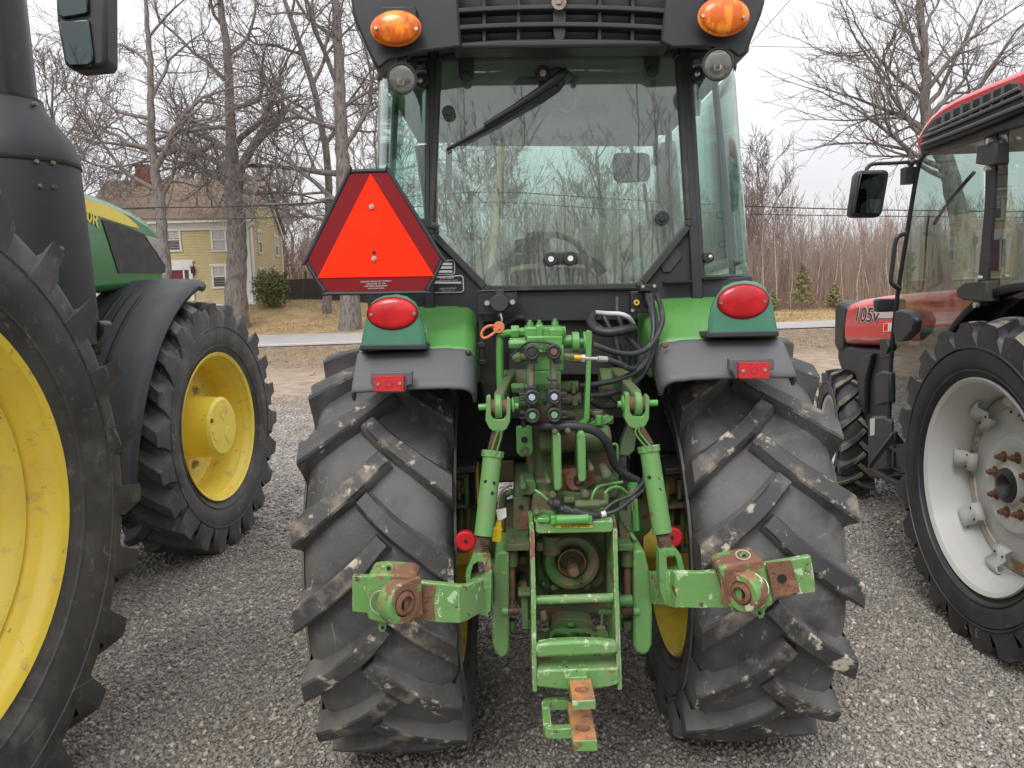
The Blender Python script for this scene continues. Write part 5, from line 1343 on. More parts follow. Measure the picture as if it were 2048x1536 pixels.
# ---- trailer socket, orange cap, right-hand cable box
mb = MB(); mb.pr([(953, 583), (1033, 580), (1034, 612), (1018, 628), (955, 630)], 2.50, .02); mb.bp(955, 580, 1032, 586, 2.5, .14, 2); sk = mb.build('socket_plate', 'black_metal', T1, bevel=.002)
mb = MB(); mb.pr([(972, 606), (992, 592), (1008, 592), (1026, 604), (1008, 618), (990, 619)], 2.488, .012); mb.cyp(999, 606, 2.45, .04, 17.5, 28); mb.bp(991, 579, 1008, 592, 2.46, .03, 2); mb.bp(994, 612, 1005, 634, 2.46, .01, -4); mb.build('trailer_socket', 'plastic_dusty', T1, bevel=.003)
for px, py in ((974, 606), (1025, 604)):
    q = MB(); q.cyp(px, py, 2.478, .012, 5, 18); q.build('socket_screw', 'steel', sk)
mb = MB(); mb.ell(P(998, 654, 2.40), .018, .02, .018); mb.cyp(997, 655, 2.375, .02, 11); mb.tp([(990, 652, 2.38), (978, 652, 2.37), (968, 658, 2.37), (963, 668, 2.37), (967, 676, 2.37), (978, 673, 2.37), (990, 664, 2.38), (1000, 656, 2.375)], .0045, 8); mb.build('dust_cap', 'orange_cap', T1)
mb = MB(); mb.tp([(1001, 628, 2.44), (1004, 640, 2.42), (999, 648, 2.40)], .003, 6); mb.build('cap_chain', 'steel', T1)
mb = MB(); mb.bp(1280, 569, 1315, 583, 2.50, .06, 2); mb.bp(1262, 583, 1297, 626, 2.54, .05, 2); mb.bp(1290, 583, 1300, 610, 2.52, .04, 2); cb = mb.build('cable_box', 'black_metal', T1, bevel=.003)
for px, py in ((1286, 573), (1309, 572), (1265, 621)):
    q = MB(); q.cyp(px, py, 2.495 if py < 600 else 2.53, .01, 3.2, 12); q.build('screw', 'steel', cb)
q = MB(); q.ringp(1273.5, 605, 2.53, .012, 5.5, 2.6, 18); q.build('test_port', 'yellow_cap', cb)
# narrow steel strips beside the bulkhead
mb = MB(); mb.bp(958, 630, 968, 732, 2.52, .03, 1); 
for y in (690, 725): mb.bp(955, y - 5, 972, y + 5, 2.51, .03, 0)
mb.build('mounting_strip', 'black_metal', T1, bevel=.002)

# ---- hoses and pipes
hoses = [('hydraulic_hose', 'hose', .0085, [(1294, 590, 2.5), (1304, 622, 2.42), (1307, 665, 2.38), (1296, 712, 2.35), (1278, 738, 2.32), (1240, 758, 2.30), (1200, 767, 2.28), (1160, 772, 2.27)]),
         ('hydraulic_hose', 'hose', .0085, [(1314, 590, 2.5), (1322, 615, 2.42), (1324, 645, 2.38), (1308, 682, 2.34), (1285, 702, 2.32), (1255, 708, 2.30), (1222, 702, 2.28), (1184, 688, 2.27)]),
         ('hydraulic_hose', 'hose', .0085, [(1300, 590, 2.5), (1313, 650, 2.42), (1309, 700, 2.4), (1288, 746, 2.36), (1255, 775, 2.33), (1215, 788, 2.3), (1165, 792, 2.28)]),
         ('brake_hose', 'hose', .0095, [(1234, 596, 2.62), (1236, 630, 2.58), (1252, 670, 2.52), (1276, 696, 2.46), (1284, 716, 2.40), (1276, 733, 2.34), (1262, 738, 2.30), (1240, 728, 2.27), (1212, 719, 2.25)]),
         ('wiring_loom', 'hose', .016, [(1186, 628, 2.60), (1182, 645, 2.54), (1192, 659, 2.50), (1215, 665, 2.48), (1245, 661, 2.48), (1270, 657, 2.50)]),
         ('wiring_loom', 'hose', .011, [(1208, 634, 2.62), (1218, 655, 2.60), (1232, 680, 2.58), (1240, 720, 2.56), (1246, 756, 2.54), (1250, 790, 2.5), (1238, 808, 2.48), (1205, 812, 2.46), (1180, 800, 2.44)]),
         ('wiring_loom', 'hose', .013, [(1268, 665, 2.60), (1266, 720, 2.6), (1262, 770, 2.58), (1256, 800, 2.55)]),
         ('wiring_loom', 'hose', .012, [(1060, 648, 2.5), (1052, 640, 2.58), (1035, 636, 2.60), (1015, 645, 2.60), (1000, 655, 2.6), (985, 660, 2.62)]),
         ('white_hose', 'label', .0078, [(1192, 625, 2.60), (1215, 627, 2.54), (1240, 628, 2.52), (1256, 634, 2.52), (1265, 645, 2.54), (1268, 655, 2.56)]),
         ('hydraulic_hose', 'hose', .013, [(1075, 853, 2.18), (1112, 852, 2.16), (1150, 853, 2.16), (1185, 860, 2.17), (1207, 876, 2.18), (1220, 900, 2.2), (1228, 925, 2.22), (1245, 945, 2.24), (1275, 962, 2.26)]),
         ('wiring_loom', 'hose', .006, [(1206, 1030, 2.10), (1235, 1020, 2.1), (1262, 1000, 2.12), (1284, 980, 2.15), (1290, 960, 2.2)]),
         ('wiring_loom', 'hose', .006, [(1206, 1024, 2.11), (1228, 1005, 2.12), (1262, 990, 2.13), (1285, 965, 2.15), (1288, 940, 2.2)]),
         ('wiring_loom', 'hose', .010, [(1100, 1004, 2.12), (1118, 1016, 2.10), (1150, 1024, 2.09), (1180, 1030, 2.09), (1200, 1030, 2.10)]),
         ('brake_pipe', 'green', .004, [(1070, 980, 2.12), (1082, 988, 2.11), (1095, 1000, 2.11)]),
         ('brake_pipe', 'green', .0045, [(1182, 1022, 2.14), (1183, 998, 2.14), (1195, 975, 2.15), (1220, 968, 2.18), (1245, 964, 2.2)]),
         ('brake_pipe', 'green', .0045, [(1212, 1008, 2.14), (1210, 988, 2.14), (1222, 976, 2.15), (1240, 975, 2.16), (1262, 992, 2.18)]),
         ('brake_pipe', 'green', .005, [(1200, 858, 2.3), (1200, 888, 2.3), (1215, 893, 2.3), (1233, 890, 2.3), (1234, 930, 2.3), (1234, 965, 2.3)]),
         ('brake_pipe', 'steel_dull', .004, [(1024, 970, 2.3), (1010, 975, 2.3), (1000, 990, 2.3), (996, 1020, 2.3)]),
         ('return_pipe', 'green_dirty', .010, [(1026, 984, 2.3), (1012, 988, 2.32), (1006, 1005, 2.33), (1005, 1060, 2.35)]),
         ('valve_riser', 'green', .0125, [(1028, 666, 2.36), (1012, 667, 2.38), (1002, 672, 2.40), (1000, 690, 2.40), (1000, 740, 2.40), (1002, 800, 2.40), (1006, 830, 2.40)]),
         ('thin_cable', 'hose', .0035, [(1186, 640, 2.6), (1250, 700, 2.56), (1240, 780, 2.54), (1190, 830, 2.5)]),
         ('thin_cable', 'hose', .003, [(1022, 712, 2.2), (1045, 692, 2.16), (1062, 684, 2.13), (1090, 685, 2.13), (1110, 690, 2.14)])]
for nm, m_, r, pts in hoses:
    corr = nm == 'wiring_loom' and r > .0105
    mb = MB(); mb.tp(pts, r, 10, 10 if corr else 5, ripple=.07 if corr else None); mb.build(nm, m_, T1, ang=80)
mb = MB(); mb.tp([(1128, 714, 2.22), (1148, 716, 2.22)], .013, 6); mb.build('hose_fitting', 'green_dirty', T1)
mb = MB(); mb.tp([(1147, 716, 2.22), (1162, 717, 2.22)], .0135, 14); mb.build('hose_fitting', 'brass', T1, bevel=.001)
mb = MB(); mb.tp([(1162, 717, 2.22), (1170, 717.5, 2.22)], .012, 6); mb.tp([(1168, 717, 2.22), (1195, 718, 2.23)], .006, 10); mb.tp([(1194, 718, 2.23), (1212, 719, 2.25)], .010, 10); mb.build('hose_fitting', 'steel', T1)
mb = MB(); mb.tp([(1195, 1031, 2.10), (1212, 1027, 2.10)], .0085, 12, 1); mb.build('cable_tag', 'label', T1)
for k, (px, py) in enumerate(((1106, 1005), (1126, 1018), (1146, 1022))):
    mb = MB(); mb.tp([(px, py, 2.09), (px + 12, py + 4, 2.09)], .0125, 10, 1); mb.build('cable_connector', 'hose', T1)

# ---- remote valve stack
vb = MB()
vb.bp(1050, 654, 1129, 677, 2.26, .16, 1.5); vb.bp(1072, 650, 1086, 676, 2.25, .05, 1.5); vb.bp(1098, 657, 1126, 673, 2.25, .05, 1.5); vb.bp(1054, 672, 1125, 694, 2.24, .16, 1.5)
vb.bp(1057, 690, 1128, 742, 2.24, .16, 1.5); vb.bp(1055, 742, 1122, 770, 2.23, .17, 1.5); vb.bp(1060, 700, 1092, 706, 2.22, .04, 2)
v1 = vb.build('valve_block', 'green', T1, bevel=.005)
vb = MB(); vb.bp(1058, 766, 1122, 846, 2.23, .17, 1.5); vb.tp([(1022, 776, 2.3), (1060, 776, 2.3)], .014, 6, 1); vb.tp([(1024, 777, 2.3), (1050, 777, 2.3)], .018, 6, 1)
vb.tp([(1120, 775, 2.3), (1157, 773, 2.3)], .018, 12, 1); vb.tp([(1120, 799, 2.3), (1162, 797, 2.3)], .019, 12, 1); vb.tp([(1023, 804, 2.3), (1060, 803, 2.3)], .018, 6, 1); vb.tp([(1040, 802, 2.3), (1060, 802, 2.3)], .022, 12, 1)
vb.tp([(1024, 715, 2.3), (1056, 714, 2.3)], .012, 12, 1); vb.tp([(1028, 716, 2.3), (1042, 715, 2.3)], .018, 6, 1); vb.tp([(1118, 830, 2.32), (1150, 828, 2.32)], .018, 12, 1); vb.bp(1143, 766, 1152, 788, 2.27, .03); vb.bp(1145, 792, 1156, 812, 2.27, .03)
vb.build('spool_section', 'green_dirty', T1, bevel=.003)
vb = MB(); vb.tp([(1036, 664, 2.32), (1051, 664, 2.32)], .014, 6, 1); vb.tp([(1022, 664, 2.32), (1038, 664, 2.32)], .021, 6, 1); vb.tp([(1020, 688, 2.3), (1056, 686, 2.3)], .018, 8, 1); vb.tp([(1017, 688, 2.3), (1026, 688, 2.3)], .013, 6, 1)
vb.tp([(1122, 684, 2.3), (1145, 682, 2.3)], .019, 16, 1); vb.tp([(1124, 665, 2.3), (1131, 665, 2.3)], .019, 16, 1); vb.split('pipe_union', 'green', T1, bevel=.002)
for px, py in ((1060, 652), (1079, 652), (1110, 649)):
    a = P(px, py + 4, 2.31); q = MB(); q.cone(a, a + Vector((0, 0, .016)), .011, .010, 6); q.cone(a + Vector((0, 0, .012)), a + Vector((0, 0, .024)), .006, .005, 8); q.build('plug_bolt', 'green', T1)
for px, py in ((1075, 681), (1087, 681), (1087, 697), (1076, 775), (1089, 774), (1088, 799)):
    q = MB(); q.ringp(px, py, 2.218, .012, 4.2, 2, 14); q.build('cap_screw', 'green_dirty', T1)
# capped couplers
for px, py, m_ in ((1064, 705, 'hose'), (1108, 704, 'cap_brown'), (1064, 795, 'cap_blue'), (1108.6, 794, 'cap_blue'), (1065, 832, 'cap_green'), (1109, 830.5, 'cap_green')):
    q = MB(); q.cyp(px, py, 2.13, .04, 15.6, 30); q.cyp(px, py, 2.16, .09, 12, 20); q.ringp(px, py, 2.127, .006, 14, 10.5, 30)
    s_ = -1 if px < 1080 else 1
    if py < 760: q.pr([(px + s_ * 4 - 8, py + 12), (px + s_ * 4 + 8, py + 10), (px + s_ * 9 + 8, py + 22), (px + s_ * 9 - 8, py + 25)] if s_ > 0 else [(px - 7, py + 12), (px + 9, py + 12), (px + 12, py + 22), (px - 10, py + 23)], 2.145, .035)
    else:
        q.bp(px + s_ * 19 - 7, py - 9, px + s_ * 19 + 7, py - 3, 2.145, .03, 3); q.bp(px + s_ * 19 - 7, py + 2, px + s_ * 19 + 7, py + 7, 2.145, .03, 3)
        if py < 810: q.bp(px - 8, py - 22, px + 8, py - 13, 2.145, .03, 4)
    c_ = q.build('coupler_cap', 'hose', T1, bevel=.002)
    q = MB(); q.cyp(px, py, 2.126, .008, 6.6, 24); q.build('colour_disc', m_, c_, bevel=.001)
for x0, y0, x1, y1 in ((1064, 722, 1062, 776), (1106, 720, 1108, 778)):
    q = MB(); q.tp([(x0, y0, 2.19), (x1, y1, 2.19)], .0095, 14, 1); q.build('coupler_tube', 'steel_dull', T1)
q = MB(); q.tp([(1094, 755, 2.17), (1100, 760, 2.17), (1114, 760, 2.17)], .003, 6); q.build('cable_tie', 'hose', T1)
q = MB(); q.bp(1066, 848, 1120, 859, 2.17, .05, 1); q.bp(1042, 838, 1052, 856, 2.17, .03, 1); q.bp(1112, 845, 1122, 864, 2.15, .02, 1); q.build('hose_clamp', 'hose', T1, bevel=.004)
# lever support with two discs
q = MB(); q.pr([(1172, 664), (1178, 660), (1184, 664), (1183, 700), (1179, 835), (1174, 848), (1164, 852), (1120, 850), (1118, 845), (1160, 845), (1168, 838), (1172, 760)], 2.22, .03)
for px, hw_, sgn in ((1151, 4, 0), (1173, 4, 0)):
    c = P(px, 684, 2.25); q.cone((c.x - .010, c.y, c.z), (c.x + .010, c.y, c.z), .030, .030, 28)
c = P(1162, 684, 2.25); q.cone((c.x - .012, c.y, c.z), (c.x + .012, c.y, c.z), .012, .012, 12)
q.build('lever_support', 'green', T1, bevel=.002)
q = MB(); q.pr([(1150, 848), (1180, 846), (1214, 830), (1224, 834), (1224, 842), (1205, 852), (1160, 858)], 2.26, .03); q.tp([(1198, 850, 2.24), (1198, 830, 2.24)], .012, 6, 1); q.build('linkage_bracket', 'green', T1, bevel=.002)
q = MB(); a = P(1190, 828, 2.3); q.cone(a, a + Vector((0, 0, .012)), .026, .026, 20); q.cone(a - Vector((0, 0, .03)), a, .012, .012, 12); q.cone(a + Vector((.03, 0, -.03)), a + Vector((.03, 0, -.015)), .025, .025, 20); q.tp([(1180, 838, 2.3), (1226, 838, 2.3)], .010, 10); q.build('filler_cap', 'steel_dull', T1, bevel=.002)

# ---- transmission and rockshaft housing
q = MB()
q.pr([(1075, 866), (1085, 858), (1205, 856), (1224, 866), (1228, 975), (1215, 990), (1080, 990), (1066, 975), (1074, 930)], 2.30, .5)
q.pr([(1060, 960), (1238, 952), (1242, 975), (1235, 1000), (1058, 1000)], 2.26, .5)
q.pr([(1066, 984), (1212, 980), (1222, 1040), (1060, 1045)], 2.20, .5)
q.pr([(1030, 996), (1046, 990), (1220, 992), (1262, 996), (1262, 1200), (1240, 1230), (1050, 1230), (1028, 1200)], 2.34, .7)
q.cone(P(1078, 880, 2.26), P(1220, 876, 2.26), .040, .040, 20)
rk = q.build('transmission_housing', 'green_dirty', T1, bevel=.010)
for x0, x1, yt, yb, dd in ((1107, 1122, 866, 982, 0), (1156, 1171, 863, 964, 0)):
    q = MB(); rx_ = P((x0 + x1) / 2, 900, 2.14); 
    q.pr([(x0 - 1, yt + 6), (x0 + 3, yt), (x1 - 4, yt), (x1, yt + 6), (x1 + 2, yb - 6), (x1 - 3, yb), (x0 + 3, yb), (x0 + 1, yb - 6)], 2.13, .16); q.build('top_link_bracket', 'green_rod', T1, bevel=.004)
q = MB(); q.pr([(1122, 894), (1154, 892), (1154, 922), (1122, 924)], 2.285, .02); q.build('bracket_recess', 'dark_void', rk)
q = MB(); q.pr([(1108, 940), (1188, 936), (1190, 968), (1170, 984), (1120, 986), (1104, 976)], 2.22, .1); q.tp([(1150, 962, 2.2), (1150, 962, 2.24)], .03, 12, 1); q.cyp(1158, 962, 2.20, .05, 12, 8); q.build('grease_crust', 'rust', T1, bevel=.006)
q = MB(); q.ringp(1158, 962, 2.19, .02, 11, 7, 18); q.build('seal_ring', 'dark_void', T1)
q = MB(); q.pr([(1032, 853), (1065, 852), (1066, 904), (1060, 913), (1042, 914), (1033, 905)], 2.24, .02); lb = q.build('lift_cylinder_bracket', 'green', T1, bevel=.003)
q = MB(); q.cyp(1049, 880, 2.235, .02, 6.5, 18); q.build('bracket_hole', 'dark_void', lb)
q = MB(); q.cyp(1050, 904, 2.225, .02, 9, 18); q.hexp(1050, 904, 2.215, .03, 6); q.build('bracket_nut', 'green_dirty', lb)
q = MB(); q.pr([(1040, 966), (1048, 960), (1068, 960), (1072, 968), (1072, 984), (1064, 990), (1042, 990)], 2.2, .1); q.ringp(1050, 972, 2.19, .02, 8, 4); q.build('flange', 'green_dirty', T1, bevel=.004)
# brake line banjo, filler neck and sensor on the cover
q = MB(); q.cone(P(1102, 1040, 2.14), P(1102, 1016, 2.14), .030, .030, 20); q.cyp(1074, 1028, 2.1, .05, 8); q.cyp(1074, 1028, 2.09, .02, 4); q.bp(1074, 1020, 1106, 1036, 2.12, .05); q.build('drain_boss', 'green_dirty', T1, bevel=.004)
q = MB(); q.tp([(1150, 1010, 2.13), (1200, 1008, 2.13)], .014, 8, 1); q.tp([(1196, 1008, 2.13), (1216, 1004, 2.13)], .010, 6, 1); q.tp([(1213, 1010, 2.13), (1212, 988, 2.13)], .008, 8, 1); q.bp(1128, 996, 1150, 1006, 2.14, .04); q.split('brake_union', 'green_dirty', T1, bevel=.002)
for px, py, r in ((1105, 991, 6), (1171, 990, 6), (1214, 950, 7), (1183, 938, 4), (1096, 964, 4), (1046, 974, 5), (1110, 864, 4), (1136, 862, 4), (1044, 1071, 7), (1045, 1120, 8), (1045, 1172, 8), (1075, 1094, 5), (1108, 1175, 6), (1174, 1173, 6), (1086, 1168, 4), (1250, 1100, 7)):
    q = MB(); q.hexp(px, py, 2.12 if py < 1000 else 2.24, .12 if py < 1000 else .12, r); q.cyp(px, py, 2.13 if py < 1000 else 2.25, .10, r * 1.35, 16); q.build('housing_bolt', 'green_dirty', T1, bevel=.001)
# side flange plates with bolts
for x0, x1, s_ in ((1027, 1058, -1), (1238, 1262, 1)):
    q = MB(); q.pr([(x0, 1000), (x0 + 6, 994), (x1, 994), (x1, 1060), (x1 - 2, 1078), (x0 + 2, 1078), (x0, 1060)], 2.22, .03); fp = q.build('side_flange', 'green_dirty', T1, bevel=.003)
    q = MB(); q.cyp((x0 + x1) / 2, 1015, 2.215, .02, 5, 14); q.build('flange_hole', 'dark_void', fp)
q = MB(); q.pr([(1034, 1028), (1057, 1022), (1058, 1058), (1036, 1060)], 2.216, .01); q.build('rust_patch', 'rust', T1)
# ears that carry the stabiliser pins
for x0, x1 in ((1011, 1060), (1236, 1266)):
    q = MB(); q.bp(x0, 1088, x1, 1103, 2.16, .16, 0); q.cone(P((x0 + (x1 if x0 < 1100 else x1)) / 2 + (-12 if x0 < 1100 else 4), 1100, 2.2), P((x0 + x1) / 2 + (-12 if x0 < 1100 else 4), 1132, 2.2), .019, .019, 16)
    q.cone(P((x0 + x1) / 2 - 10, 1086, 2.2), P((x0 + x1) / 2 - 10, 1078, 2.2), .016, .013, 6); q.build('pin_ear', 'green_dirty', T1, bevel=.003)
    q = MB(); cxm = (x0 + x1) / 2 + (-12 if x0 < 1100 else 4); q.cone(P(cxm, 1130, 2.2), P(cxm, 1216, 2.2), .011, .011, 12); q.build('pin_rod', 'rust', T1)
    q = MB(); q.cone(P(cxm, 1208, 2.2), P(cxm, 1226, 2.2), .016, .018, 16); q.cone(P(cxm, 1240, 2.2), P(cxm, 1258, 2.2), .020, .016, 6); q.tp([(cxm - 16, 1222, 2.18), (cxm + 22, 1222, 2.18)], .010, 10, 1); q.build('rod_end', 'green_dirty', T1, bevel=.002)
for px, py in ((1008, 1222), (1270, 1222)):
    s_ = -1 if px < 1100 else 1
    q = MB(); q.tp([(px - 4, py, 2.16), (px + 8, py, 2.16)], .013, 14, 1); q.build('threaded_pin', 'green', T1)
    q = MB(); q.tp([(px - s_ * 6, py, 2.165), (px - s_ * 28, py, 2.165)], .010, 12, 1); q.build('threaded_pin', 'thread', T1)
q = MB(); q.bp(1043, 1184, 1057, 1262, 2.14, .10, 0); q.bp(1228, 1184, 1242, 1260, 2.14, .10, 0); q.bp(1036, 1186, 1062, 1194, 2.12, .05); q.tp([(1234, 1202, 2.12), (1265, 1200, 2.12)], .016, 16, 1); q.tp([(1228, 1224, 2.14), (1196, 1222, 2.14)], .011, 12, 1); q.tp([(1060, 1226, 2.14), (1088, 1224, 2.14)], .011, 12, 1)
q.tp([(1084, 1220, 2.12), (1088, 1240, 2.12)], .012, 6, 1); q.tp([(1204, 1228, 2.13), (1203, 1262, 2.13)], .004, 6, 1); q.bp(1194, 1254, 1212, 1263, 2.12, .02); q.split('drawbar_hanger', 'green_dirty', T1, bevel=.003)

# ---- PTO
q = MB(); q.pr([(1072, 1068), (1212, 1064), (1210, 1160), (1200, 1176), (1090, 1182), (1072, 1170)], 2.27, .1); q.build('rear_cover', 'green_dirty', T1, bevel=.01)
mt_ = Matrix.Translation(P(1143, 1122, 2.24)) @ Matrix.Rotation(-PI / 2, 4, 'Z')
k = SC(2.24)
q = MB(); q.lathe([(-.04, 64 * k), (0, 62 * k), (.02, 54 * k), (.024, 46 * k), (.016, 38 * k), (-.005, 32 * k), (-.02, 28 * k)], mt_, 48); q.cone(P(1102, 1070, 2.24), P(1102, 1105, 2.24), .030, .030, 16); q.bp(1074, 1086, 1086, 1102, 2.2, .05); q.build('pto_housing', 'green_dirty', T1)
q = MB(); q.lathe([(.018, 29 * k), (.022, 26 * k), (.0, 24 * k), (-.05, 23 * k), (-.05, 0)], mt_, 36); q.build('pto_seal', 'rust', T1)
q = MB(); n = 12; rows = []
for d_, sc_ in ((.0, 1), (.085, 1), (.092, .9)):
    rows.append([mt_ @ Vector((d_, math.cos(2 * PI * i / (n * 4)) * sc_ * k * (11.5 if (i // 2) % 2 else 9.5), math.sin(2 * PI * i / (n * 4)) * sc_ * k * (11.5 if (i // 2) % 2 else 9.5) - .002)) for i in range(n * 4 + 1)])
q.grid(rows); q.f.append(tuple(range(2 * (n * 4 + 1), 3 * (n * 4 + 1) - 1))); q.m.append(0)
q.build('pto_shaft', M['thread'], T1, flat=False, ang=25)
# PTO guard and drawbar cage
def xplate(q, path, th, dep):
    pts = [P(*p) for p in path]; back = [p + Vector((0, d_, 0)) for p, d_ in zip(pts, dep)][::-1]
    # keep both outlines in their own planes: sweep strip by strip
    n = len(pts)
    for i in range(n - 1):
        a, b_ = pts[i], pts[i + 1]; c, d_ = back[n - 2 - i], back[n - 1 - i]
        q.prism([a - Vector((th / 2, 0, 0)), b_ - Vector((th / 2, 0, 0)), c - Vector((th / 2, 0, 0)), d_ - Vector((th / 2, 0, 0))], (th, 0, 0))
q = MB(); xplate(q, [(1061, 1030, 2.17), (1064, 1060, 2.10), (1067, 1180, 2.07), (1068, 1300, 2.04), (1070, 1384, 2.03)], .013, (.05, .12, .17, .2, .16)); q.build('cage_side_plate', 'green_worn', T1, bevel=.002)
q = MB(); xplate(q, [(1226, 1032, 2.17), (1230, 1060, 2.10), (1233, 1180, 2.07), (1237, 1300, 2.04), (1240, 1380, 2.03)], .013, (.05, .12, .17, .2, .16)); q.build('cage_side_plate', 'green_worn', T1, bevel=.002)
q = MB(); q.pr([(1072, 1046), (1226, 1041), (1226, 1058), (1222, 1065), (1076, 1068), (1072, 1062)], 2.09, .03); q.pr([(1068, 1040), (1224, 1034), (1226, 1044), (1070, 1048)], 2.10, .14); hb_ = q.build('guard_bar', 'green_worn', T1, bevel=.004)
q = MB(); q.tp([(1112, 1040, 2.085), (1178, 1037, 2.085)], .015, 16, 1); 
for px in (1107, 1179): q.bp(px - 6, 1032, px + 6, 1050, 2.075, .04)
q.bp(1074, 1036, 1100, 1046, 2.08, .05); q.build('guard_hinge', 'green', T1, bevel=.003)
q = MB(); q.bp(1112, 1050, 1186, 1056, 2.0875, .003, 2); wlb = q.build('warning_label', 'yellow_cap', T1)
text_mesh('lettering', 'WARNING', P(1150, 1053, 2.086), .009, 'plate_black', wlb, Rr, sx=1.8)
q = MB(); q.tp([(1072, 1200, 2.10), (1228, 1195, 2.10)], .0125, 20, 1); q.build('cross_tube', 'green_worn', T1)
q = MB(); pts = [(1072, 1290), (1100, 1285), (1150, 1282), (1200, 1283), (1236, 1287), (1237, 1309), (1200, 1312), (1120, 1315), (1073, 1318)]
q.pr(pts, 2.03, .035); q.build('cross_bar', 'green_worn', T1, bevel=.009)
q = MB(); pts = [(1074, 1342), (1100, 1340), (1238, 1336), (1238, 1370), (1200, 1378), (1150, 1381), (1110, 1379), (1074, 1374)]
q.pr(pts, 2.02, .03); a = [P(1074, 1342, 2.03), P(1238, 1336, 2.03)]
q.add([a[0], a[1], a[1] + Vector((0, .22, .012)), a[0] + Vector((0, .22, .012)), a[0] - Vector((0, 0, .012)), a[1] - Vector((0, 0, .012)), a[1] + Vector((0, .22, 0)), a[0] + Vector((0, .22, 0))], [(0, 1, 2, 3), (4, 5, 6, 7), (0, 1, 5, 4), (1, 2, 6, 5), (2, 3, 7, 6), (3, 0, 4, 7)])
q.build('cage_floor', 'green_worn', T1, bevel=.006)
q = MB(); frame(q, [(1097, 1290), (1098, 1266), (1108, 1259), (1180, 1258), (1190, 1265), (1190, 1288)], [(1105, 1288), (1105, 1272), (1112, 1266), (1176, 1265), (1182, 1272), (1182, 1286)], 2.18, .03); q.pr([(1098, 1264), (1104, 1244), (1120, 1238), (1168, 1238), (1184, 1244), (1188, 1264)], 2.24, .06); q.cone(P(1142, 1250, 2.19), P(1142, 1243, 2.19), .014, .012, 16)
q.build('clevis_strap', 'green_dirty', T1, bevel=.004)
# drawbar and hammer strap
def wbox(q, px, py, Y0, Y1, w_, h_, slope=0.0):
    a = P(px, py, Y0)   # top centre of the rear end
    vs = []
    for Y, dz, ddx in ((Y0, 0, 0), (Y1, slope, (Y1 - Y0) * 0)):
        for sx_, sz in ((-1, 0), (1, 0), (1, -1), (-1, -1)):
            vs.append((a.x + sx_ * w_ / 2 + ddx, Y, a.z + dz + sz * h_))
    q.add(vs, [(0, 1, 2, 3), (7, 6, 5, 4), (0, 4, 5, 1), (1, 5, 6, 2), (2, 6, 7, 3), (3, 7, 4, 0)])
def holed_bar(name, px, py, Y0, Y1, w_, h_, hY, hr, parent, mats=('green_worn', 'rust_orange')):
    """flat bar with a round through hole; top face gets slot 1"""
    a = P(px, py, Y0); q = MB(); n = 24; cy_ = hY; cxx = a.x
    def outer(t):
        c, s_ = math.cos(t), math.sin(t)
        hx_, y0_, y1_ = w_ / 2, Y0 - cy_, Y1 - cy_
        kx = hx_ / abs(c) if abs(c) > 1e-6 else 1e9; ky = (y1_ / s_) if s_ > 1e-6 else ((y0_ / s_) if s_ < -1e-6 else 1e9)
        k_ = min(kx, ky); return (c * k_, s_ * k_)
    angs = sorted(set([2 * PI * i / n for i in range(n)] + [math.atan2(y - cy_, x) % (2 * PI) for x in (-w_ / 2, w_ / 2) for y in (Y0, Y1)])); m_ = len(angs)
    vs = []
    for z in (a.z, a.z - h_):
        for t in angs: o_ = outer(t); vs.append((cxx + o_[0], cy_ + o_[1], z))
        for t in angs: vs.append((cxx + hr * math.cos(t), cy_ + hr * math.sin(t), z))
    fs, ms = [], []
    for i in range(m_):
        j = (i + 1) % m_
        fs.append((i, j, m_ + j, m_ + i)); ms.append(1)
        fs.append((2 * m_ + j, 2 * m_ + i, 3 * m_ + i, 3 * m_ + j)); ms.append(0)
        fs.append((j, i, 2 * m_ + i, 2 * m_ + j)); ms.append(0)
        fs.append((m_ + i, m_ + j, 3 * m_ + j, 3 * m_ + i)); ms.append(1)
    q.v = vs; q.f = fs; q.m = ms
    return q.build(name, list(mats), parent, bevel=.0025)
q = MB(); wbox(q, 1155, 1354, 2.0, 2.5, .052, .03, .0); wbox(q, 1157, 1354, 1.99, 2.12, .05, .062, 0); db = q.build('drawbar', 'green_worn', T1, bevel=.003)
holed_bar('hammer_strap', 1168, 1401, 1.885, 2.005, .0600, .026, 1.945, .0185, db)
holed_bar('drawbar_tongue', 1170, 1481, 1.845, 2.04, .0620, .030, 1.905, .0185, db)
q = MB(); a = P(1158, 1348, 2.02); q.cone(a, a + Vector((0, 0, .006)), .016, .016, 6); q.build('strap_bolt', 'green', db)
za = P(1170, 1481, 1.845).z; xl = P(1086, 1440, 1.94).x; xr = P(1144, 1440, 1.94).x
q = MB(); pth_o = [(xr, 1.905), (xl + .02, 1.905), (xl + .006, 1.912), (xl, 1.93), (xl, 2.045), (xl + .006, 2.063), (xl + .02, 2.07), (xr, 2.07)]
pth_i = [(xr, 1.928), (xl + .03, 1.928), (xl + .025, 1.93), (xl + .022, 1.936), (xl + .022, 2.04), (xl + .025, 2.045), (xl + .03, 2.048), (xr, 2.048)]
for i in range(7):
    q.prism([Vector((*pth_o[i], za - .002)), Vector((*pth_o[i + 1], za - .002)), Vector((*pth_i[i + 1], za - .002)), Vector((*pth_i[i], za - .002))], (0, 0, -.028))
q.build('pin_guard_loop', 'green_worn', db, bevel=.002)

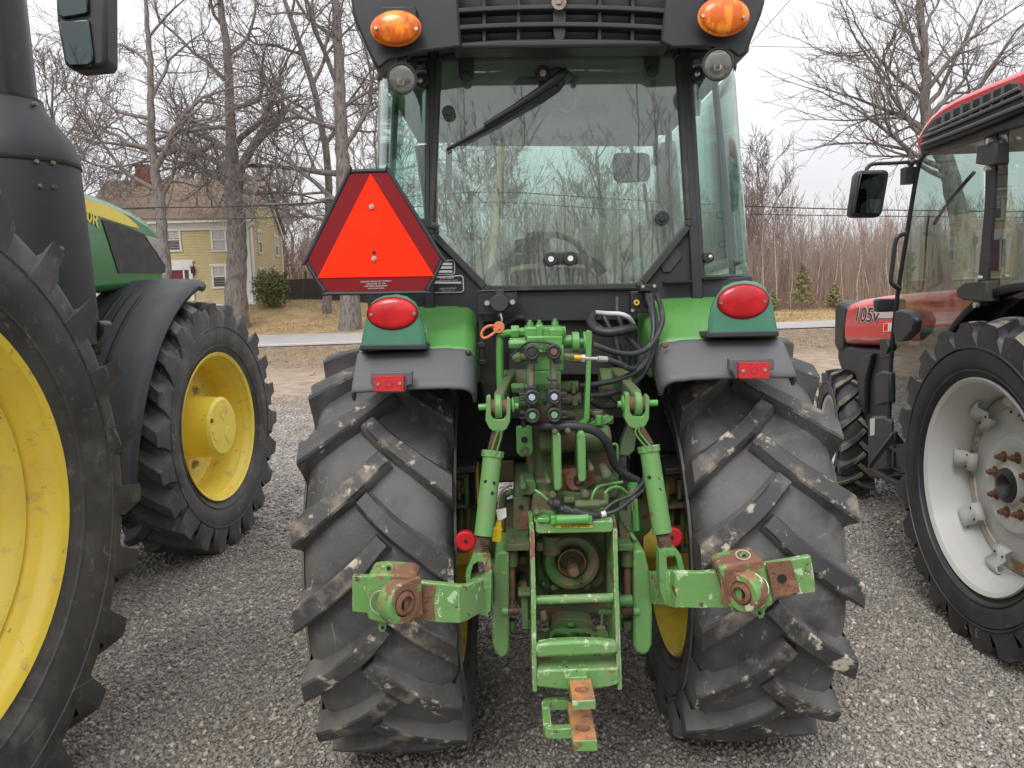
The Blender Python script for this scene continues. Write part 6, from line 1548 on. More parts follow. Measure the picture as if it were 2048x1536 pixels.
# ---- sway blocks
for pts, Y in (([(984, 1250), (987, 1150), (992, 1108), (1000, 1102), (1018, 1104), (1019, 1300), (1014, 1312), (1002, 1318), (990, 1306), (985, 1290)], 2.16),
            ([(1268, 1104), (1280, 1098), (1290, 1104), (1300, 1150), (1305, 1220), (1304, 1290), (1298, 1306), (1284, 1312), (1270, 1302), (1267, 1290)], 2.16)):
    q = MB(); q.pr(pts, Y, .25); q.build('sway_block', 'green_rod', T1, bevel=.008)

# ---- lift rods (both), from the lift arms down to the lower links
def lift_rod(top, bot, tw, bw, clev, ring, s_, Y0, Y1, txt):
    q = MB(); a = P(*top, Y0); b_ = P(*bot, Y1)
    q.cone(a, b_, tw * SC(Y0) / 2, bw * SC(Y1) / 2, 32); d_ = (b_ - a).normalized()
    q.cone(a - d_ * .001, a + d_ * .018, tw * SC(Y0) * .60, tw * SC(Y0) * .60, 8)
    rod = q.build('lift_rod', 'green_rod', T1, bevel=.002)
    for k_, off in ((.36, -8), (.38, 9), (.50, 8)):
        px = top[0] + (bot[0] - top[0]) * k_ + off; py = top[1] + (bot[1] - top[1]) * k_; Y = Y0 + (Y1 - Y0) * k_
        h = MB(); h.cyp(px, py, Y - .0245 if abs(off) < 9 else Y - .0235, .01, 3.6, 12); h.build('rod_hole', 'dark_void', rod)
    # threads with ridges
    def thread(p, q_, r):
        L_ = (q_ - p).length; n = max(6, int(L_ / .0024)); pts = [p.lerp(q_, i / n) for i in range(n + 1)]
        t = MB(); t.tube(pts, [r * (1.0 if i % 2 else .88) for i in range(n + 1)], 14, 1); t.build('rod_thread', 'thread', T1, ang=80)
    top2 = P(ring[0], ring[1] + 46, Y0 - .005); thread(top2, a, 12.5 * SC(Y0))
    bot2 = P(clev[0][0], clev[0][1], Y1); thread(b_, bot2, 14.5 * SC(Y1))
    # upper clevis and ball end
    rx, ry = ring
    q = MB(); U = lambda pts: q.pr([(rx + x * .93, ry + y) for x, y in pts], Y0 - .018, .036)
    U([(-26, -20), (-19, -22), (-17, -18), (-16, 18), (-10, 26), (10, 26), (17, 18), (18, -16), (21, -18), (26, -12), (25, 30), (18, 44), (10, 50), (-10, 50), (-20, 44), (-28, 28)])
    q.build('upper_clevis', 'green_rod', T1, bevel=.004)
    c = P(rx, ry, Y0 + .005); q = MB(); q.cone(c - Vector((.010, 0, 0)), c + Vector((.010, 0, 0)), .034, .034, 32); o_ = q.build('lift_arm_eye', 'green_rod', T1, bevel=.006)
    q = MB(); q.cone(c - Vector((.024, 0, 0)), c + Vector((.024, 0, 0)), .020, .020, 20); q.build('eye_bush', 'rust', o_)
    q = MB(); q.cone(c - Vector((.055, 0, 0)), c + Vector((.055, 0, 0)), .009, .009, 12); q.ell(c + Vector((s_ * -.04, 0, .002)), .006, .022, .022); q.build('clevis_pin', 'green', T1)
    # lift arm going forward to the rockshaft
    q = MB(); e = Vector((X0 + (-.17 if s_ < 0 else .17), 2.55, c.z + .02)); u = (e - c).normalized()
    sd_ = Vector((.014, 0, 0)); up_ = Vector((0, 0, .035))
    q.prism([c - sd_ + up_ + u * .02, c - sd_ - up_ + u * .02, e - sd_ - up_ * 1.8, e - sd_ + up_ * 1.2], (.028, 0, 0)); q.cone(e - Vector((.05, 0, .01)), e + Vector((.05, 0, -.01)), .05, .05, 20); q.build('lift_arm', 'green_dirty', T1, bevel=.005)
    # spring clip
    cp = MB(); cp.tp([(ring[0] + 1, ring[1] + 46, Y0 - .03), (ring[0] - 5 + (1 if s_ > 0 else 0), ring[1] + 60, Y0 - .028), (top[0] - 4, top[1] + 4, Y0 - .03), (top[0] + 1, top[1] + 12, Y0 - .03), (top[0] + 6, top[1] + 4, Y0 - .03), (ring[0] + 5, ring[1] + 60, Y0 - .028), (ring[0] + 3, ring[1] + 46, Y0 - .03)], .0022, 6, 4); cp.build('lock_wire', 'green', T1)
    # lower clevis
    q = MB(); C = clev[1]; I = clev[2]; frame(q, C, I, Y1 - .028, .05); q.build('lower_clevis', 'green_rod', T1, bevel=.004)
    if txt:
        for t_, k_, sz in txt:
            px = top[0] + (bot[0] - top[0]) * k_ + 4; py = top[1] + (bot[1] - top[1]) * k_; Y = Y0 + (Y1 - Y0) * k_
            ang = math.atan2(bot[0] - top[0], bot[1] - top[1])
            # letters read upwards along the rod
            dd = (a - b_).normalized(); nrm = Vector((0, -1, 0)); nrm = (nrm - dd * nrm.dot(dd)).normalized(); yy_ = nrm.cross(dd)
            R4 = Matrix((dd, yy_, nrm)).transposed().to_4x4()
            text_mesh('embossed_number', t_, P(px, py, Y) + nrm * .0235, sz, 'green_rod', rod, R4, ext=.0012)
lift_rod((986, 902), (967, 1072), 38, 38, ((963, 1102), [(944, 1118), (954, 1108), (972, 1108), (980, 1120), (983, 1140), (981, 1222), (973, 1231), (962, 1231), (960, 1215), (934, 1180), (931, 1150)], [(946, 1130), (954, 1124), (966, 1124), (969, 1132), (971, 1145), (969, 1150), (968, 1152), (966, 1154), (964, 1156), (941, 1160), (941, 1150)]), (997, 813), -1, 2.10, 2.05, None)
lift_rod((1297, 892), (1325, 1067), 38, 39, ((1332, 1100), [(1318, 1104), (1330, 1097), (1350, 1099), (1362, 1110), (1370, 1142), (1362, 1146), (1346, 1150), (1347, 1205), (1340, 1213), (1330, 1210), (1320, 1180)], [(1333, 1116), (1338, 1112), (1350, 1112), (1354, 1120), (1357, 1140), (1352, 1142), (1345, 1144), (1342, 1146), (1340, 1150), (1338, 1150), (1336, 1146)]), (1275, 807), 1, 2.10, 2.05, [('370403', .22, .017), ('0303', .72, .017)])

# ---- lower links with catch ends
q = MB()
q.prism([P(833, 1166, 1.93), P(835, 1240, 1.93), P(922, 1247, 1.93), P(961, 1226, 2.02), P(962, 1163, 2.02), P(938, 1172, 1.96)], (0, .022, 0)) if 0 else None
def blade(mb, path, th=.02):
    """path of (px, ytop, ybot, Y): a flat steel blade standing on edge"""
    rows = []
    for px, yt, yb, Y in path:
        a, b_ = P(px, yt, Y), P(px, yb, Y); rows.append([a, b_, b_ + Vector((0, th, 0)), a + Vector((0, th, 0))])
    n = len(rows)
    vs = [p for r in rows for p in r]; fs = []
    for i in range(n - 1):
        for k_ in range(4): fs.append((i * 4 + k_, i * 4 + (k_ + 1) % 4, (i + 1) * 4 + (k_ + 1) % 4, (i + 1) * 4 + k_))
    fs += [(0, 1, 2, 3), tuple(range(n * 4 - 4, n * 4))]; mb.add(vs, fs)
q = MB(); blade(q, [(704, 1152, 1224, 1.93), (745, 1153, 1228, 1.92), (833, 1163, 1241, 1.90), (885, 1168, 1246, 1.90), (918, 1172, 1247, 1.905), (934, 1171, 1242, 1.925), (962, 1162, 1226, 1.99), (984, 1150, 1210, 2.12), (1000, 1128, 1176, 2.55)]); ll = q.build('lower_link', 'green_worn', T1, bevel=.004)
q = MB(); q.pr([(830, 1168), (872, 1172), (866, 1200), (870, 1240), (830, 1240)], 1.897, .003) ; q.build('rusty_wear_patch', 'rust', ll)
q = MB(); q.pr([(733, 1156), (740, 1150), (762, 1147), (822, 1151), (830, 1160), (831, 1180), (826, 1205), (825, 1245), (818, 1252), (760, 1247), (736, 1240), (733, 1225)], 1.86, .10); ce = q.build('catch_end', 'green_rusty', ll, bevel=.007)
def eye(cx, cy, rxp, ryp, Y, s_, par):
    k = SC(Y); c = P(cx, cy, Y); yw = s_ * math.radians(40)
    m4 = Matrix.Translation(c) @ Matrix.Rotation(yw, 4, 'Z')
    e = MB(); rr_ = ryp * k
    e.lathe([(-.024, rr_ * .72), (-.024, rr_ * .95), (-.018, rr_), (.018, rr_), (.024, rr_ * .95), (.024, rr_ * .72), (.024, rr_ * .62), (-.024, rr_ * .62), (-.024, rr_ * .72)], m4 @ Matrix.Rotation(PI / 2 * 0, 4, 'Z'), 40)
    e.prism([m4 @ Vector((-.02, -rr_ * .1 if False else 0, rr_ * .98)), m4 @ Vector((-.02, .06, rr_ * .9)), m4 @ Vector((-.02, .06, -rr_ * .9)), m4 @ Vector((-.02, 0, -rr_ * .98))], m4.to_3x3() @ Vector((.04, 0, 0)))
    oo = e.build('ball_eye', 'green_rusty', par, bevel=.002)
    b_ = MB(); b_.lathe([(-.030, rr_ * .36), (-.027, rr_ * .52), (-.012, rr_ * .64), (.012, rr_ * .64), (.027, rr_ * .52), (.030, rr_ * .36), (.0, rr_ * .34), (-.030, rr_ * .36)], m4, 36); b_.build('ball', 'rust', oo)
eye(798, 1203, 26, 44, 1.845, -1, ce)
q = MB(); q.pr([(768, 1154), (768, 1136), (772, 1129), (778, 1127), (784, 1129), (787, 1136), (786, 1154)], 1.885, .006); q.pr([(757, 1244), (773, 1246), (772, 1258), (767, 1264), (761, 1264), (757, 1258)], 1.885, .006); tb = q.split('catch_tab', 'green_worn', ce, bevel=.001)[0]
q = MB(); q.cyp(777, 1137, 1.882, .012, 4, 12); q.cyp(765, 1256, 1.882, .012, 3.4, 12); q.split('tab_hole', 'dark_void', tb)
q = MB(); c = P(760, 1205, 1.845); q.tube([c + Vector((.024 * math.cos(2 * PI * i / 16), .006 * math.sin(2 * PI * i / 16), .027 * math.sin(2 * PI * i / 16))) for i in range(16)], .0022, 6, 2, closed=True); q.ell(c + Vector((.006, .01, .006)), .012, .012, .012); q.build('linch_pin', 'steel', ce)

q = MB(); blade(q, [(1290, 1140, 1190, 2.55), (1302, 1146, 1208, 2.12), (1340, 1142, 1213, 2.0), (1350, 1144, 1216, 1.97), (1400, 1145, 1217, 1.94), (1455, 1140, 1217, 1.92), (1540, 1126, 1199, 1.90), (1600, 1116, 1190, 1.89), (1622, 1112, 1186, 1.89), (1631, 1180 - 8, 1186, 1.885)]); lr = q.build('lower_link', 'green_worn', T1, bevel=.004)
q = MB(); q.pr([(1532, 1126), (1582, 1121), (1600, 1184), (1548, 1195)], 1.884, .004); wr = q.build('rusty_wear_patch', 'rust', lr)
q = MB(); q.cyp(1565, 1158, 1.880, .01, 9, 20); q.build('link_hole', 'dark_void', lr)
q = MB(); q.pr([(1438, 1138), (1450, 1131), (1520, 1118), (1528, 1122), (1533, 1150), (1547, 1208), (1544, 1214), (1470, 1228), (1462, 1222), (1452, 1180)], 1.855, .10); ce2 = q.build('catch_end', 'green_rusty', lr, bevel=.007)
q = MB(); q.pr([(1448, 1140), (1474, 1135), (1490, 1150), (1478, 1170), (1492, 1222), (1470, 1224), (1455, 1180)], 1.8515, .006); q.build('rusty_wear_patch', 'rust', ce2, bevel=.002)
eye(1492, 1182, 26, 40, 1.845, 1, ce2)
q = MB(); q.pr([(1480, 1122), (1480, 1110), (1486, 1103), (1494, 1104), (1499, 1112), (1499, 1120)], 1.89, .006); q.pr([(1511, 1218), (1529, 1214), (1530, 1228), (1526, 1236), (1518, 1237), (1512, 1228)], 1.875, .006); tb = q.split('catch_tab', 'green_worn', ce2, bevel=.001)[0]
q = MB(); q.cyp(1489, 1113, 1.887, .012, 3.6, 12); q.cyp(1520, 1227, 1.872, .012, 3.6, 12); q.split('tab_hole', 'dark_void', tb)
for c_ in (P(1486, 1110, 1.88), P(1522, 1175, 1.84)):
    q = MB(); q.tube([c_ + Vector((.018 * math.cos(2 * PI * i / 14), .012 * math.sin(2 * PI * i / 14), (.008 if c_.z > .95 else .022) * math.sin(2 * PI * i / 14))) for i in range(14)], .0018, 6, 2, closed=True); q.build('linch_pin', 'steel', ce2)

# ---- axle trumpets, fender brackets, reflectors, yellow plug
for s_ in (-1, 1):
    q = MB(); q.cone((X0 + s_ * .10, YC, .76), (X0 + s_ * .42, YC, .76), .13, .085, 24); q.cone((X0 + s_ * .10, YC, .76), (X0 + s_ * .16, YC, .76), .17, .17, 24); q.build('axle_housing', 'green_dirty', T1, bevel=.006)
for x0, x1 in ((897, 943), (1332, 1393)):
    q = MB(); w_ = x1 - x0
    q.bp(x0, 948, x1 - 4, 956, 2.66, .16); q.bp(x0, 1010, x1 - 8, 1018, 2.66, .16); q.bp(x1 - 14, 950, x1 - 6, 1012, 2.66, .05); q.bp(x0, 950, x0 + 7, 1012, 2.66, .05)
    q.bp(x0, 1098, x1 - 6, 1107, 2.7, .16)
    for f_ in (.2, .55, .85): q.tp([(x0 + w_ * f_, 1016, 2.70), (x0 + w_ * f_, 1100, 2.72)], .009, 8, 1)
    q.bp(x0 - 2, 1018, x1 - 2, 1100, 2.80, .05)
    q.build('fender_bracket', 'green_dirty', T1, bevel=.003)
    q = MB(); q.bp(x0 - 2, 934, x1 + 8, 948, 2.62, .2, -4); q.build('step_pad', 'plastic_dusty', T1, bevel=.004)
    q = MB(); cx_ = x0 + w_ * .45; q.tp([(cx_, 958, 2.7), (cx_, 975, 2.7)], .016, 6, 1); q.tp([(cx_, 972, 2.7), (cx_, 998, 2.7)], .009, 8, 1); q.build('bracket_bolt', 'steel_dull', T1)
for px, py, Y, par in ((931, 1083, 2.2, None), (1345, 1076, 2.28, None)):
    q = MB(); q.cyp(px, py, Y, .010, 20, 32); q.cyp(px, py, Y + .006, .02, 21.5, 32); rf = q.build('round_reflector', 'refl_red', T1, bevel=.003)
    q = MB(); q.cyp(px, py, Y - .004, .006, 3.4, 12); q.build('screw', 'black_metal', rf)
    q = MB(); q.bp(px - 8, py - 10, px + 18, py + 10, Y + .02, .012); q.tp([(px, py, Y + .03), (px + (-10 if px < 1000 else 10), py + 6, 2.5), (px + (-16 if px < 1000 else 8), py + 6, 2.75)], .010, 8); q.build('reflector_arm', 'green_dirty', T1)
q = MB(); q.cone(P(993, 1082, 2.13), P(996, 1055, 2.13), .0135, .0125, 16); q.cone(P(996, 1056, 2.13), P(1000, 1036, 2.13), .010, .005, 14); q.build('yellow_plug', 'yellow_cap', T1, bevel=.002)
q = MB(); q.pr([(992, 1020), (1012, 1016), (1013, 1034), (1003, 1040), (996, 1041)], 2.12, .0015); q.build('paper_tag', 'white', T1)
# cylinder on the right with clear bowl and fitting
q = MB(); q.cone(P(1265, 972, 2.26), P(1264, 1060, 2.26), .016, .014, 16); q.build('filter_bowl', 'steel', T1, bevel=.002)
q = MB(); q.tp([(1266, 962, 2.26), (1265, 974, 2.26)], .017, 16, 1); q.tp([(1270, 1020, 2.24), (1272, 1060, 2.24)], .011, 8, 1); q.tp([(1271, 1000, 2.24), (1272, 1024, 2.24)], .007, 8, 1); q.tp([(1255, 1060, 2.24), (1270, 1080, 2.22)], .006, 8, 1); q.split('filter_fitting', 'green', T1)
q = MB(); q.tp([(1240, 1030, 2.22), (1246, 1042, 2.22), (1258, 1062, 2.22)], .006, 8, 8, ripple=.2); q.build('return_spring', 'green_dirty', T1)
# slanted link right of the housing
q = MB(); q.prism([P(1236, 912, 2.4), P(1245, 880, 2.4), P(1264, 826, 2.45), P(1278, 832, 2.45), P(1270, 900, 2.4), P(1258, 914, 2.4)], (0, .05, 0)); q.build('rockshaft_arm', 'green_dirty', T1, bevel=.006)
# ================================================================== big green tractor at the left edge
def ray(px, py): return (FW + RT * ((px - 1024) / F) - UP * ((py - 768) / F))
def on_plane(px, py, p0, nrm):
    d = ray(px, py); p0 = Vector(p0); nrm = Vector(nrm); return CAM + d * ((p0 - CAM).dot(nrm) / d.dot(nrm))
LX = -2.10
T2 = empty('tractor', (-3.0, 2.35, 0), 0, 'large green tractor at the left edge with yellow wheels and a thick black exhaust stack', 'tractor', 'parked tractors')
def oX(px, py, X): return on_plane(px, py, (X, 0, 0), (1, 0, 0))
BIG = ('rubber_big', 'rubber_big')
hub, mt = wheel(T2, (-1.806, 1.942, 1.07), 1.088, .50, .675, 26, 1, -.12, [(.0, 0), (.0, .2), (-.2, .22)], 'yellow', yaw=math.radians(-4), tmats=BIG, h=.058, sweep=.24, lw=.060, phase=.02, shoulder=.16, flare=.85,
     dish=[(.12, .603), (.02, .585), (-.06, .56), (-.10, .50), (-.12, .2), (-.12, 0)])
for k in range(10):
    a = 2 * PI * k / 10; q = MB(); c = mt @ Vector((-.11, .30 * math.cos(a), .30 * math.sin(a))); q.cone(c, c + Vector((.035, 0, 0)), .022, .022, 6); q.build('wheel_bolt', 'steel', hub)
FC = (-2.213, 5.277, .845)
hub, mt = wheel(T2, FC, .862, .47, .50, 22, 1, .0, [(.215, .0), (.215, .185), (.20, .205), (.0, .215), (-.10, .24)], 'yellow', yaw=math.radians(-6.2), tmats=BIG, h=.052, sweep=.22, lw=.078, phase=.1, shoulder=.13, flare=1.15,
     dish=[(.06, .458), (-.0, .445), (-.06, .43), (-.08, .40), (-.08, .15)])
for k in range(12):
    a = 2 * PI * (k + .5) / 12; q = MB(); c = mt @ Vector((-.07, .30 * math.cos(a), .30 * math.sin(a))); dx_ = mt.to_3x3() @ Vector((.03, 0, 0)); q.cone(c, c + dx_, .020, .020, 6); q.cone(c, c + dx_ * .3, .028, .028, 14); q.build('wheel_bolt', 'steel', hub)
for k in range(3):
    a = 2 * PI * (k + .6) / 3; q = MB(); c = mt @ Vector((.213, .10 * math.cos(a), .10 * math.sin(a))); dx_ = mt.to_3x3() @ Vector((.005, 0, 0)); q.cone(c, c + dx_, .055, .053, 28); q.build('hub_boss', 'yellow', hub)
q = MB(); c = mt @ Vector((.212, -.15, .08)); dx_ = mt.to_3x3() @ Vector((.012, 0, 0)); q.cone(c, c + dx_, .014, .014, 10); q.build('hub_plug', 'steel_dull', hub)
# front mudguard
q = MB(); rows = []; xo, xi = -2.10, -2.68
na = 30
for i in range(na + 1):
    a = math.radians(12 + (78.5 - 12) * i / na); row = []
    for x, r in ((xo + .0, .925), (xo + .012, .955), (xo - .0, .975), (xo - .03, .992), (xo - .10, 1.0), (xo - .28, 1.005), (xi + .05, .995), (xi, .96), (xi - .01, .93)):
        rr_ = r + .61 - (.025 if i > na - 2 else 0)
        row.append(Vector((x, 5.665 - rr_ * math.cos(a), .305 + rr_ * math.sin(a))))
    rows.append(row)
q.grid(rows); mg = q.build('front_mudguard', 'plastic_soft', T2, solid=.012, ang=50)
for k, x in enumerate((-2.33, -2.40, -2.47)):
    q = MB(); rws = []
    for i in range(12):
        a = math.radians(40 + k * 3 + (24 - k * 2) * i / 11); rws.append([Vector((x + d_, 5.665 - 1.620 * math.cos(a), .305 + 1.620 * math.sin(a))) for d_ in (-.014, .014)])
    q.grid(rws); q.build('mudguard_slot', 'dark_void', mg, solid=.004)
# exhaust and after-treatment stack
q = MB(); ex, ey = -2.30, 3.66; mz = Matrix.Translation((ex, ey, 0)) @ Matrix.Rotation(-PI / 2, 4, 'Y')
q.lathe([(1.46, .20), (1.50, .305), (1.60, .318), (2.36, .300), (2.44, .285), (2.58, .185), (2.62, .172), (2.62, .15)], mz, 56); st_ = q.build('exhaust_shroud', 'plastic_soft', T2)
q = MB(); q.lathe([(2.60, .168), (2.635, .170), (2.64, .150), (3.5, .138), (3.5, .12), (3.2, .12)], mz, 48); q.build('exhaust_pipe', 'black_metal', T2)
q = MB(); q.lathe([(2.325, .3035), (2.33, .3055), (2.345, .3050), (2.35, .3025)], mz, 56); q.build('shroud_seam', 'dark_void', st_)
def oCyl(px, py, r):
    d = ray(px, py); dx, dy = d.x, d.y; fxx, fyy = -ex, -ey
    A = dx * dx + dy * dy; B = 2 * (dx * (0 - ex) + dy * (0 - ey)); C_ = ex * ex + ey * ey - r * r; D_ = B * B - 4 * A * C_
    if D_ < 0: return None
    t = (-B - math.sqrt(D_)) / (2 * A); return CAM + d * t
for px, py, r in ((70, 208, .19), (72, 323, .304), (105, 326, .304), (80, 372, .306), (108, 374, .306), (122, 497, .312)):
    p = oCyl(px, py, r)
    if p:
        q = MB(); n_ = Vector((p.x - ex, p.y - ey, 0)).normalized(); q.cone(p - n_ * .01, p + n_ * .012, .010, .009, 6); q.build('shroud_bolt', 'steel_dull', st_)
sm = MB(); pts = []
for z, r in ((2.6, .182), (2.5, .243), (2.42, .290), (2.36, .302), (2.0, .311), (1.6, .319)):
    n_ = Vector((.30, -.954, 0)); pts.append(Vector((ex, ey, z)) + n_ * r)
sm.tube(pts, .0035, 6, 4); sm.build('shroud_seam', 'dark_void', st_)
# hood
HX = -2.52
def hp(pts, X=HX): return [oX(a, b_, X) for a, b_ in pts]
q = MB(); q.prism(hp([(60, 345), (120, 362), (175, 383), (220, 399), (262, 418), (296, 440), (318, 462), (326, 482), (331, 545), (326, 575), (60, 600)]), (-.95, 0, 0)); hd2 = q.build('hood', 'green_hood', T2, bevel=.05)
q = MB(); q.prism(hp([(60, 362), (172, 398), (216, 412), (250, 429), (272, 448), (279, 457), (262, 453), (215, 438), (172, 424), (60, 400)], HX + .004), (-.006, 0, 0)); q.build('yellow_stripe', 'yellow', hd2)
q = MB(); q.prism(hp([(204, 438), (245, 450), (288, 468), (305, 486), (331, 530), (331, 546), (238, 546)], HX + .006), (-.008, 0, 0)); q.build('side_screen', 'plastic_dusty', hd2)
q = MB(); q.prism(hp([(292, 472), (318, 478), (326, 488), (329, 528), (316, 508), (300, 486)], HX + .012), (-.03, 0, 0)); q.build('headlight', 'lamp_chrome', hd2, bevel=.004)
pc = oX(180, 434, HX + .005); Rx = Matrix.Rotation(PI / 2, 4, 'Z') @ Matrix.Rotation(PI / 2, 4, 'X')
tt = text_mesh('model_number', '10R', pc, .105, 'yellow', hd2, Matrix.Rotation(math.radians(0), 4, 'X') @ Matrix.Rotation(math.radians(-14), 4, 'X') @ Rx, sx=1.15, bold=.002)
# mirror
q = MB(); q.pr([(106, -60), (111, 38), (126, 126), (136, 137), (150, 139), (204, 134), (212, 126), (211, -60)], 3.25, .11); mr_ = q.build('mirror', 'plastic_soft', T2, bevel=.018)
q = MB(); q.pr([(117, 41), (176, 38), (184, 100), (186, 122), (176, 131), (138, 132), (130, 122)], 3.235, .02); q.build('mirror_glass', 'mirror', mr_, bevel=.006)
q = MB(); q.pr([(108, -50), (172, -54), (176, 22), (172, 28), (126, 36), (116, 30)], 3.235, .02); q.build('mirror_glass', 'mirror', mr_, bevel=.006)
q = MB(); a = P(160, -60, 3.3); q.tube([a, a + Vector((-.02, .02, .15)), a + Vector((-.3, .05, .22)), a + Vector((-.75, .1, .2))], .018, 10); q.build('mirror_arm', 'black_metal', T2)
# cab, rear fender and chassis beyond the frame edge
q = MB(); q.box((-3.15, 2.55, 3.02), (1.3, 1.9, .16)); q.build('roof', 'green', T2, bevel=.05)
q = MB()
for x in (-2.56, -3.74):
    for y in (1.75, 3.35): q.cone((x, y, 1.2), (x, y, 2.95), .045, .04, 8)
q.split('cab_post', 'plastic_soft', T2)
q = MB(); q.box((-3.15, 2.55, 1.35), (1.2, 1.7, .7)); q.build('cab_base', 'plastic_soft', T2, bevel=.05)
q = MB(); q.box((-2.56, 2.55, 2.3), (.004, 1.56, 1.25)); q.box((-3.74, 2.55, 2.3), (.004, 1.56, 1.25)); q.box((-3.15, 1.75, 2.3), (1.14, .004, 1.25)); q.split('cab_window', 'glass_side', T2)
q = MB(); rows = []
for i in range(18):
    a = math.radians(35 + 90 * i / 17); rows.append([Vector((x, 2.36 - 1.14 * math.cos(a), 1.03 + 1.14 * math.sin(a))) for x in (-2.36, -2.6)])
q.grid(rows); q.build('rear_fender', 'green', T2, solid=.02)
q = MB(); q.box((-3.0, 3.9, .85), (.5, 3.6, .55)); q.box((-3.0, 5.08, .8), (1.3, .2, .2)); q.cone((-3.0, 2.36, 1.03), (-2.2, 2.36, 1.03), .14, .12, 16); q.build('chassis', 'green_dirty', T2, bevel=.03)
q = MB(); q.pr([(196, 640), (206, 648), (205, 668), (190, 690), (180, 700), (178, 660)], 3.75, .1); q.build('stack_bracket', 'black_metal', T2, bevel=.01)

# ================================================================== red tractor at the right edge
YAW = math.radians(-2.5); ca, sa = math.cos(YAW), math.sin(YAW)
RO_ = Vector((2.865, 3.34, 0))
T3 = empty('tractor', tuple(RO_), YAW, 'red tractor with silver wheels and a glass cab at the right edge', 'tractor', 'parked tractors')
LX3 = Vector((ca, sa, 0)); LY3 = Vector((-sa, ca, 0))
def RP(x, y, z): return RO_ + LX3 * x + LY3 * y + Vector((0, 0, z))
def Q(px, py, x=-.60): return on_plane(px, py, RP(x, 0, 0), LX3)
def QP(mb, pts, x=-.60, th=.02): mb.prism([Q(a, b_, x) for a, b_ in pts], LX3 * th)
CLN = ('rubber_clean', 'rubber_mudtop')
hub, mt = wheel(T3, RP(-.615, 0, .74), .752, .42, .476, 22, -1, -.02, [(.03, 0), (.03, .05), (.055, .055), (.055, .085), (.03, .09), (.025, .21), (.0, .24)], 'silver', yaw=YAW, tmats=CLN, h=.030, sweep=.19, lw=.075, phase=.05, shoulder=.10, flare=1.1,
     dish=[(-.01, .42), (-.012, .36), (.0, .34), (.0, .24), (.026, .21), (.026, .05)])
hub3 = hub
q = MB(); q.lathe([(-.0, .0), (-.07, .05), (-.062, .078), (-.02, .088)], mt, 28); q.build('hub_cap', 'plastic', hub)
for k in range(8):
    a = 2 * PI * (k + .25) / 8; c = mt @ Vector((-.026, .135 * math.cos(a), .135 * math.sin(a))); q = MB(); q.cone(c, c - LX3 * .028, .019, .017, 6); q.cone(c, c - LX3 * .006, .026, .026, 14); q.cone(c, c - LX3 * .042, .010, .010, 10); q.build('wheel_nut', 'rust', hub)
q = MB(); q.lathe([(.012, .405), (-.002, .40), (-.006, .352), (.012, .345)], mt, 60); q.build('disc_joint', 'silver_rust', hub)
for k in range(8):
    a = 2 * PI * (k + .1) / 8; u_ = Vector((0, math.cos(a), math.sin(a))); v_ = Vector((0, -math.sin(a), math.cos(a))); prof = [(-.035, .418), (-.075, .405), (-.085, .375), (-.045, .350), (-.055, .315), (-.02, .300)]
    rws = [[mt @ (Vector((x, 0, 0)) + u_ * r + v_ * s_) for s_ in (-.045, .045)] for x, r in prof]; q = MB(); q.grid(rws); lg = q.build('rim_lug', 'silver', hub, solid=.008, ang=60)
    for s_ in (-.03, .03):
        c = mt @ (Vector((-.05, 0, 0)) + u_ * .333 + v_ * s_); q = MB(); q.cone(c, c - LX3 * .006, .006, .006, 10); q.build('lug_hole', 'dark_void', lg)
c = mt @ Vector((-.055, -.415, -.0)); R4 = Matrix.Rotation(YAW, 4, 'Z')
q = MB(); u_ = mt.to_3x3() @ Vector((0, -1, 0)); w_ = Vector((0, 0, 1)); p0 = mt @ Vector((-.09, -.4185, .02)); q.prism([p0, p0 + LX3 * .035, p0 + LX3 * .035 - w_ * .06, p0 - w_ * .06], -u_ * .002); q.build('rim_sticker', 'label', hub)
# rust stain ring on the rim inside the lugs
q = MB(); q.lathe([(-.035, .4185), (-.005, .4180)], mt, 64); q.build('rust_stain', 'silver_rust', hub)
# front wheel
wheel(T3, RP(-.31, 2.76, .50), .51, .30, .28, 18, -1, .0, [(.02, 0), (.02, .12), (-.05, .14)], 'silver', yaw=YAW - math.radians(8), tmats=CLN, h=.032, sweep=.13, lw=.045, phase=.2, shoulder=.09)
wheel(T3, RP(.62, 2.76, .50), .51, .30, .28, 18, 1, .0, [(.02, 0), (.02, .12), (-.05, .14)], 'silver', yaw=YAW, tmats=CLN, h=.032, sweep=.13, lw=.045, shoulder=.09)
wheel(T3, RP(.615, 0, .74), .752, .42, .476, 22, 1, -.02, [(.03, 0), (.03, .2), (.0, .24)], 'silver', yaw=YAW, tmats=CLN, h=.030, sweep=.19, lw=.060, shoulder=.10)
# roof
XR = -.66
q = MB(); QP(q, [(1830, 292), (1835, 270), (1846, 250), (1862, 229), (1882, 212), (1912, 194), (1980, 164), (2048, 136), (2160, 92), (2200, 140), (2200, 180), (2060, 214), (1990, 243), (1900, 277), (1836, 304)], XR, 1.32); rf3 = q.build('roof', 'red', T3, bevel=.035)
q = MB(); QP(q, [(1840, 290), (1846, 262), (1866, 238), (1900, 220), (1960, 192), (2018, 164), (2036, 166), (2044, 182), (2050, 218), (1990, 245), (1920, 272), (1840, 302)], XR - .012, .03); gp = q.build('roof_grille', 'plastic_soft', rf3, bevel=.006)
q = MB()
for (a, b_, c_, d_) in (((1872, 246), (1940, 213), (2018, 178), 5), ((1862, 262), (1940, 228), (2032, 190), 5)):
    QP(q, [(a[0], a[1] - 7), (b_[0], b_[1] - 8), (c_[0], c_[1] - 9), (c_[0] + 2, c_[1] + 4), (b_[0], b_[1] + 4), (a[0], a[1] + 3)], XR - .016, .008)
q.build('grille_opening', 'dark_void', gp)
q = MB()
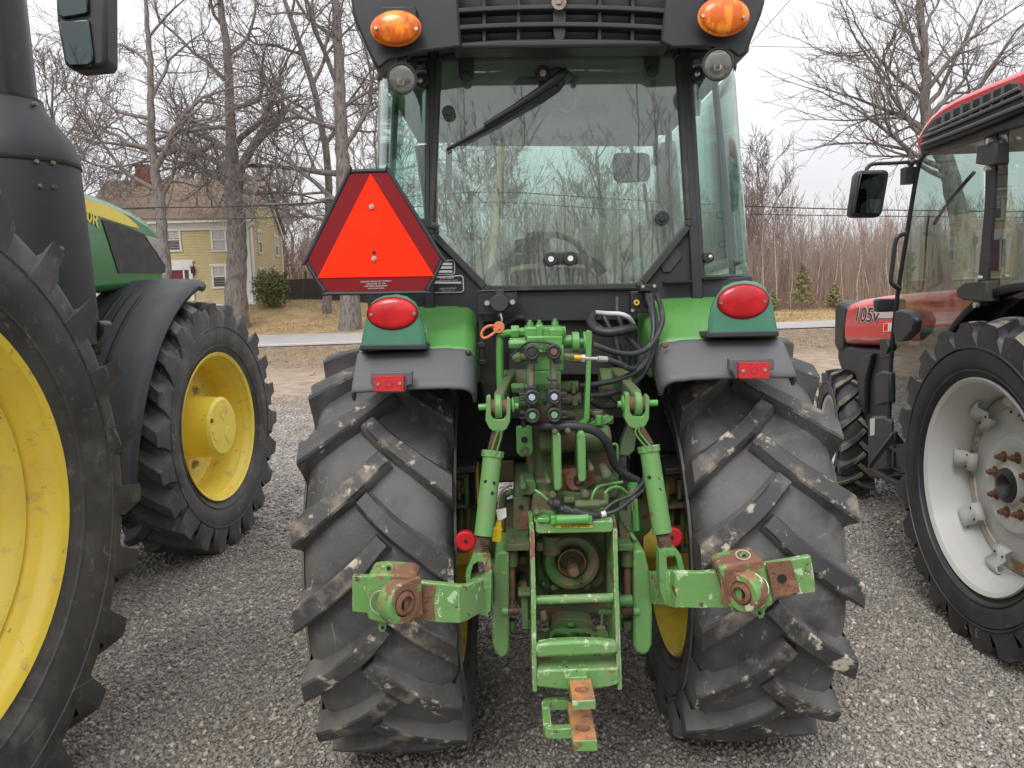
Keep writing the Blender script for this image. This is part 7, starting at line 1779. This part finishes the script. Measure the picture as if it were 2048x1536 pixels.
for i, x in enumerate((1885, 1903, 1922, 1942, 1962, 1983, 2004)):
    y = 250 - (x - 1872) * .44; QP(q, [(x - 2, y - 20), (x + 2, y - 22), (x + 1, y + 14), (x - 3, y + 16)], XR - .022, .01)
for (a, b_) in (((1846, 275), (2048, 188)), ((1858, 262), (2040, 176)), ((1843, 290), (2050, 208))):
    q.tube([Q(a[0], a[1], XR - .02), Q((a[0] + b_[0]) / 2, (a[1] + b_[1]) / 2 + 1, XR - .022), Q(b_[0], b_[1], XR - .02)], .009, 6, 2)
q.build('grille_bar', 'grey_plastic', gp)
q = MB(); QP(q, [(1838, 300), (1920, 272), (2052, 216), (2200, 170), (2200, 200), (2060, 250), (1985, 268), (1900, 292), (1842, 312)], XR + .02, 1.2); q.build('roof_gutter', 'black_metal', T3, bevel=.01)
# side frame and glass
q = MB(); q.tube([Q(*p) for p in ((1776, 890), (1779, 800), (1783, 700), (1795, 590), (1812, 480), (1828, 380), (1838, 330), (1846, 314), (1862, 304), (1920, 284), (1962, 268), (1970, 268), (1973, 276))], .012, 10, 4); q.build('door_frame', 'plastic', T3)
q = MB(); QP(q, [(1970, 262), (1994, 254), (1990, 400), (1978, 545), (1972, 612), (1950, 612), (1956, 540), (1968, 400)], -.605, .06); q.split('cab_post', 'plastic', T3, bevel=.01)
q = MB(); q.tube([Q(1776, 888), Q(1790, 900), Q(1820, 916), Q(1850, 935)], .014, 8, 4); q.build('door_sill', 'plastic', T3)
q = MB(); q.add([Q(*p, -.598) for p in ((1776, 890), (1783, 700), (1795, 590), (1828, 380), (1842, 316), (1860, 304), (1968, 268), (1968, 400), (1956, 545), (1950, 620), (1900, 660), (1870, 730), (1850, 935))], [tuple(range(13))]); q.build('door_glass', 'glass_dark', T3, flat=True)
q = MB(); q.add([Q(*p, -.598) for p in ((1992, 256), (2150, 196), (2150, 600), (2020, 596), (1975, 606), (1980, 545))], [tuple(range(6))]); q.build('quarter_window', 'glass_dark', T3, flat=True)
# far side of the cab (seen through the glass)
for nm, m_, pts in (('far_window', 'glass_side', [(.6, .35, 1.2), (.6, 1.28, 1.1), (.58, 1.1, 2.42), (.58, .35, 2.42)]), ('windscreen', 'glass_side', [(-.58, 1.30, 1.3), (.58, 1.30, 1.3), (.56, 1.12, 2.42), (-.56, 1.12, 2.42)])):
    q = MB(); q.add([RP(*p) for p in pts], [(0, 1, 2, 3)]); q.build(nm, m_, T3, flat=True)
q = MB()
for a, b_ in (((.6, 1.3, .8), (.58, 1.12, 2.42)), ((.6, .33, 1.0), (.58, .33, 2.42)), ((.58, -.45, 1.3), (.56, -.45, 2.42)), ((-.58, -.45, 1.3), (-.57, -.45, 2.42))):
    q = MB(); q.cone(RP(*a), RP(*b_), .032, .028, 8); q.split('cab_post', 'plastic', T3)
q = MB(); q.box(RP(0, .3, 2.40), (1.14, 1.6, .05), Matrix.Rotation(YAW, 3, 'Z')); q.build('headliner', 'liner', T3)
q = MB(); q.box(RP(0, 1.16, 1.12), (.95, .2, .55), Matrix.Rotation(YAW, 3, 'Z')); q.box(RP(0, 1.12, 1.42), (.5, .14, .16), Matrix.Rotation(YAW, 3, 'Z')); q.build('dashboard', 'plastic_soft', T3, bevel=.03)
q = MB(); q.box(RP(0.02, .3, .84), (1.06, 1.6, .6), Matrix.Rotation(YAW, 3, 'Z')); q.build('cab_floor', 'dark_void', T3)
q = MB(); q.box(RP(.02, .12, 1.10), (.46, .46, .14), Matrix.Rotation(YAW, 3, 'Z')); q.box(RP(.02, -.10, 1.45), (.46, .12, .65), Matrix.Rotation(YAW, 3, 'Z')); q.box(RP(.02, .1, .9), (.3, .3, .3), Matrix.Rotation(YAW, 3, 'Z')); q.build('seat', 'seat', T3, bevel=.05)
q = MB(); c = RP(0, .72, 1.50); ring = [c + (Matrix.Rotation(YAW, 3, 'Z') @ Matrix.Rotation(math.radians(-30), 3, 'X')) @ Vector((.19 * math.cos(2 * PI * k / 20), .19 * math.sin(2 * PI * k / 20), 0)) for k in range(20)]
q.tube(ring, .014, 8, 1, closed=True); q.cone(RP(0, .95, 1.2), c, .02, .02, 8); q.build('steering_wheel', 'plastic', T3)
q = MB(); q.tube([Q(1827, 575, -.3), Q(1846, 578, -.3), Q(1852, 480, -.3), Q(1858, 430, -.3)], .006, 6, 2); q.tube([Q(1868, 448, -.2), Q(1900, 400, -.2), Q(1948, 345, -.2)], .012, 6, 3); q.build('wiper', 'black_metal', T3)
# hinges
for pts in ([(1954, 292), (1975, 288), (1992, 286), (1992, 328), (1975, 332), (1950, 328)], [(1912, 578), (1930, 564), (1972, 562), (1974, 604), (1925, 600), (1912, 592)]):
    q = MB(); QP(q, pts, -.66, .06); hg3 = q.build('door_hinge', 'plastic_dusty', T3, bevel=.006)
for px, py in ((1983, 282), (1979, 337), (1962, 556), (1957, 610)):
    q = MB(); c = Q(px, py, -.65); q.cone(c, c - LX3 * .02, .014, .014, 14); q.build('hinge_bolt', 'steel', T3)
# wheel arch
q = MB(); rws = []
cw = RP(-.6, 0, .765)
for i in range(22):
    a = math.radians(8 + 120 * i / 21); rws.append([RP(x, 0, .765) + LY3 * ((.90 + d_) * math.cos(a)) + Vector((0, 0, (.90 + d_) * math.sin(a) * .97)) for x, d_ in ((-.63, -.035), (-.63, 0), (-.60, .012), (-.40, .012))])
q.grid(rws); q.build('wheel_arch', 'plastic', T3, solid=.008, ang=50)
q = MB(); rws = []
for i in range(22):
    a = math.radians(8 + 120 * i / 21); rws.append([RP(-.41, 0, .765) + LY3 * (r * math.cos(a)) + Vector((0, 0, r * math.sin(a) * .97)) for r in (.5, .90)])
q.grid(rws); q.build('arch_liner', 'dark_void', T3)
# mirror and arm
q = MB(); ym = Q(1835, 330).y
q.pr([(1720, 340), (1774, 339), (1779, 346), (1777, 362), (1766, 424), (1759, 434), (1706, 434), (1702, 426), (1713, 350)], ym, .07); m3 = q.build('mirror', 'plastic', T3, bevel=.014)
q = MB(); q.pr([(1722, 346), (1771, 345), (1760, 428), (1708, 428)], ym - .008, .02); q.build('mirror_glass', 'mirror', m3, bevel=.004)
q = MB(); q.tp([(1732, 342, ym + .04), (1736, 334, ym + .04), (1748, 328, ym + .04), (1790, 326, ym + .04), (1842, 322, ym + .04)], .011, 8); q.bp(1811, 334, 1832, 366, ym + .02, .06); q.tp([(1818, 328, ym + .04), (1826, 326, ym + .04)], .02, 8, 1); q.build('mirror_arm', 'plastic', T3, bevel=.003)
q = MB(); q.tp([(1812, 467, ym + .02), (1798, 472, ym + .0), (1791, 484, ym), (1785, 530, ym), (1782, 560, ym), (1787, 570, ym), (1800, 578, ym + .02)], .013, 10); q.build('grab_handle', 'plastic', T3)
# hood
XH = -.40
q = MB(); QP(q, [(1684, 690), (1684, 650), (1688, 618), (1694, 606), (1712, 600), (1760, 592), (1830, 585), (1900, 580), (1900, 700), (1800, 694)], XH, .80); h3 = q.build('hood', 'red', T3, bevel=.06)
q = MB(); QP(q, [(1668, 612), (1678, 600), (1690, 612), (1688, 700), (1674, 706), (1667, 690)], XH + .03, .72); q.build('front_grille', 'black_metal', T3, bevel=.03)
q = MB(); QP(q, [(1745, 636), (1752, 625), (1830, 622), (1830, 636)], XH - .004, .006); q.build('silver_stripe', 'label', h3)
q = MB(); QP(q, [(1767, 647), (1784, 645), (1784, 662), (1766, 664)], XH - .004, .006); stk = q.build('sticker', 'white', h3)
q = MB(); QP(q, [(1768, 648), (1775, 647), (1775, 661), (1767, 662)], XH - .006, .004); q.build('sticker_mark', 'smv_orange', stk)
Rm = Matrix.Rotation(YAW, 4, 'Z') @ Matrix.Rotation(-PI / 2, 4, 'Z') @ Matrix.Rotation(PI / 2, 4, 'X')
pc = Q(1731, 631, XH - .003)
text_mesh('model_number', '105v', pc - LX3 * .0, .15, 'white', h3, Rm, sx=1.45, italic=.25, bold=.006, ext=.001)
text_mesh('model_number', '105v', pc - LX3 * .002, .15, 'black_metal', h3, Rm, sx=1.45, italic=.25, bold=.001, ext=.001)
q = MB(); q.pr([(1754, 600), (1760, 597), (1810, 597), (1814, 603), (1812, 622), (1756, 624)], Q(1790, 610, -.55).y, .06); q.build('indicator_lamp', 'plastic', T3, bevel=.01)
q = MB(); QP(q, [(1788, 622), (1800, 618), (1822, 624), (1830, 640), (1824, 665), (1806, 682), (1790, 684), (1784, 660)], -.66, .05); q.build('door_latch', 'plastic', T3, bevel=.015)
# lower side: battery box, tank, steps
q = MB(); QP(q, [(1673, 700), (1690, 692), (1740, 696), (1800, 700), (1800, 860), (1740, 862), (1722, 840), (1718, 790), (1708, 750), (1682, 745), (1674, 720)], -.36, .72); q.build('engine_side', 'plastic_soft', T3, bevel=.03)
q = MB(); QP(q, [(1714, 730), (1726, 712), (1742, 706), (1738, 730), (1730, 760), (1728, 830), (1716, 800)], -.40, .04); q.build('air_duct', 'plastic', T3, bevel=.012)
q = MB(); QP(q, [(1748, 750), (1762, 742), (1778, 744), (1778, 806), (1750, 810)], -.62, .15); q.build('battery_box', 'plastic', T3, bevel=.012)
q = MB(); QP(q, [(1760, 678), (1785, 678), (1785, 712), (1760, 716)], -.60, .10); q.tube([Q(1776, 682, -.61), Q(1778, 694, -.62), Q(1774, 706, -.61)], .009, 8, 3); q.build('fuel_flap', 'plastic', T3, bevel=.008)
q = MB(); QP(q, [(1734, 840), (1742, 832), (1768, 832), (1776, 840), (1776, 952), (1734, 956)], -.62, .30); tk = q.build('fuel_tank', 'plastic_soft', T3, bevel=.02)
q = MB(); QP(q, [(1740, 838), (1749, 836), (1748, 870), (1740, 872)], -.626, .004); q.build('tank_sticker', 'label', tk)
q = MB(); QP(q, [(1776, 888), (1850, 935), (1900, 960), (1900, 1020), (1790, 960), (1776, 940)], -.60, .5); q.build('floor_side', 'plastic', T3, bevel=.01)
s0 = Q(1712, 958, -.78); s1 = Q(1770, 968, -.62)
q = MB(); zs = s0.z
for dx_, dy_, w_, d_ in ((-.74, 1.05, .03, .42), (-.60, 1.05, .03, .42), (-.67, .85, .16, .03), (-.67, 1.25, .16, .03), (-.67, 1.05, .16, .02)):
    q.box(RP(dx_, dy_, .53), (w_, d_, .03), Matrix.Rotation(YAW, 3, 'Z'))
for dy_ in (.84, 1.26): q.box(RP(-.60, dy_, .64), (.02, .03, .25), Matrix.Rotation(YAW, 3, 'Z')); q.prism([RP(-.61, dy_, .76), RP(-.61, dy_, .70), RP(-.75, dy_, .52), RP(-.75, dy_, .56)], LY3 * .02)
q.build('step', 'black_metal', T3, bevel=.003)
q = MB(); q.box(RP(0, 1.1, .62), (.4, 2.6, .4), Matrix.Rotation(YAW, 3, 'Z')); q.box(RP(.15, 2.76, .5), (.7, .14, .14), Matrix.Rotation(YAW, 3, 'Z')); q.cone(RP(-.5, 0, .765), RP(.5, 0, .765), .12, .12, 16); q.build('chassis', 'dark_void', T3, bevel=.02)

ring_text('332', Matrix.Translation(RP(-.615, 0, .74)) @ Matrix.Rotation(YAW, 4, 'Z'), -.2085, .635, .055, 'rubber_mudtop', hub3, math.radians(-93), -1)
